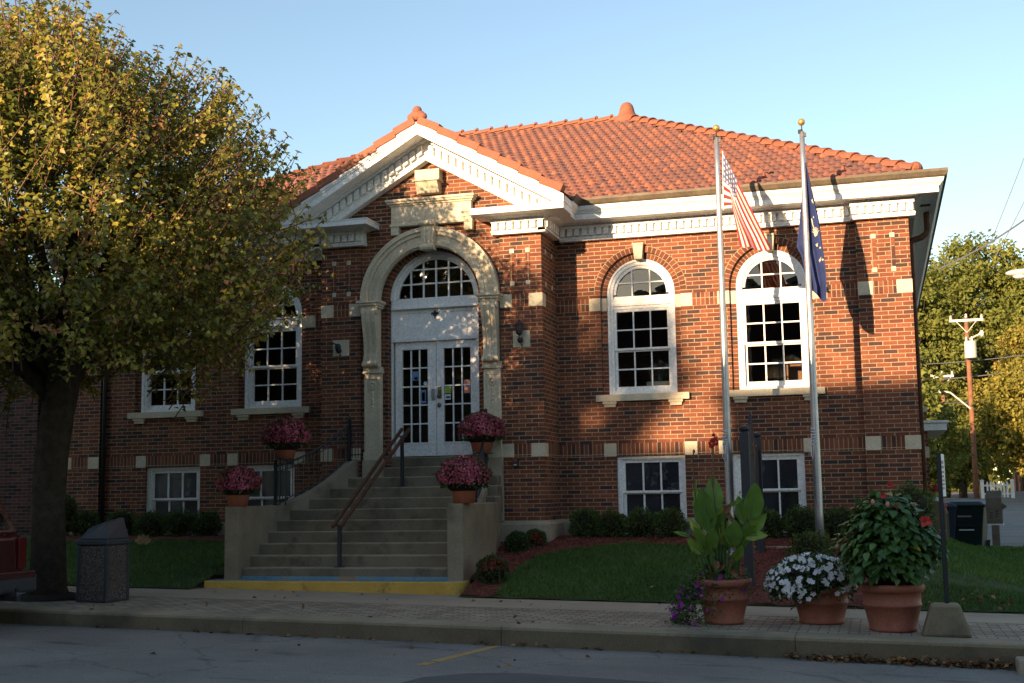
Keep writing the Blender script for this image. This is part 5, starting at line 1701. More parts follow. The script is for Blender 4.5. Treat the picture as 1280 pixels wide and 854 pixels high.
def pet_gen():
    a = random.gauss(math.pi*1.12, 0.6) if random.random() < 0.75 else random.uniform(0, 2*math.pi)
    k = random.random()
    r = 0.26+0.27*k**0.7+random.gauss(0, 0.05)
    if abs(a-math.pi*1.12) > 1.2:
        r = 0.24+0.09*k; k *= 0.35
    return (c[0]+r*math.cos(a), c[1]+r*math.sin(a)*0.8-0.02, max(c[2]+0.02, zt+0.07-0.52*k+random.gauss(0, 0.05)))
p = trail(1500, pet_gen)
put(leaves('trailing_foliage', p-np.array(c), rdir(len(p))+np.array([0, -0.3, -0.2]), rdir(len(p)), 0.05, 0.020), 'trailing_foliage', 'leaf_dark', t)
p = trail(85, pet_gen)
V, F, rn = cards(10, p+np.array([0, -0.03, 0.0]), RNG.normal(0, 0.5, p.shape)+np.array([0.1, -1, 0.25]), RNG.uniform(0.018, 0.030, len(p)), RNG.random(len(p)))
put(fastmesh('blooms', V-np.array(c), F, rn), 'blooms', 'petunia_purple', t)

# white petunia planter
c = (6.20, -5.66, z_walk(6.2)+0.004)
t = thing('petunia_planter', 'terracotta bowl overflowing with white petunias', 'planter', c)
planter(t, c, 0.235, 0.315, 0.40)
def wp(n, s=1.0):
    p = rdir(n*2); p = p[p[:, 2] > -0.55][:n]
    low = np.clip(-p[:, 2], 0, 1)
    keep = ~((low > 0.1) & (p[:, 0] > 0.2) & (RNG.random(len(p)) < 0.8))
    p = p[keep]
    q = p*np.array([0.47, 0.42, 0.29])*s
    q *= (1+0.07*np.sin(8*p[:, 0]+1)*np.sin(7*p[:, 2]))[:, None]
    q[:, 2] += 0.02
    return q+np.array([c[0]-0.09, c[1]-0.02, c[2]+0.40]), p
p, nn = wp(2600, 0.95)
put(leaves('foliage', p-np.array(c)+RNG.normal(0, 0.02, p.shape), nn+RNG.normal(0, 0.6, p.shape), rdir(len(p)), 0.05, 0.025), 'foliage', 'leaf_dark', t)
p, nn = wp(620, 1.0)
k = (RNG.random(len(p)) < 0.46+0.5*np.clip(p[:, 2]-c[2]-0.42, 0, 1)/0.3)
p, nn = p[k], nn[k]
V, F, rn = cards(10, p+nn*0.015, nn+RNG.normal(0, 0.3, p.shape)+np.array([0, -0.35, 0.1]), RNG.uniform(0.026, 0.040, len(p)), RNG.random(len(p))*0.9)
put(fastmesh('blooms', V-np.array(c), F, rn), 'blooms', 'petunia_white', t)
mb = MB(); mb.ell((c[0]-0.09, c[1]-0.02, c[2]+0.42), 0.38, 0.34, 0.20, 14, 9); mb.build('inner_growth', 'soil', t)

# hibiscus planter
c = (6.93, -6.18, z_walk(6.93)+0.004)
t = thing('hibiscus_planter', 'large ribbed terracotta planter of leafy hibiscus with red flowers', 'planter', c)
planter(t, c, 0.235, 0.325, 0.475)
def hib(n, s=1.0):
    p = rdir(n*2); p = p[p[:, 2] > -0.62][:n]
    prof = 1.0-0.25*np.clip(p[:, 2], 0, 1)
    q = p*np.array([0.455, 0.43, 0.50])*s
    q[:, 0] *= prof; q[:, 1] *= prof
    q *= (1+0.10*np.sin(7*p[:, 0]+2)*np.sin(6*p[:, 2]+1)+0.06*RNG.normal(size=len(p)))[:, None]
    return q+np.array([c[0]+0.0, c[1], c[2]+0.86]), p
mbp, mbn = hib(1100)
in1, inn = hib(800, 0.78)
mbp = np.concatenate([mbp, in1]); mbn = np.concatenate([mbn, inn])
d = mbn*np.array([1, 1, 0.3])+RNG.normal(0, 0.35, mbp.shape)+np.array([0, 0, -0.55])
up = mbn+np.array([0, 0, 0.8])
L = RNG.uniform(0.075, 0.125, len(mbp))
def heart_leaves(name, pos, dirv, nrm, L, W, rnd):
    d = norm(np.asarray(dirv)); s = norm(np.cross(d, nrm)); u = norm(np.cross(s, d))
    n = len(pos); L = L[:, None]; W = W[:, None]
    sh = [(0.0, 0.0, 0), (0.06, -0.30, 0.06), (0.28, -0.50, 0.10), (0.62, -0.34, 0.03), (1.0, 0.0, -0.12), (0.62, 0.34, 0.03), (0.28, 0.50, 0.10), (0.06, 0.30, 0.06), (0.4, 0.0, -0.02)]
    V = np.stack([pos+d*L*a+s*W*b+u*L*cc for a, b, cc in sh], 1).reshape(-1, 3)
    b = np.arange(n)[:, None]*9
    F = np.concatenate([b+np.array([[8, k, (k+1) % 8]]) for k in range(8)], 1).reshape(-1, 3)
    return fastmesh(name, V, F, np.repeat(rnd, 9), smooth=False)
rn = np.clip(RNG.normal(0.5, 0.22, len(mbp)), 0, 0.94); rn[RNG.random(len(mbp)) < 0.004] = 1.0
put(heart_leaves('foliage', mbp-np.array(c), d, up, L, L*0.78, rn), 'foliage', 'leaf_hib', t)
mb = MB()
for i in range(14):
    a = random.uniform(0, 6.28); r = random.uniform(0.1, 0.3)
    mb.tube([(c[0]+0.05*math.cos(a), c[1]+0.05*math.sin(a), c[2]+0.42), (c[0]+r*0.6*math.cos(a), c[1]+r*0.6*math.sin(a), c[2]+0.8), (c[0]+r*math.cos(a), c[1]+r*math.sin(a), c[2]+1.2)], [0.012, 0.009, 0.004], 5)
mb.build('branches', 'twig', t)
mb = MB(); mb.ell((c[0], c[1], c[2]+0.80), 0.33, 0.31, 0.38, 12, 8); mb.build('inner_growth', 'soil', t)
def hib_flower(p, r):
    mb = MB()
    for k in range(5):
        a = 2*math.pi*k/5+random.random()
        q = Vector(p)
        big_leaf(mb, q, q+Vector((r*math.cos(a), -0.015, r*math.sin(a))), r*0.85, (0, -1, 0), -0.1, 5, 0.1)
    return put_rnd(mb, 'flower', 'hib_red', t, lambda i: random.random())
hib_flower((7.29, -6.42, 0.07), 0.065)
hib_flower((6.895, -6.32, 0.33), 0.035); hib_flower((6.97, -6.25, 0.445), 0.035); hib_flower((7.02, -6.45, 0.225), 0.022)
mb = MB()
for q in ((6.79, -6.4, 0.27), (6.935, -6.5, 0.245)):
    mb.piece()
    mb.ell(q, 0.02, 0.02, 0.03, 8, 6)
mb.build_pieces('bud', 'sticker_pink', t, smooth=True)

# ------------------------------------------------------------------ trash bin with aggregate panels
M['aggregate'] = surf('exposed_aggregate', [(0.3, (0.12, 0.095, 0.08)), (0.7, (0.2, 0.155, 0.13))], 6, 0.95, 130, 1.0, 0.012)
nt = M['aggregate'].node_tree
b_ = nt.nodes["Principled BSDF"]
vr_ = nt.nodes.new("ShaderNodeTexVoronoi"); vr_.inputs["Scale"].default_value = 75
nt.links.new(gcoord(nt), vr_.inputs["Vector"])
rr_ = ramp(nt, [(0.0, (0.07, 0.05, 0.042)), (0.35, (0.15, 0.112, 0.097)), (0.7, (0.26, 0.205, 0.175)), (1.0, (0.11, 0.095, 0.088))])
sep = nt.nodes.new("ShaderNodeSeparateColor"); nt.links.new(vr_.outputs["Color"], sep.inputs[0]); nt.links.new(sep.outputs[0], rr_.inputs[0])
rd_ = ramp(nt, [(0.2, (1.1,)*3), (0.6, (0.35,)*3)]); nt.links.new(vr_.outputs["Distance"], rd_.inputs[0])
nt.links.new(mixc(nt, 1, rr_.outputs[0], rd_.outputs[0], 'MULTIPLY'), b_.inputs["Base Color"])
bx, by = -2.604, -5.845
bz = z_walk(bx)+0.004
t = thing('trash_bin', 'square pebbled concrete trash bin with slanted black hood', 'trash bin', (bx, by, bz), rz=R_(-4))
def lbuild(mb, name, mat, parent, **kw):
    return mb.build(name, mat, parent, org=(0, 0, 0), **kw)
mb = MB()
w0, w1, hb_ = 0.275, 0.265, 0.70
for (ax_, sx) in (('x', -1), ('x', 1), ('y', -1), ('y', 1)):
    wa, wb = 0.22, 0.212
    if ax_ == 'x':
        vs = [(sx*wa, -wa+0.03, 0.03), (sx*wa, wa-0.03, 0.03), (sx*wb, wb-0.03, hb_), (sx*wb, -wb+0.03, hb_)]
        ins_ = [(sx*(wa-0.05), -wa+0.03, 0.03), (sx*(wa-0.05), wa-0.03, 0.03), (sx*(wb-0.05), wb-0.03, hb_), (sx*(wb-0.05), -wb+0.03, hb_)]
    else:
        vs = [(-wa+0.03, sx*wa, 0.03), (wa-0.03, sx*wa, 0.03), (wb-0.03, sx*wb, hb_), (-wb+0.03, sx*wb, hb_)]
        ins_ = [(-wa+0.03, sx*(wa-0.05), 0.03), (wa-0.03, sx*(wa-0.05), 0.03), (wb-0.03, sx*(wb-0.05), hb_), (-wb+0.03, sx*(wb-0.05), hb_)]
    mb.mesh(vs+ins_, [(0, 1, 2, 3), (7, 6, 5, 4), (0, 4, 5, 1), (1, 5, 6, 2), (2, 6, 7, 3), (3, 7, 4, 0)])
lbuild(mb, 'panels', 'aggregate', t)
mb = MB()
for sx in (-1, 1):
    for sy in (-1, 1):
        mb.beam((sx*0.207, sy*0.207, 0), (sx*0.20, sy*0.20, hb_+0.02), 0.045, 0.045, (0, 1, 0))
mb.box(-0.225, 0.225, -0.225, 0.225, 0.0, 0.032)
lbuild(mb, 'frame', 'dark_grey', t, bevel=0.005)
mb = MB()
mb.box(-0.24, 0.24, -0.24, 0.24, hb_+0.005, hb_+0.075)
za, zb_ = hb_+0.075, hb_+0.30
vs = [(-0.22, -0.22, za), (0.22, -0.22, za), (0.22, 0.22, za), (-0.22, 0.22, za), (-0.12, -0.15, zb_-0.085), (0.14, -0.15, zb_-0.02), (0.15, 0.19, zb_+0.045), (-0.11, 0.19, zb_-0.005)]
mb.mesh(vs, [(0, 1, 5, 4), (1, 2, 6, 5), (2, 3, 7, 6), (3, 0, 4, 7), (4, 5, 6, 7), (0, 3, 2, 1)])
lbuild(mb, 'hood', 'dark_grey', t, bevel=0.015)

# ------------------------------------------------------------------ flagpoles and flags
def flagpole(label, x, y, ztop, r):
    zb = z_yard(x, y)-0.05
    t = thing('flagpole', label, 'flagpole', (x, y, zb), 'flagpoles in front of the right wing')
    mb = MB(); n = 10
    mb.tube([(x, y, zb+(ztop-zb)*i/n) for i in range(n+1)], [r*(1-0.42*(i/n)) for i in range(n+1)], 16)
    mb.lathe((x, y, zb), [(r*1.9, 0), (r*1.9, 0.03), (r*1.25, 0.07), (r, 0.09)], 20)
    mb.build('shaft', 'galv', t, smooth=True)
    mb = MB(); mb.tube([(x, y, ztop), (x, y, ztop+0.09)], 0.009, 8); mb.tube([(x-0.02, y, ztop-0.02), (x-0.02, y, ztop+0.03)], 0.035, 10)
    mb.box(x-0.02, x+0.06, y-0.02, y+0.02, ztop-0.075, ztop-0.02); mb.build('truck', 'dark_metal', t)
    mb = MB(); mb.ell((x, y, ztop+0.145), 0.052, 0.052, 0.052, 16, 12); mb.build('ball', 'gold', t, smooth=True)
    mb = MB()
    zc = 1.10
    mb.tube([(x-r-0.01, y-0.035, zc), (x-r-0.01, y-0.035, zc+0.0), (x+0.05, y-0.04, ztop-0.05)], 0.005, 5)
    for k in range(6):
        zz = zc+0.03*k-0.03
        mb.tube([(x-r*0.9, y-0.05-0.01*(k % 2), zz+0.03), (x-r*0.5-0.03, y-r-0.025, zz-0.05+0.02*k), (x+0.02, y-r-0.02, zz+0.02)], 0.007, 5)
    mb.tube([(x-r*0.8, y-r, zc+0.0), (x-r*1.1, y-r*1.2, zc-0.20), (x-r*0.6, y-r*1.1, zc-0.28), (x-r*0.4, y-r, zc-0.05)], 0.007, 5)
    mb.build('halyard', 'sticker_white', t, smooth=True)
    return t
flagpole('left steel flagpole carrying the striped flag', 4.80, -1.64, 5.60, 0.062)
flagpole('right steel flagpole carrying the blue flag', 6.03, -1.60, 5.58, 0.062)

def flag_us():
    m, nt, b = nmat('striped_flag_cloth')
    uv = gcoord(nt, "UV")
    sp = nt.nodes.new("ShaderNodeSeparateXYZ"); nt.links.new(uv, sp.inputs[0])
    def mth(op, a, b_=None):
        n = nt.nodes.new("ShaderNodeMath"); n.operation = op
        for i, v in enumerate((a, b_)):
            if v is None: continue
            if hasattr(v, "links"): nt.links.new(v, n.inputs[i])
            else: n.inputs[i].default_value = v
        return n.outputs[0]
    s_, t_ = sp.outputs[0], sp.outputs[1]
    k = mth('MODULO', mth('FLOOR', mth('MULTIPLY', t_, 13.0)), 2.0)
    col = mixc(nt, k, (0.50, 0.028, 0.030), (0.78, 0.74, 0.68))
    # canton with rows of stars
    su, tu = mth('DIVIDE', s_, 0.30), mth('DIVIDE', mth('SUBTRACT', t_, 6/13), 7/13)
    gx, gy = mth('MULTIPLY', su, 6.0), mth('MULTIPLY', tu, 5.0)
    fx, fy = mth('SUBTRACT', mth('FRACT', gx), 0.5), mth('SUBTRACT', mth('FRACT', gy), 0.5)
    dd = mth('ADD', mth('MULTIPLY', fx, fx), mth('MULTIPLY', fy, fy))
    star = mth('LESS_THAN', dd, 0.055)
    can = mixc(nt, star, (0.12, 0.125, 0.23), (0.78, 0.75, 0.72))
    inc = mth('MULTIPLY', mth('LESS_THAN', s_, 0.30), mth('GREATER_THAN', t_, 6/13))
    col = mixc(nt, inc, col, can)
    nt.links.new(col, b.inputs["Base Color"])
    b.inputs["Roughness"].default_value = 0.8
    tr = nt.nodes.new("ShaderNodeBsdfTranslucent"); nt.links.new(col, tr.inputs[0])
    mx = nt.nodes.new("ShaderNodeMixShader"); mx.inputs[0].default_value = 0.25
    nt.links.new(b.outputs[0], mx.inputs[1]); nt.links.new(tr.outputs[0], mx.inputs[2])
    nt.links.new(mx.outputs[0], nt.nodes["Material Output"].inputs[0])
    return m
M['flag_us'] = flag_us()
def flag_mesh(name, ns, nt_, pf, mat, parent):
    V, U = [], []
    for j in range(nt_+1):
        for i in range(ns+1):
            s_, t_ = i/ns, j/nt_
            V.append(pf(s_, t_)); U.append((s_, t_))
    F = [(j*(ns+1)+i, j*(ns+1)+i+1, (j+1)*(ns+1)+i+1, (j+1)*(ns+1)+i) for j in range(nt_) for i in range(ns)]
    me = bpy.data.meshes.new(name)
    org = ORG[parent.name] if parent else Vector((0, 0, 0))
    me.from_pydata([tuple(Vector(v)-org) for v in V], [], F)
    uv = me.uv_layers.new(name="UVMap")
    for p in me.polygons:
        for li, vi in zip(p.loop_indices, p.vertices):
            uv.data[li].uv = U[vi]
    return put(me, name, mat, parent, smooth=True)
def us_pos(s, t):
    A = Vector((4.885, 0, 5.375)).lerp(Vector((5.560, 0, 3.80)), s)
    if s < 0.12:
        B = Vector((4.865, 0, 4.555)).lerp(Vector((4.985, 0, 4.56)), s/0.12)
    else:
        B = Vector((4.985, 0, 4.56)).lerp(Vector((5.095, 0, 3.915)), (s-0.12)/0.88)
    P = B.lerp(A, t)
    P.z -= 0.10*math.sin(math.pi*t)*math.sin(math.pi*min(1, s*1.2))*0.6
    y = -1.66 - 0.10*s + 0.075*math.sin(t*9.5+s*2.0)*(0.15+s) - 0.05*math.sin(t*21+1)*s - 0.06*t*s
    return (P.x, y, P.z)
t = thing('striped_flag', 'red and white striped flag with starred blue canton hanging from left pole', 'flag', (4.86, -1.66, 4.5))
flag_mesh('cloth', 60, 52, us_pos, 'flag_us', t)
mb = MB(); mb.tube([(4.885, -1.66, 5.38), (4.865, -1.66, 4.5)], 0.008, 6); mb.build('header_rope', 'sticker_white', t)

M['dark_grey'].name = 'dark_plastic'
M['flag_blue'] = surf('blue_flag_cloth', [(0.3, (0.018, 0.030, 0.105)), (0.7, (0.028, 0.045, 0.15))], 6, 0.75, 90, 0.1, 0.001)
M['flag_gold'] = flat('flag_gold_print', (0.72, 0.60, 0.36), 0.7)
Rg = [(5.11, 6.075), (4.90, 6.11), (4.675, 6.15), (4.317, 6.212), (3.846, 6.250), (3.379, 6.285), (3.07, 6.272)]
Lg = [(5.11, 6.05), (4.90, 6.02), (4.455, 5.956), (3.919, 5.877), (3.80, 5.93), (3.40, 5.99), (3.30, 6.03)]
def interp(tab, z):
    tab = sorted(tab)
    if z <= tab[0][0]: return tab[0][1]
    for (a, x), (b_, x2) in zip(tab, tab[1:]):
        if z <= b_:
            return x+(x2-x)*(z-a)/(b_-a)
    return tab[-1][1]
def blue_pos(s, t):
    zr_ = 3.06+(5.11-3.06)*t
    zl = 3.30+(5.11-3.30)*t
    # left third hangs behind the pole, the rest folds to its right
    z = zl+(zr_-zl)*min(1, s*1.25)
    x = interp(Lg, z)+(interp(Rg, z)-interp(Lg, z))*s
    if s > 0.85: z += 0.04*math.sin(6*t)
    amp = (1-t)**0.5
    y = -1.50 - 0.16*s + 0.075*math.sin(s*11+0.6+t*1.5)*amp + 0.02*math.sin(s*23+t*3)*amp
    return (x, y, z)
t = thing('blue_flag', 'limp dark blue flag with gold torch and stars on the right pole', 'flag', (6.05, -1.55, 4.2))
flag_mesh('cloth', 60, 50, blue_pos, 'flag_blue', t)
em = MB()
def on_cloth(s, t_, off=0.006):
    p = Vector(blue_pos(s, t_))
    e1 = Vector(blue_pos(min(1, s+0.02), t_))-p; e2 = Vector(blue_pos(s, min(1, t_+0.02)))-p
    n = e1.cross(e2).normalized()
    if n.y > 0: n = -n
    return p+n*off
def cloth_poly(cs, ct, pts, off=0.006):
    em.face([on_cloth(cs+a, ct+b_, off) for a, b_ in pts])
def star(cs, ct, r):
    cloth_poly(cs, ct, [((r if k % 2 == 0 else r*0.45)*2.4*math.sin(math.pi*k/5), (r if k % 2 == 0 else r*0.45)*math.cos(math.pi*k/5)*0.55) for k in range(10)])
star(0.84, 0.72, 0.028); star(0.80, 0.40, 0.026); star(0.83, 0.29, 0.028); star(0.90, 0.36, 0.018); star(0.93, 0.27, 0.018); star(0.76, 0.60, 0.016)
for k in range(7):                                  # torch flame and handle, ring of rays
    a = math.pi*(0.1+0.8*k/6)
    em.tube([on_cloth(0.80+0.05*math.cos(a), 0.48+0.012*math.sin(a)), on_cloth(0.80+0.15*math.cos(a), 0.48+0.05*math.sin(a))], 0.004, 5)
cloth_poly(0.80, 0.485, [(-0.07, -0.012), (-0.03, -0.025), (0.05, -0.025), (0.09, -0.008), (0.07, 0.014), (0.0, 0.030), (-0.06, 0.014)])
em.tube([on_cloth(0.77, 0.50), on_cloth(0.70, 0.545), on_cloth(0.66, 0.59)], 0.006, 5)
em.build('torch_emblem', 'flag_gold', t, fixn=False)

# ------------------------------------------------------------------ the street tree in front of the left wing
TB_ = Vector((-3.60, -5.62, z_walk(-3.6)))
TREE = thing('street_tree', 'broad leafy street tree with dark trunk and yellow green crown at the kerb', 'tree', TB_)
mb = MB()
trunk_pts = [(-3.60, -5.62, -0.86), (-3.60, -5.62, -0.70), (-3.60, -5.62, -0.3), (-3.61, -5.62, 0.4), (-3.58, -5.61, 1.0), (-3.53, -5.60, 1.55), (-3.45, -5.6, 2.0), (-3.42, -5.58, 2.6), (-3.4, -5.55, 3.6), (-3.45, -5.5, 5.2)]
mb.tube(trunk_pts, [0.31, 0.25, 0.222, 0.208, 0.205, 0.215, 0.21, 0.16, 0.10, 0.03], 18)
for i in range(len(mb.v)):
    x, y, z = mb.v[i]
    k = 1+0.07*math.sin(5*math.atan2(y+5.6, x+3.55)+z*2)+0.03*math.sin(13*math.atan2(y+5.6, x+3.55)+z)
    mb.v[i] = (-3.55+(x+3.55)*k, -5.6+(y+5.6)*k, z)
limb_tips = []
rg = random.Random(5)
limbs = MB()
CC = Vector((-4.86, -5.45, 4.12)); CRAD = Vector((4.22, 3.2, 3.15))
def crown_r(d):
    """crown radius factor along a unit direction: uneven, flatter underneath."""
    f = 1.0 + 0.07*math.sin(3.1*d.x*2+1.0)*math.cos(2.7*d.y*2) + 0.06*math.sin(5*d.z+2*d.x)+0.05*math.sin(9*d.x+7*d.y)
    return f
for i in range(17):
    a = 2*math.pi*i/17*2.0+rg.uniform(-0.25, 0.25)
    el = rg.uniform(0.25, 1.25) if i > 4 else rg.uniform(0.12, 0.4)
    d = Vector((math.cos(a)*math.cos(el), math.sin(a)*math.cos(el), math.sin(el)))
    st_z = rg.uniform(1.45, 2.6)
    p0 = Vector((-3.5, -5.6, st_z))
    tip = CC+Vector((d.x*CRAD.x, d.y*CRAD.y, d.z*CRAD.z-0.3))*0.78
    m1 = p0.lerp(tip, 0.35)+Vector((0, 0, 0.25)); m2 = p0.lerp(tip, 0.7)+Vector((rg.uniform(-.15, .15), rg.uniform(-.15, .15), 0.3))
    r0 = rg.uniform(0.06, 0.12)
    limbs.tube([p0, m1, m2, tip], [r0, r0*0.7, r0*0.4, 0.012], 7)
    for k in range(7):
        f = rg.uniform(0.35, 0.95)
        q = (m1.lerp(m2, (f-0.35)/0.35) if f < 0.7 else m2.lerp(tip, (f-0.7)/0.3))
        e = q+Vector((rg.uniform(-0.8, 0.8), rg.uniform(-0.8, 0.8), rg.uniform(-0.1, 1.0)))
        limbs.tube([q, q.lerp(e, 0.5)+Vector((0, 0, 0.06)), e], [r0*0.3, r0*0.2, 0.006], 5)
tk = mb.build('trunk', 'bark', TREE, smooth=True)
limbs.build('limbs', 'bark', tk, smooth=True)

def street_crown():
    N = 8800
    d = rdir(N*2); d = d[(d[:, 2] > -0.72)][:N]
    rad = RNG.uniform(0.30, 1.0, N)**0.45
    fac = np.array([crown_r(Vector(q)) for q in d])
    p = np.array(CC)+d*np.array(CRAD)*(rad*fac)[:, None]
    wide = 1+0.30*np.clip(-d[:, 2], 0, 0.6)
    p[:, 0] = CC.x+(p[:, 0]-CC.x)*wide
    # weave gaps: drop shoots inside a few void pockets
    vr_ = np.sin(2.3*p[:, 0]+1)*np.sin(2.1*p[:, 2]+0.5)*np.sin(1.9*p[:, 1]+2)
    keep = (vr_ < 0.52) | (RNG.random(N) < 0.25)
    low = 1.78+0.22*np.sin(2.2*p[:, 0])-0.04*(p[:, 0]+3.0)
    keep &= p[:, 2] > low
    keep &= ~((p[:, 0] > -2.6) & (RNG.random(N) < 0.20))
    keep &= np.sin(3.4*p[:, 0]+0.4)*np.sin(3.1*p[:, 2]+1.1) < 0.80
    p, d, rad = p[keep], d[keep], rad[keep]
    n = len(p)
    ax = norm(d*np.array([0.75, 0.75, 0.45])+np.array([0, 0, 0.55])+RNG.normal(0, 0.30, (n, 3)))
    Ls = RNG.uniform(0.30, 0.75, n)
    far = rad > 0.93
    Ls[far] *= RNG.uniform(1.0, 1.55, far.sum())
    pos, dr, nr, rn = [], [], [], []
    tw = MB()
    for i in range(n):
        m = 13 if not far[i] else 15
        b0, a_, L = p[i]-ax[i]*Ls[i]*0.5, ax[i], Ls[i]
        s_ = np.cross(a_, [0, 0, 1.0]); s_ /= max(1e-6, np.linalg.norm(s_)); u_ = np.cross(s_, a_)
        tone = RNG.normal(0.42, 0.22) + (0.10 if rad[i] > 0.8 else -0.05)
        for k in range(m):
            t = (k+RNG.random())/m
            ph = k*2.4+RNG.random()
            side = s_*math.cos(ph)+u_*math.sin(ph)
            pos.append(b0+a_*L*t+side*0.015); dr.append(side*0.9+a_*0.25+np.array([0, 0, -0.55])); nr.append(a_*0.6+side*0.3+np.array([-0.25, -0.55, 0.3])+RNG.normal(0, 0.40, 3))
            rn.append(tone+RNG.normal(0, 0.16))
        for k in range(3):
            pos.append(b0+a_*L); ph = k*2.1+RNG.random(); side = s_*math.cos(ph)+u_*math.sin(ph)
            dr.append(side*0.7+a_*0.5+np.array([0, 0, -0.35])); nr.append(a_+RNG.normal(0, 0.3, 3)); rn.append(tone+RNG.normal(0, 0.15))
        if far[i] or i % 2 == 0:
            tw.tube([b0-a_*0.15, b0+a_*L*0.5, b0+a_*L], [0.009, 0.007, 0.004], 4, cap=False)
    pos = np.array(pos); nl = len(pos)
    L = RNG.uniform(0.055, 0.098, nl)
    me = leaves('crown', pos-np.array(TB_), np.array(dr), np.array(nr), L, L*RNG.uniform(0.62, 0.85, nl), np.clip(rn, 0, 1), fold=0.22, droop=0.12)
    cr = put(me, 'crown', 'leaf_pear', TREE)
    tw.build('twigs', 'twig', cr, fixn=False)
street_crown()
mb = MB()
mb.lathe((-3.6, -5.62, z_walk(-3.6)+0.008), [(0.62, 0.0), (0.5, 0.02), (0.3, 0.05)], 18, cap=False)
mb.build('root_soil', 'soil', TREE)

# ------------------------------------------------------------------ mulch, grass, litter
def in_mulch(x, y):
    if x < 1.47 and y < -3.15: return False
    if y > -1.10-0.12*math.sin(1.7*x) and -7.45 < x < 7.2 and not (-2.3 < x < 1.2):
        return True
    if 1.2 < x < 3.2:
        xb = np.interp(y, [-3.95, -3.3, -2.6, -1.9, -1.5, -1.1], [1.98, 1.93, 1.90, 2.05, 2.4, 3.1])
        if x < xb: return True
    if y > -3.95 and 4.74+0.05*math.sin(3*y) < x < 6.72+0.05*math.sin(4*y): return True
    return False
def mulch_patch(poly, name):
    pass
V, F = [], []
res = 0.06
xs_ = np.arange(-7.44, 7.3, res); ys2 = np.arange(-3.92, -0.04, res)
idx = {}
def vid(i, j):
    if (i, j) not in idx:
        x, y = xs_[i], ys2[j]
        idx[(i, j)] = len(V); V.append((x, y, z_yard(x, y)+0.016+0.012*math.sin(13*x)*math.sin(11*y)+random.uniform(-0.004, 0.004)))
    return idx[(i, j)]
for i in range(len(xs_)-1):
    for j in range(len(ys2)-1):
        if in_mulch(xs_[i]+res/2, ys2[j]+res/2) and not (-2.0 < xs_[i] < 1.1):
            F.append((vid(i, j), vid(i+1, j), vid(i+1, j+1), vid(i, j+1)))
mb = MB(); mb.mesh(V, F)
o = mb.build('mulch_bed', 'mulch', None, smooth=True); o['kind'] = 'structure'
ch = []
while len(ch) < 9000:
    x, y = random.uniform(1.2, 6.8), random.uniform(-3.9, -0.1)
    if in_mulch(x, y): ch.append((x, y, z_yard(x, y)+0.028))
ch = np.array(ch)
d = rdir(len(ch)); d[:, 2] *= 0.35
nr = rdir(len(ch))*0.5+np.array([0, 0, 1])
me = leaves('mulch_chips', ch, d, nr, RNG.uniform(0.025, 0.065, len(ch)), RNG.uniform(0.010, 0.020, len(ch)), fold=0.1)
put(me, 'mulch_chips', 'chip')['kind'] = 'stuff'

def grass():
    pts = []
    def sow(x0, x1, y0, y1, dens):
        n = int((x1-x0)*(y1-y0)*dens)
        for _ in range(n):
            x, y = random.uniform(x0, x1), random.uniform(y0, y1)
            if in_mulch(x, y) or (-2.52 < x < 1.45): continue
            if math.sin(3.1*x+1.0)*math.sin(4.3*y+0.7) > 0.86 and random.random() < 0.6: continue
            if (x-8.0)**2/0.6+(y+2.6)**2/0.09 < 1 and random.random() < 0.8: continue
            pts.append((x, y))
    sow(-9, -2.2, -3.92, -1.0, 1100)
    sow(1.85, 4.9, -3.92, -1.0, 2400)
    sow(6.65, 10.2, -3.92, 0.0, 1700)
    sow(7.6, 10.2, 0.0, 8.0, 500)
    sow(10.2, 14.0, -3.92, 0.0, 700)
    n = len(pts)
    P = np.array([(x, y, z_yard(x, y)) for x, y in pts])
    h = RNG.uniform(0.035, 0.075, n); w = RNG.uniform(0.004, 0.009, n)
    w[P[:, 1] > 0] *= 2
    a = RNG.uniform(0, 2*np.pi, n)
    s = np.stack([np.cos(a), np.sin(a), np.zeros(n)], 1)
    ln = np.stack([RNG.normal(0, 0.5, n), RNG.normal(0, 0.5, n), np.ones(n)], 1)
    V = np.stack([P-s*w[:, None], P+s*w[:, None], P+ln*h[:, None]], 1).reshape(-1, 3)
    F = np.arange(3*n).reshape(-1, 3)
    tone = np.clip(0.35+0.2*np.sin(1.7*P[:, 0]+0.5)*np.sin(2.3*P[:, 1])+RNG.normal(0, 0.2, n), 0, 1)
    me = fastmesh('grass', V, F, np.repeat(tone, 3))
    put(me, 'grass', 'grass')['kind'] = 'stuff'
grass()

# edging stone between the upper and lower beds
t = thing('edging_kerb', 'low pale concrete edging between the shrubs and the red mulch bed', 'edging', (5.8, -1.25, -0.42))
mb = MB()
mb.slab([(4.85, -1.30), (6.80, -1.36), (6.80, -1.22), (4.85, -1.17)], -0.75, -0.392)
mb.build('edging', 'concrete_light', t, bevel=0.012)

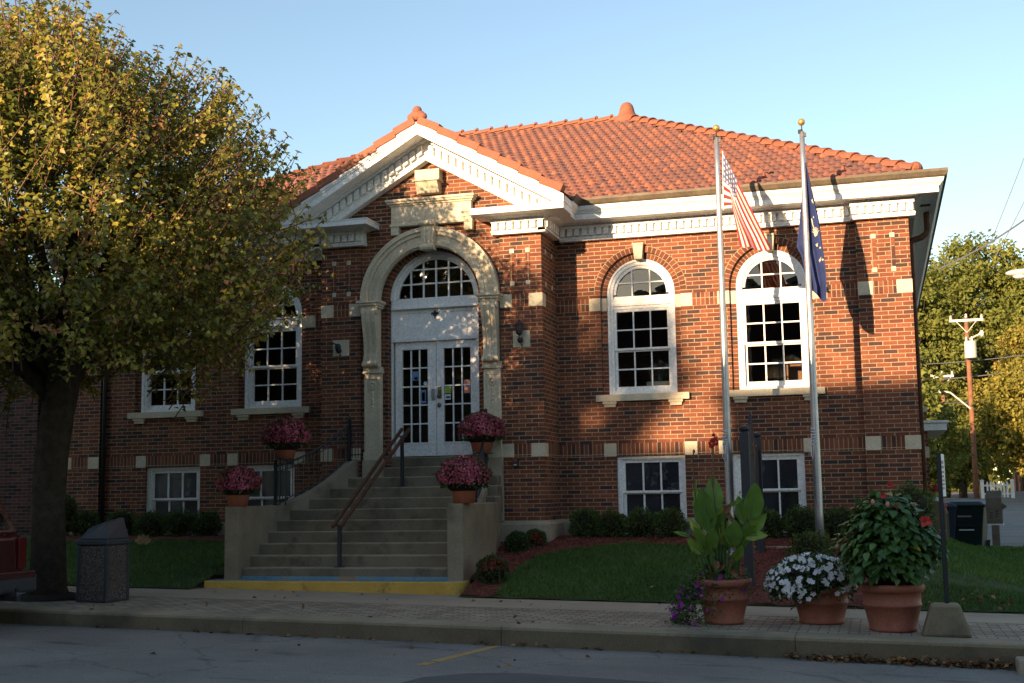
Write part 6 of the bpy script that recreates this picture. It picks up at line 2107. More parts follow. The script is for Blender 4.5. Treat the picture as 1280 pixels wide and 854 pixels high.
# leaf litter: a drift in the gutter, strays on lawn and road
def litter(name, pts, size):
    p = np.array(pts)
    d = rdir(len(p)); d[:, 2] *= 0.35
    nr = rdir(len(p))*0.7+np.array([0, -0.2, 1])
    L = RNG.uniform(size*0.6, size*1.3, len(p))
    return leaves(name, p, d, nr, L, L*0.65, fold=0.3)
pts = []
for _ in range(330):
    x = 5.9+2.1*random.random()**0.7; y = -7.06-abs(random.gauss(0, 0.05))
    pts.append((x, y, z_road(x)+0.01+0.05*random.random()*max(0, 1-(abs(y)-7.06)/0.15)))
for _ in range(60):
    x = random.uniform(-2, 6); pts.append((x, -7.05-random.random()*0.05, z_road(x)+0.012))
for _ in range(90):
    x, y = random.uniform(6.7, 9.5), random.uniform(-3.95, -3.4); pts.append((x, y, z_yard(x, y)+0.05))
for _ in range(60):
    x, y = random.uniform(-7, 9.5), random.uniform(-3.9, -1.2)
    if not (-2.4 < x < 1.5): pts.append((x, y, z_yard(x, y)+0.055))
for _ in range(14):
    x, y = random.uniform(-4, 7), random.uniform(-9.5, -7.3); pts.append((x, y, z_road(x)+0.015))
for _ in range(40):
    x, y = random.uniform(-4.3, 6.8), random.uniform(-6.9, -3.7); pts.append((x, y, z_walk(x)+0.018))
put(litter('fallen_leaves', pts, 0.07), 'fallen_leaves', 'litter')['kind'] = 'stuff'
t = thing('fallen_leaf', 'large pale dry leaf lying on the left lawn', 'leaf', (-4.78, -1.55, z_yard(-4.78, -1.55)+0.05))
mb = MB()
for k in range(5):
    a = math.pi*(0.1+0.2*k)
    q = Vector((-4.78, -1.55, z_yard(-4.78, -1.55)+0.06))
    big_leaf(mb, q, q+Vector((0.16*math.cos(a), -0.05, 0.02+0.13*math.sin(a))), 0.10, (0, -1, 0.4), 0.1, 5, 0.2)
M['pale_leaf'] = surf('pale_dry_leaf', [(0.3, (0.28, 0.18, 0.10)), (0.7, (0.42, 0.29, 0.17))], 12, 0.8)
mb.build('blade', 'pale_leaf', t, fixn=False)

# ------------------------------------------------------------------ parking sign in its concrete foot
t = thing('parking_sign', 'narrow white parking sign seen edge on, on a dark post in a concrete foot', 'sign', (7.45, -6.42, z_walk(7.45)))
mb = MB()
zb = z_walk(7.45)
xa, ya = 7.43, -6.45
vs = [(xa-0.235, ya-0.20, zb), (xa+0.235, ya-0.20, zb), (xa+0.235, ya+0.20, zb), (xa-0.235, ya+0.20, zb),
      (xa-0.135, ya-0.12, zb+0.315), (xa+0.135, ya-0.12, zb+0.315), (xa+0.135, ya+0.12, zb+0.315), (xa-0.135, ya+0.12, zb+0.315)]
mb.mesh(vs, [(0, 3, 2, 1), (4, 5, 6, 7), (0, 1, 5, 4), (1, 2, 6, 5), (2, 3, 7, 6), (3, 0, 4, 7)])
mb.build('foot', 'kerb', t, bevel=0.03)
mb = MB()
mb.box(7.435, 7.465, -6.47, -6.44, zb+0.30, 0.75); mb.box(7.428, 7.472, -6.44, -6.432, zb+0.30, 0.75)
mb.build('post', 'dark_metal', t)
pl_ = Vector((7.452, -6.43, 0.53)); dd_ = Vector((0.052, 0.24, 0)).normalized(); nn_ = Vector((-dd_.y, dd_.x, 0))
nn_ = nn_ if nn_.y < 0 else -nn_
def plate_pt(a, z, off):
    return pl_+dd_*a+nn_*off+Vector((0, 0, z))
mb = MB()
w, h_ = 0.30, 0.215
vs = [plate_pt(a, z, o) for o in (0.0, -0.004) for a, z in ((0, -h_), (w, -h_), (w, h_), (0, h_))]
mb.mesh(vs, [(0, 1, 2, 3), (7, 6, 5, 4), (0, 4, 5, 1), (1, 5, 6, 2), (2, 6, 7, 3), (3, 7, 4, 0)])
p_ = mb.build('plate', 'sticker_white', t)
mb = MB()
for z, a0, a1, hh in ((0.135, .07, .23, .022), (0.085, .07, .24, .018), (0.035, .05, .25, .016), (-0.01, .08, .22, .016), (-0.05, .06, .24, .014), (-0.09, .06, .24, .014), (-0.13, .08, .23, .014)):
    mb.face([plate_pt(a0, z-hh, 0.0025), plate_pt(a1, z-hh, 0.0025), plate_pt(a1, z+hh*0.6, 0.0025), plate_pt(a0, z+hh*0.6, 0.0025)])
M['faded_print'] = flat('faded_print', (0.34, 0.20, 0.22), 0.7)
mb.build('worn_print', 'faded_print', p_, fixn=False)

# dark two-post sign standing end-on in the mulch
t = thing('two_post_sign', 'dark painted two post sign seen from its edge in the red mulch', 'sign', (5.22, -2.4, -0.6))
for y, x, ztop in ((-3.25, 5.205, 1.16), (-1.5, 5.20, 1.15)):
    mb = MB()
    mb.box(x-0.058, x+0.058, y-0.058, y+0.058, z_yard(x, y)-0.1, ztop)
    mb.lathe((x, y, ztop), [(0.045, 0.0), (0.045, 0.02), (0.066, 0.03), (0.07, 0.06), (0.05, 0.085), (0.0, 0.095)], 14)
    mb.build('post', 'iron', t, bevel=0.006)
mb = MB()
prf = [(-3.19, 0.25), (-3.19, 0.98), (-3.0, 1.08), (-2.7, 1.16), (-2.5, 1.30), (-2.375, 1.47), (-2.25, 1.30), (-2.05, 1.16), (-1.75, 1.08), (-1.56, 0.98), (-1.56, 0.25)]
n = len(prf)
vs = [(5.185, y, z) for y, z in prf]+[(5.220, y, z) for y, z in prf]
mb.mesh(vs, [tuple(range(n)), tuple(range(2*n-1, n-1, -1))]+[(i, (i+1) % n, n+(i+1) % n, n+i) for i in range(n)])
M['sign_board'] = surf('sign_board', [(0.3, (0.022, 0.022, 0.027)), (0.7, (0.045, 0.045, 0.052))], 4, 0.6)
mb.build('board', 'sign_board', t)

# ------------------------------------------------------------------ right side: carts, marker, garden figure, mail box post
def cart(label, x, y, mat, rz, s=1.0):
    z = min(z_yard(x, y), -0.86) if y < 7.9 else z_drive(x, y)
    t = thing('wheeled_cart', label, 'trash cart', (x, y, z), 'wheeled carts beside the drive', rz)
    mb = MB()
    a, b_, h = 0.24*s, 0.25*s, 0.93*s
    A, B = 0.315*s, 0.33*s
    vs = [(-a, -b_, 0.03), (a, -b_, 0.03), (a, b_, 0.03), (-a, b_, 0.03), (-A, -B, h), (A, -B, h), (A, B, h), (-A, B, h)]
    mb.mesh(vs, [(0, 3, 2, 1), (4, 5, 6, 7), (0, 1, 5, 4), (1, 2, 6, 5), (2, 3, 7, 6), (3, 0, 4, 7)])
    mb.box(-A-0.015, A+0.015, -B-0.015, B+0.015, h-0.05, h)
    mb.box(-0.16, 0.16, -0.315*s, -0.26*s, 0.48*s, 0.52*s)
    lbuild(mb, 'body', mat, t, bevel=0.02)
    mb = MB()
    vs = [(-A-0.03, -B-0.04, h), (A+0.03, -B-0.04, h), (A+0.03, B+0.05, h), (-A-0.03, B+0.05, h), (-A*0.8, -B*0.7, h+0.075), (A*0.8, -B*0.7, h+0.075), (A*0.85, B*0.9, h+0.11), (-A*0.85, B*0.9, h+0.11)]
    mb.mesh(vs, [(0, 3, 2, 1), (4, 5, 6, 7), (0, 1, 5, 4), (1, 2, 6, 5), (2, 3, 7, 6), (3, 0, 4, 7)])
    lbuild(mb, 'lid', mat, t, bevel=0.02)
    for sx in (-1, 1):
        mb = MB(); mb.tube([(sx*a*0.95, b_+0.02, 0.10), (sx*(a+0.07), b_+0.02, 0.10)], 0.10, 16); lbuild(mb, 'wheel', 'iron', t)
    mb = MB(); mb.tube([(-A*0.8, B+0.08, h-0.02), (A*0.8, B+0.08, h-0.02)], 0.018, 8); lbuild(mb, 'handle', 'iron', t)
    return t
M['cart_green'] = flat('cart_dark_green', (0.006, 0.016, 0.016), 0.5, 0.3)
M['cart_blue'] = flat('cart_dark_blue', (0.006, 0.012, 0.032), 0.5, 0.3)
c1 = cart('dark green wheeled cart with grey strip at the drive edge', 8.62, 8.6, 'cart_green', R_(-14))
c1.scale = (1.25, 1.1, 1.0)
mb = MB(); mb.box(-0.10, 0.14, -0.297, -0.285, 0.405, 0.43); lbuild(mb, 'strip', 'sticker_white', c1)
mb = MB(); mb.box(-0.11, 0.11, -0.321, -0.300, 0.685, 0.715); lbuild(mb, 'worn_print', 'faded_print', c1)
cart('dark blue wheeled cart behind the thin sign post', 7.99, 7.6, 'cart_blue', R_(10), 0.95)
t = thing('stone_marker', 'small round topped grey stone marker behind the hibiscus', 'stone', (7.83, 3.2, -0.8))
mb = MB()
po_ = [(-0.14, -0.05), (0.14, -0.05)]+[(0.14*math.cos(a), 0.50+0.14*math.sin(a)) for a in [math.pi*i/10 for i in range(11)]]
mb.prism([(7.80+x, z_yard(7.8, 3.2)+z) for x, z in po_], 3.1, 3.22)
mb.build('slab', 'kerb', t, bevel=0.015)
# garden figure with straw hair and red hat
gx, gy, gz = 7.86, 5.0, -0.06
t = thing('garden_figure', 'small red and white straw garden figure in a red hat by the porch', 'ornament', (gx, gy, gz))
mb = MB(); mb.lathe((gx, gy, gz), [(0.20, 0.0), (0.16, 0.12), (0.09, 0.24), (0.06, 0.27)], 16); mb.tube([(gx-0.08, gy-0.02, gz+0.20), (gx-0.19, gy-0.08, gz+0.10)], [0.045, 0.03], 8); mb.tube([(gx+0.08, gy-0.02, gz+0.20), (gx+0.17, gy-0.08, gz+0.12)], [0.045, 0.03], 8)
mb.build('dress', 'red', t, smooth=True)
mb = MB(); mb.ell((gx, gy-0.03, gz+0.25), 0.11, 0.09, 0.06, 12, 7); mb.build('collar', 'sticker_white', t, smooth=True)
mb = MB(); mb.ell((gx, gy-0.02, gz+0.36), 0.07, 0.07, 0.08, 14, 9); mb.build('head', 'pale_leaf', t, smooth=True)
mb = MB()
for k in range(16):
    a = 2*math.pi*k/16; q = Vector((gx+0.06*math.cos(a), gy+0.06*math.sin(a), gz+0.40)); mb.tube([q, q+Vector((0.05*math.cos(a), 0.05*math.sin(a), -0.12))], [0.015, 0.008], 5)
mb.build('hair', 'sticker_green', t)
mb = MB(); mb.lathe((gx+0.03, gy, gz+0.42), [(0.13, 0.0), (0.13, 0.012), (0.07, 0.02), (0.05, 0.10), (0.0, 0.12)], 14); mb.build('hat', 'red', t, smooth=True)
mb = MB(); mb.box(gx-0.16, gx+0.2, gy-0.15, gy+0.15, z_yard(gx, gy)-0.05, gz+0.002); mb.build('plinth', 'kerb', t)
bx_, by_ = 9.13, 8.2
bz_ = z_drive(bx_, by_)
t = thing('post_box', 'weathered wooden box on a post beside the drive', 'post box', (bx_, by_, bz_), rz=R_(-8))
mb = MB(); mb.box(-0.075, 0.075, -0.06, 0.06, -0.1, 0.52); lbuild(mb, 'post', 'wood_post', t)
mb = MB()
mb.mesh([(-0.155, -0.12, 0.55), (0.155, -0.12, 0.55), (0.155, 0.12, 0.55), (-0.155, 0.12, 0.55), (-0.155, -0.12, 1.08), (0.155, -0.12, 1.08), (0.155, 0.12, 1.23), (-0.155, 0.12, 1.23)],
        [(0, 3, 2, 1), (4, 5, 6, 7), (0, 1, 5, 4), (1, 2, 6, 5), (2, 3, 7, 6), (3, 0, 4, 7)])
mb.mesh([(0.155, -0.05, 0.98), (0.25, -0.05, 0.90), (0.155, -0.05, 0.82), (0.155, 0.05, 0.98), (0.25, 0.05, 0.90), (0.155, 0.05, 0.82)], [(0, 1, 2), (5, 4, 3), (0, 3, 4, 1), (1, 4, 5, 2), (2, 5, 3, 0)])
lbuild(mb, 'box', 'wood_post', t, bevel=0.01)
mb = MB(); mb.box(-0.15, 0.16, -0.10, 0.10, 0.515, 0.552); lbuild(mb, 'white_shelf', 'sticker_white', t)
mb = MB()
for k in range(6):
    mb.box(-0.09+0.055*(k % 2)*2, -0.03+0.055*(k % 2)*2, -0.1225, -0.119, 0.66+0.05*(k//2)+0.03*(k % 2), 0.685+0.05*(k//2)+0.03*(k % 2))
lbuild(mb, 'worn_print', 'dark_grey', t)

# ------------------------------------------------------------------ far end of the drive
def zg(y): return min(0.6, -1.02+max(0, y-14)*0.0165)
fy = 56.0
t = thing('picket_fence', 'short white picket fence at the far end of the drive', 'fence', (13.2, fy, z_drive(0, fy)))
zf = z_drive(0, fy)
for x in (12.42, 14.02):
    mb = MB(); mb.box(x-0.09, x+0.09, fy-0.09, fy+0.09, zf-0.2, zf+0.98); mb.lathe((x, fy, zf+0.98), [(0.12, 0), (0.12, 0.03), (0.0, 0.10)], 4); mb.build('post', 'white', t)
for k in range(7):
    x = 12.70+k*0.175
    mb = MB(); mb.prism([(x-0.05, zf+0.05), (x+0.05, zf+0.05), (x+0.05, zf+0.85), (x, zf+0.95), (x-0.05, zf+0.85)], fy-0.04, fy-0.015); mb.build('picket', 'white', t)
for z in (0.25, 0.72):
    mb = MB(); mb.box(12.42, 14.02, fy-0.015, fy+0.02, zf+z-0.045, zf+z+0.045); mb.build('rail', 'white', t)
def utility_pole(label, x, y, ztop, arm, aw, loc_lamp=None, r=0.14, trans=None, braces=True):
    z = zg(y)-0.2
    t = thing('utility_pole', label, 'utility pole', (x, y, z), 'utility poles among the far trees')
    mb = MB(); mb.tube([(x+0.004*(ztop-k), y, z+(ztop-z)*k/4) if False else (x-0.02*(4-k)*0, y, z+(ztop-z)*k/4) for k in range(5)], [r*1.15, r*1.08, r, r*0.92, r*0.85], 12); mb.build('shaft', 'pole_wood', t, smooth=True)
    mb = MB(); mb.box(x-aw, x+aw, y-0.12, y+0.0, arm-0.07, arm+0.07)
    if braces:
        mb.beam((x-0.55, y-0.10, arm-0.05), (x, y-0.16, arm-0.72), 0.04, 0.03); mb.beam((x+0.55, y-0.10, arm-0.05), (x, y-0.16, arm-0.72), 0.04, 0.03)
    mb.build('crossarm', 'pale_metal', t)
    mb = MB()
    for q in (-aw+0.08, aw-0.08, 0.0):
        mb.lathe((x+q, y-0.06, (arm+0.07) if q else ztop), [(0.05, 0), (0.09, 0.08), (0.05, 0.14), (0.08, 0.2), (0.0, 0.26)], 8)
    mb.build('insulators', 'pale_metal', t)
    return t
up = utility_pole('brown utility pole with pale transformer and lamp arm beyond the drive', 12.1, 56.0, 10.15, 10.0, 0.92)
mb = MB(); mb.lathe((12.22, 55.68, 7.95), [(0.0, -0.18), (0.30, -0.18), (0.33, -0.12), (0.33, 0.72), (0.30, 0.80), (0.0, 0.84)], 18)
for q in (-0.2, 0.1):
    mb.lathe((12.22+q, 55.6, 8.75), [(0.05, 0), (0.07, 0.1), (0.04, 0.25), (0.0, 0.28)], 8)
mb.build('transformer', 'pale_metal', up, smooth=False)
mb = MB(); mb.tube([(12.05, 55.9, 4.9), (11.55, 55.85, 5.35), (11.0, 55.8, 5.85), (10.55, 55.8, 5.95)], 0.05, 8); mb.build('lamp_arm', 'pale_metal', up)
mb = MB(); mb.ell((10.25, 55.8, 5.92), 0.48, 0.16, 0.13, 14, 8); mb.build('lamp_head', 'pale_metal', up, smooth=True)
mb = MB(); mb.tube([(12.2, 55.9, 8.9), (12.75, 55.9, 9.15), (12.85, 55.9, 9.3)], 0.05, 6); mb.ell((12.9, 55.9, 9.2), 0.12, 0.12, 0.2, 8, 6); mb.build('side_bracket', 'pale_metal', up)
utility_pole('second utility pole with plain crossarm half hidden in foliage', 11.0, 64.0, 7.6, 7.5, 0.70)
def wire(label, pts, r, cat='wire'):
    t = thing('overhead_wire', label, cat, pts[0], 'overhead wires right of the library')
    n = 18
    a, b_, sag = Vector(pts[0]), Vector(pts[1]), pts[2]
    mb = MB(); mb.tube([a.lerp(b_, i/n)-Vector((0, 0, sag*4*(i/n)*(1-i/n))) for i in range(n+1)], r, 5); mb.build('strand', 'wire', t)
wire('highest thin overhead wire slanting down behind the tree top', [(13.35, 30, 14.3), (11.2, 30.0, 9.3), 0.05], 0.016)
wire('second thin overhead wire just right of the highest one', [(13.3, 30, 12.4), (11.5, 30.0, 9.1), 0.05], 0.016)
wire('thick pale overhead cable crossing the tree top', [(14.2, 30, 11.6), (9.4, 30, 8.72), 0.25], 0.035)
wire('upper dark wire passing behind the transformer', [(18, 57, 8.3), (6.0, 57, 7.75), 0.3], 0.028)
wire('middle dark wire crossing the utility pole', [(18, 57, 7.6), (6.0, 57, 6.9), 0.45], 0.035)
wire('lowest dark wire crossing the utility pole', [(18, 57, 5.9), (6.0, 57, 5.4), 0.3], 0.022)
# near street lamp whose head reaches into the frame
t = thing('street_lamp', 'grey cobra head street lamp reaching in at the right edge', 'street lamp', (12.4, 8.2, z_drive(12.4, 8.2)))
mb = MB(); mb.tube([(12.4, 8.2, -1), (12.4, 8.2, 4.9), (12.1, 8.15, 5.15), (11.2, 8.05, 5.1), (10.2, 8.0, 4.88)], [0.10, 0.07, 0.05, 0.035, 0.03], 10); mb.build('pole', 'galv', t, smooth=True)
mb = MB(); mb.ell((9.97, 8.0, 4.86), 0.36, 0.14, 0.085, 18, 10); mb.build('lamp_head', 'pale_metal', t, smooth=True)
mb = MB(); mb.ell((9.90, 8.0, 4.80), 0.15, 0.10, 0.075, 14, 8); mb.build('lens', 'sticker_white', t, smooth=True)

# ------------------------------------------------------------------ trees beyond the library
def far_tree(name, label, base, h, crown_c, crown_r, n, mat, leaf=0.28, trunk_r=0.25, voids=0.35, conic=0.0, group='trees beyond the library', seed=0):
    b = Vector(base)
    t = thing(name, label, 'tree', b, group)
    rg = np.random.default_rng(seed+3); rr = random.Random(seed+4)
    cc = np.array(crown_c, float); cr = np.array(crown_r, float)
    mb = MB()
    top = Vector(cc)+Vector((0, 0, cr[2]*0.6))
    mb.tube([b-Vector((0, 0, 0.3)), b.lerp(top, 0.25), b.lerp(top, 0.6), top], [trunk_r*1.25, trunk_r, trunk_r*0.6, 0.04], 9)
    for k in range(16):
        f = rr.uniform(0.2, 0.8); q = b.lerp(top, f)
        a = rr.uniform(0, 6.28); e = Vector(cc)+Vector((cr[0]*0.75*math.cos(a), cr[1]*0.75*math.sin(a), cr[2]*rr.uniform(-0.3, 0.7)))
        mb.tube([q, q.lerp(e, 0.5)+Vector((0, 0, 0.1*h*0.2)), e], [trunk_r*0.35, trunk_r*0.2, 0.02], 6)
    mb.build('trunk', 'bark', t, smooth=True)
    nb = max(40, n//55)
    d = rg.normal(size=(nb, 3)); d /= np.linalg.norm(d, axis=1, keepdims=True)
    rad = rg.uniform(0.2, 1.0, nb)**0.5
    bc = cc+d*cr*rad[:, None]
    if conic:
        k = np.clip((bc[:, 2]-cc[2])/cr[2], -1, 1)
        bc[:, :2] = cc[:2]+(bc[:, :2]-cc[:2])*(1-conic*(k+1)/2)[:, None]
    keep = np.sin(1.1*bc[:, 0]+seed)*np.sin(1.3*bc[:, 2]+2*seed)*np.sin(1.2*bc[:, 1]) < voids
    bc = bc[keep]; nb = len(bc)
    m = max(8, n//nb)
    br = np.array([rg.uniform(0.10, 0.21)*cr.min() for _ in range(nb)])
    u = rg.normal(size=(nb, m, 3)); u /= np.linalg.norm(u, axis=2, keepdims=True)
    pos = bc[:, None, :]+u*(br[:, None]*rg.uniform(0.35, 1.05, (nb, m)))[:, :, None]*np.array([1, 1, 0.75])
    tone = np.clip(rg.normal(0.45, 0.18, nb)[:, None]+rg.normal(0, 0.14, (nb, m)), 0, 1)
    pos = pos.reshape(-1, 3); u = u.reshape(-1, 3); nn = len(pos)
    dr = u+rg.normal(0, 0.5, (nn, 3))+np.array([0, 0, -0.3])
    L = rg.uniform(leaf*0.7, leaf*1.3, nn)
    me = leaves('crown', pos-np.array(b), dr, u*0.6+rg.normal(0, 0.6, (nn, 3)), L, L*0.62, tone.ravel(), fold=0.2)
    put(me, 'crown', mat, t)
    return t
far_tree('broadleaf_tree', 'tall green tree with open top beyond the utility pole', (13.6, 75, 0), 18, (13.6, 75, 12.2), (5.9, 5.0, 6.2), 46000, 'leaf_far', 0.30, 0.35, 0.22, seed=1)
far_tree('broadleaf_tree', 'dark green tree close to the library corner, left of the tall one', (8.8, 70, 0), 14, (9.4, 70, 10.2), (4.0, 4, 5.2), 26000, 'leaf_far', 0.28, 0.3, 0.25, seed=2)
far_tree('broadleaf_tree', 'yellow green tapering tree right of the transformer', (16.4, 64, 0), 12, (16.2, 64, 6.4), (3.4, 3.0, 5.4), 26000, 'leaf_yellow', 0.22, 0.2, 0.5, 0.65, seed=3)
far_tree('broadleaf_tree', 'yellow tree with orange flecks hanging over the picket fence', (15.4, 50, -0.4), 8, (14.9, 49, 3.9), (3.1, 2.6, 3.0), 24000, 'leaf_yellow', 0.20, 0.18, 0.4, seed=4)
far_tree('broadleaf_tree', 'orange autumn tree at the right edge', (18.8, 62, 0), 11, (18.9, 62, 7.2), (2.3, 2.3, 4.2), 9000, 'leaf_orange', 0.22, 0.18, 0.5, seed=5)
far_tree('broadleaf_tree', 'low dull green tree behind the lamp arm', (10.6, 59, -0.3), 6, (10.8, 59, 3.0), (2.4, 2.2, 2.9), 20000, 'leaf_far', 0.20, 0.2, 0.45, seed=6)
far_tree('broadleaf_tree', 'shaded tree mass behind the porch canopy', (8.9, 48, -0.4), 6, (9.2, 48, 2.6), (2.1, 2.2, 2.5), 10000, 'leaf_far', 0.18, 0.18, 0.45, seed=7)
far_tree('broadleaf_tree', 'tall green tree further back behind the orange one', (19.5, 84, 0), 20, (19.6, 84, 11.5), (4.4, 4.0, 6.6), 16000, 'leaf_far', 0.32, 0.3, 0.3, seed=8)
far_tree('broadleaf_tree', 'brownish tree between the pole and the low green one', (13.4, 66, 0), 8, (13.2, 66, 4.2), (2.3, 2, 3.0), 9000, 'leaf_yellow', 0.2, 0.2, 0.45, seed=9)
far_tree('broadleaf_tree', 'bright tree top showing above the left hip of the roof', (-13.8, 34, -1), 12, (-13.6, 34, 9.6), (3.3, 3, 3.5), 9000, 'leaf_yellow', 0.2, 0.25, 0.5, seed=10)
far_tree('broadleaf_tree', 'dark tree between the carts and the fence', (11.5, 58, 0), 5, (11.6, 58.5, 2.6), (1.6, 1.4, 2.2), 7000, 'leaf_far', 0.17, 0.2, 0.5, seed=11)
far_tree('broadleaf_tree', 'added bushy tree, unseen behind the library, shading the far trees', (4.2, 38, -0.6), 7.5, (4.2, 38, 4.2), (2.9, 2.6, 3.3), 7000, 'leaf_far', 0.26, 0.2, 0.6, seed=31)  # added out of view so the lower far trees fall into shade
far_tree('broadleaf_tree', 'second bushy tree behind the library near its right corner', (7.6, 37, -0.6), 7.5, (7.4, 37, 4.0), (2.2, 2.6, 3.2), 7000, 'leaf_far', 0.26, 0.2, 0.6, seed=32)  # unseen as well, added for the same shade
# the wood that closes the view reads as one mass
V = []
rg = np.random.default_rng(77)
n = 26000
ph = rg.uniform(0, 1, n)
x = -6+46*ph; y = 96+rg.normal(0, 3, n); hh = 5.0+2.0*np.sin(x*0.5)+1.2*np.sin(x*1.3+1)
z = rg.uniform(-0.6, 1.0, n)**1.0*hh
me = leaves('far_wood', np.stack([x, y, z], 1), rdir(n), rdir(n), 0.55, 0.36, np.clip(rg.normal(0.35, 0.2, n), 0, 1))
put(me, 'far_wood', 'leaf_far')['kind'] = 'stuff'
# small house glimpsed right of the fence
t = thing('far_house', 'red brick house glimpsed through leaves right of the picket fence', 'house', (19.5, 80, 0))
mb = MB(); mb.box(17.0, 24.0, 80, 86, -0.3, 4.5); mb.build('wall', 'brick_far', t)
mb = MB(); mb.prism([(16.6, 4.4), (24.4, 4.4), (20.5, 7.0)], 79.6, 86.4); mb.build('roof', 'tile_plain', t)
mb = MB(); mb.box(17.5, 18.3, 79.92, 80.0, 0.8, 2.4); mb.build('window', 'white', t)

# ------------------------------------------------------------------ left: neighbouring building and the parked car
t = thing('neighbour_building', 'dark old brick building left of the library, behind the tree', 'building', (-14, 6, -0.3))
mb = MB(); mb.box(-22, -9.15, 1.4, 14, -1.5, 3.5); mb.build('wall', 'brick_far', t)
mb = MB(); mb.box(-22.1, -9.05, 1.3, 14.1, 3.5, 3.68); mb.build('coping', 'base_stone', t)

CARX, CARY0, CARY1 = -2.63, -9.05, -7.28
zc = z_road(-3)
t = thing('parked_car', 'dark red sport utility car parked at the kerb, only its rear corner in view', 'car', (-4.9, -8.15, zc))
side = [(0.02, 0.42), (0.0, 0.60), (-0.02, 1.02), (-0.10, 1.08), (-0.42, 1.62), (-0.60, 1.70), (-2.3, 1.72), (-2.75, 1.62), (-3.35, 1.10), (-4.35, 0.98), (-4.5, 0.80), (-4.52, 0.45), (-4.2, 0.30), (-0.25, 0.30)]
mb = MB()
n = len(side)
def tumble(z): return 0.0 if z < 1.05 else (z-1.05)*0.06
secs = []
for yy, ins_ in ((CARY0, 0), (CARY0+0.10, -0.03), (CARY1-0.10, -0.03), (CARY1, 0)):
    row = []
    for x, z in side:
        s_ = tumble(z)
        y = yy+s_ if yy < -8.2 else yy-s_
        if yy in (CARY0, CARY1):
            xx = x-0.08 if x > -1 else x+0.08
        else:
            xx = x
        row.append((CARX+xx, y, zc+z))
    secs.append(row)
vs = [p for r_ in secs for p in r_]
fs = [tuple(range(n)), tuple(range(4*n-1, 3*n-1, -1))]
for k in range(3):
    for i in range(n):
        fs.append((k*n+i, k*n+(i+1) % n, (k+1)*n+(i+1) % n, (k+1)*n+i))
mb.mesh(vs, fs)
M['car_red'] = flat('dark_red_car_paint', (0.040, 0.003, 0.006), 0.22, 0.6)
M['car_red'].node_tree.nodes["Principled BSDF"].inputs["Coat Weight"].default_value = 0.6
M['tail_lens'] = flat('dark_red_lens', (0.085, 0.006, 0.008), 0.15, 0.5)
body = mb.build('body', 'car_red', t, smooth=False, bevel=0.03)
def rear_pt(z, y, off):
    x = np.interp(z, [0.42, 0.6, 1.02, 1.08, 1.62], [0.02, 0.0, -0.02, -0.10, -0.42])
    return (CARX+x+off, y, zc+z)
mb = MB()
mb.face([rear_pt(1.12, -8.87, 0.012), rear_pt(1.12, -7.46, 0.012), rear_pt(1.55, -7.56, 0.012), rear_pt(1.55, -8.77, 0.012)])
mb.build('rear_window', 'glass_dark', t, fixn=False)
for ys_, sg_ in ((CARY0, -1), (CARY1, 1)):
    for xa_, xb_ in ((-0.55, -1.35), (-1.43, -2.35), (-2.43, -3.05)):
        mb = MB()
        P = lambda x, z: (CARX+x, ys_-sg_*(z-1.05)*0.06+sg_*0.006, zc+z)
        tb = 1.36 if xb_ == -3.05 else 1.60
        mb.face([P(xa_+(0.08 if xa_ == -0.55 else 0)+0.0, 1.14), P(xb_, 1.14), P(xb_, tb), P(xa_, 1.60)])
        mb.build('side_window', 'glass_dark', t, fixn=False)
for ya_, yb_ in ((-7.47, -7.33), (-9.0, -8.86)):
    mb = MB(); mb.box(CARX-0.10, CARX+0.02, ya_, yb_, zc+0.66, zc+1.02); mb.build('tail_light', 'tail_lens', t, bevel=0.012)
mb = MB(); mb.box(CARX-0.25, CARX+0.13, CARY0-0.01, CARY1+0.01, zc+0.40, zc+0.60); mb.build('bumper', 'dark_grey', t, bevel=0.03)
mb = MB(); mb.box(CARX-0.02, CARX+0.135, CARY0+0.05, CARY1-0.03, zc+0.56, zc+0.645); mb.build('bumper_trim', 'car_red', t, bevel=0.015)
mb = MB(); mb.beam((CARX-0.1, -7.75, zc+0.36), (CARX+0.25, -7.75, zc+0.36), 0.06, 0.06); mb.lathe((CARX+0.23, -7.75, zc+0.39), [(0.03, 0), (0.02, 0.04), (0.032, 0.07), (0.0, 0.10)], 10); mb.build('tow_bar', 'dark_metal', t)
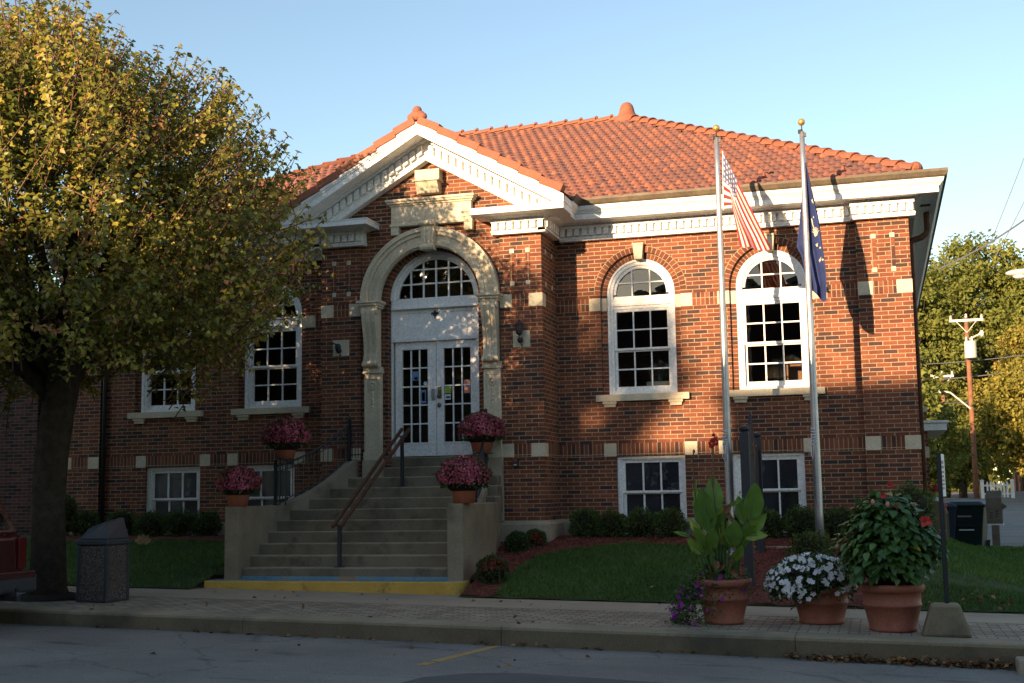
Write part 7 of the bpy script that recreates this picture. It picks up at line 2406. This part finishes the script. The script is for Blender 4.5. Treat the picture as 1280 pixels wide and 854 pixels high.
for x in (CARX-0.95, CARX-3.6):
    for y0_, y1_ in ((CARY0+0.02, CARY0+0.24), (CARY1-0.24, CARY1-0.02)):
        mb = MB(); mb.tube([(x, y0_, zc+0.34), (x, y1_, zc+0.34)], 0.34, 24); w_ = mb.build('wheel', 'iron', t, bevel=0.03)
        mb = MB(); mb.tube([(x, y0_-0.006, zc+0.34), (x, y1_+0.006, zc+0.34)], 0.2, 20); mb.build('rim', 'galv', w_)
# low concrete kerb block at the right edge of the gutter
t = thing('kerb_block', 'pale concrete kerb block at the right end of the leaf filled gutter', 'kerb block', (8.1, -7.3, z_road(8)))
mb = MB(); mb.box(7.99, 8.9, -7.42, -7.10, z_road(8)-0.05, z_road(8)+0.125); mb.build('block', 'concrete_light', t, bevel=0.02)

# ------------------------------------------------------------------ the far side of the street, behind the camera: it shades this side and shows in the panes
def shop(label, x0, x1, zt, y0=-44.0, y1=-36.0):
    t = thing('street_building', label, 'building', ((x0+x1)/2, y1, -1.0), 'buildings across the street')
    mb = MB(); mb.box(x0, x1, y0, y1, -1.4, zt-0.25); mb.build('wall', 'brick_far', t)
    mb = MB(); mb.box(x0-0.1, x1+0.1, y0, y1+0.22, zt-0.25, zt); mb.build('parapet', 'base_stone', t)
    n = int((x1-x0)/2.6)
    for lv in [0.4+3.8*k for k in range(int((zt-0.5)/3.8))]:
        for i in range(n):
            x = x0+(i+0.5)*(x1-x0)/n
            mb = MB(); mb.box(x-0.6, x+0.6, y1-0.02, y1+0.05, lv, lv+2.0); w_ = mb.build('window', 'white', t)
            mb = MB(); mb.box(x-0.5, x+0.5, y1+0.03, y1+0.06, lv+0.1, lv+1.9); mb.build('pane', 'glass_dark', w_)
    return t
shop('three storey brick building across the street, left', -46, -20.3, 12.5)
shop('two storey brick building across the street, facing the tree', -20.2, -12.6, 8.95)
shop('low flat roofed shop between the two taller buildings across the street', -12.5, -9.2, 8.05)
shop('two storey brick building across the street, right', -9.1, -3.6, 8.95)
shop('long brick block across the street, opposite the flagpoles', -3.5, 34, 9.6)
shop('brick block across the street, far left', -74, -46.2, 9.6)
far_tree('broadleaf_tree', 'street tree across the road in front of the low shop', (-10.3, -33.6, -0.8), 10, (-10.05, -33.6, 8.9), (1.15, 1.2, 2.1), 3000, 'leaf_far', 0.22, 0.16, 0.3, group='trees across the street', seed=21)
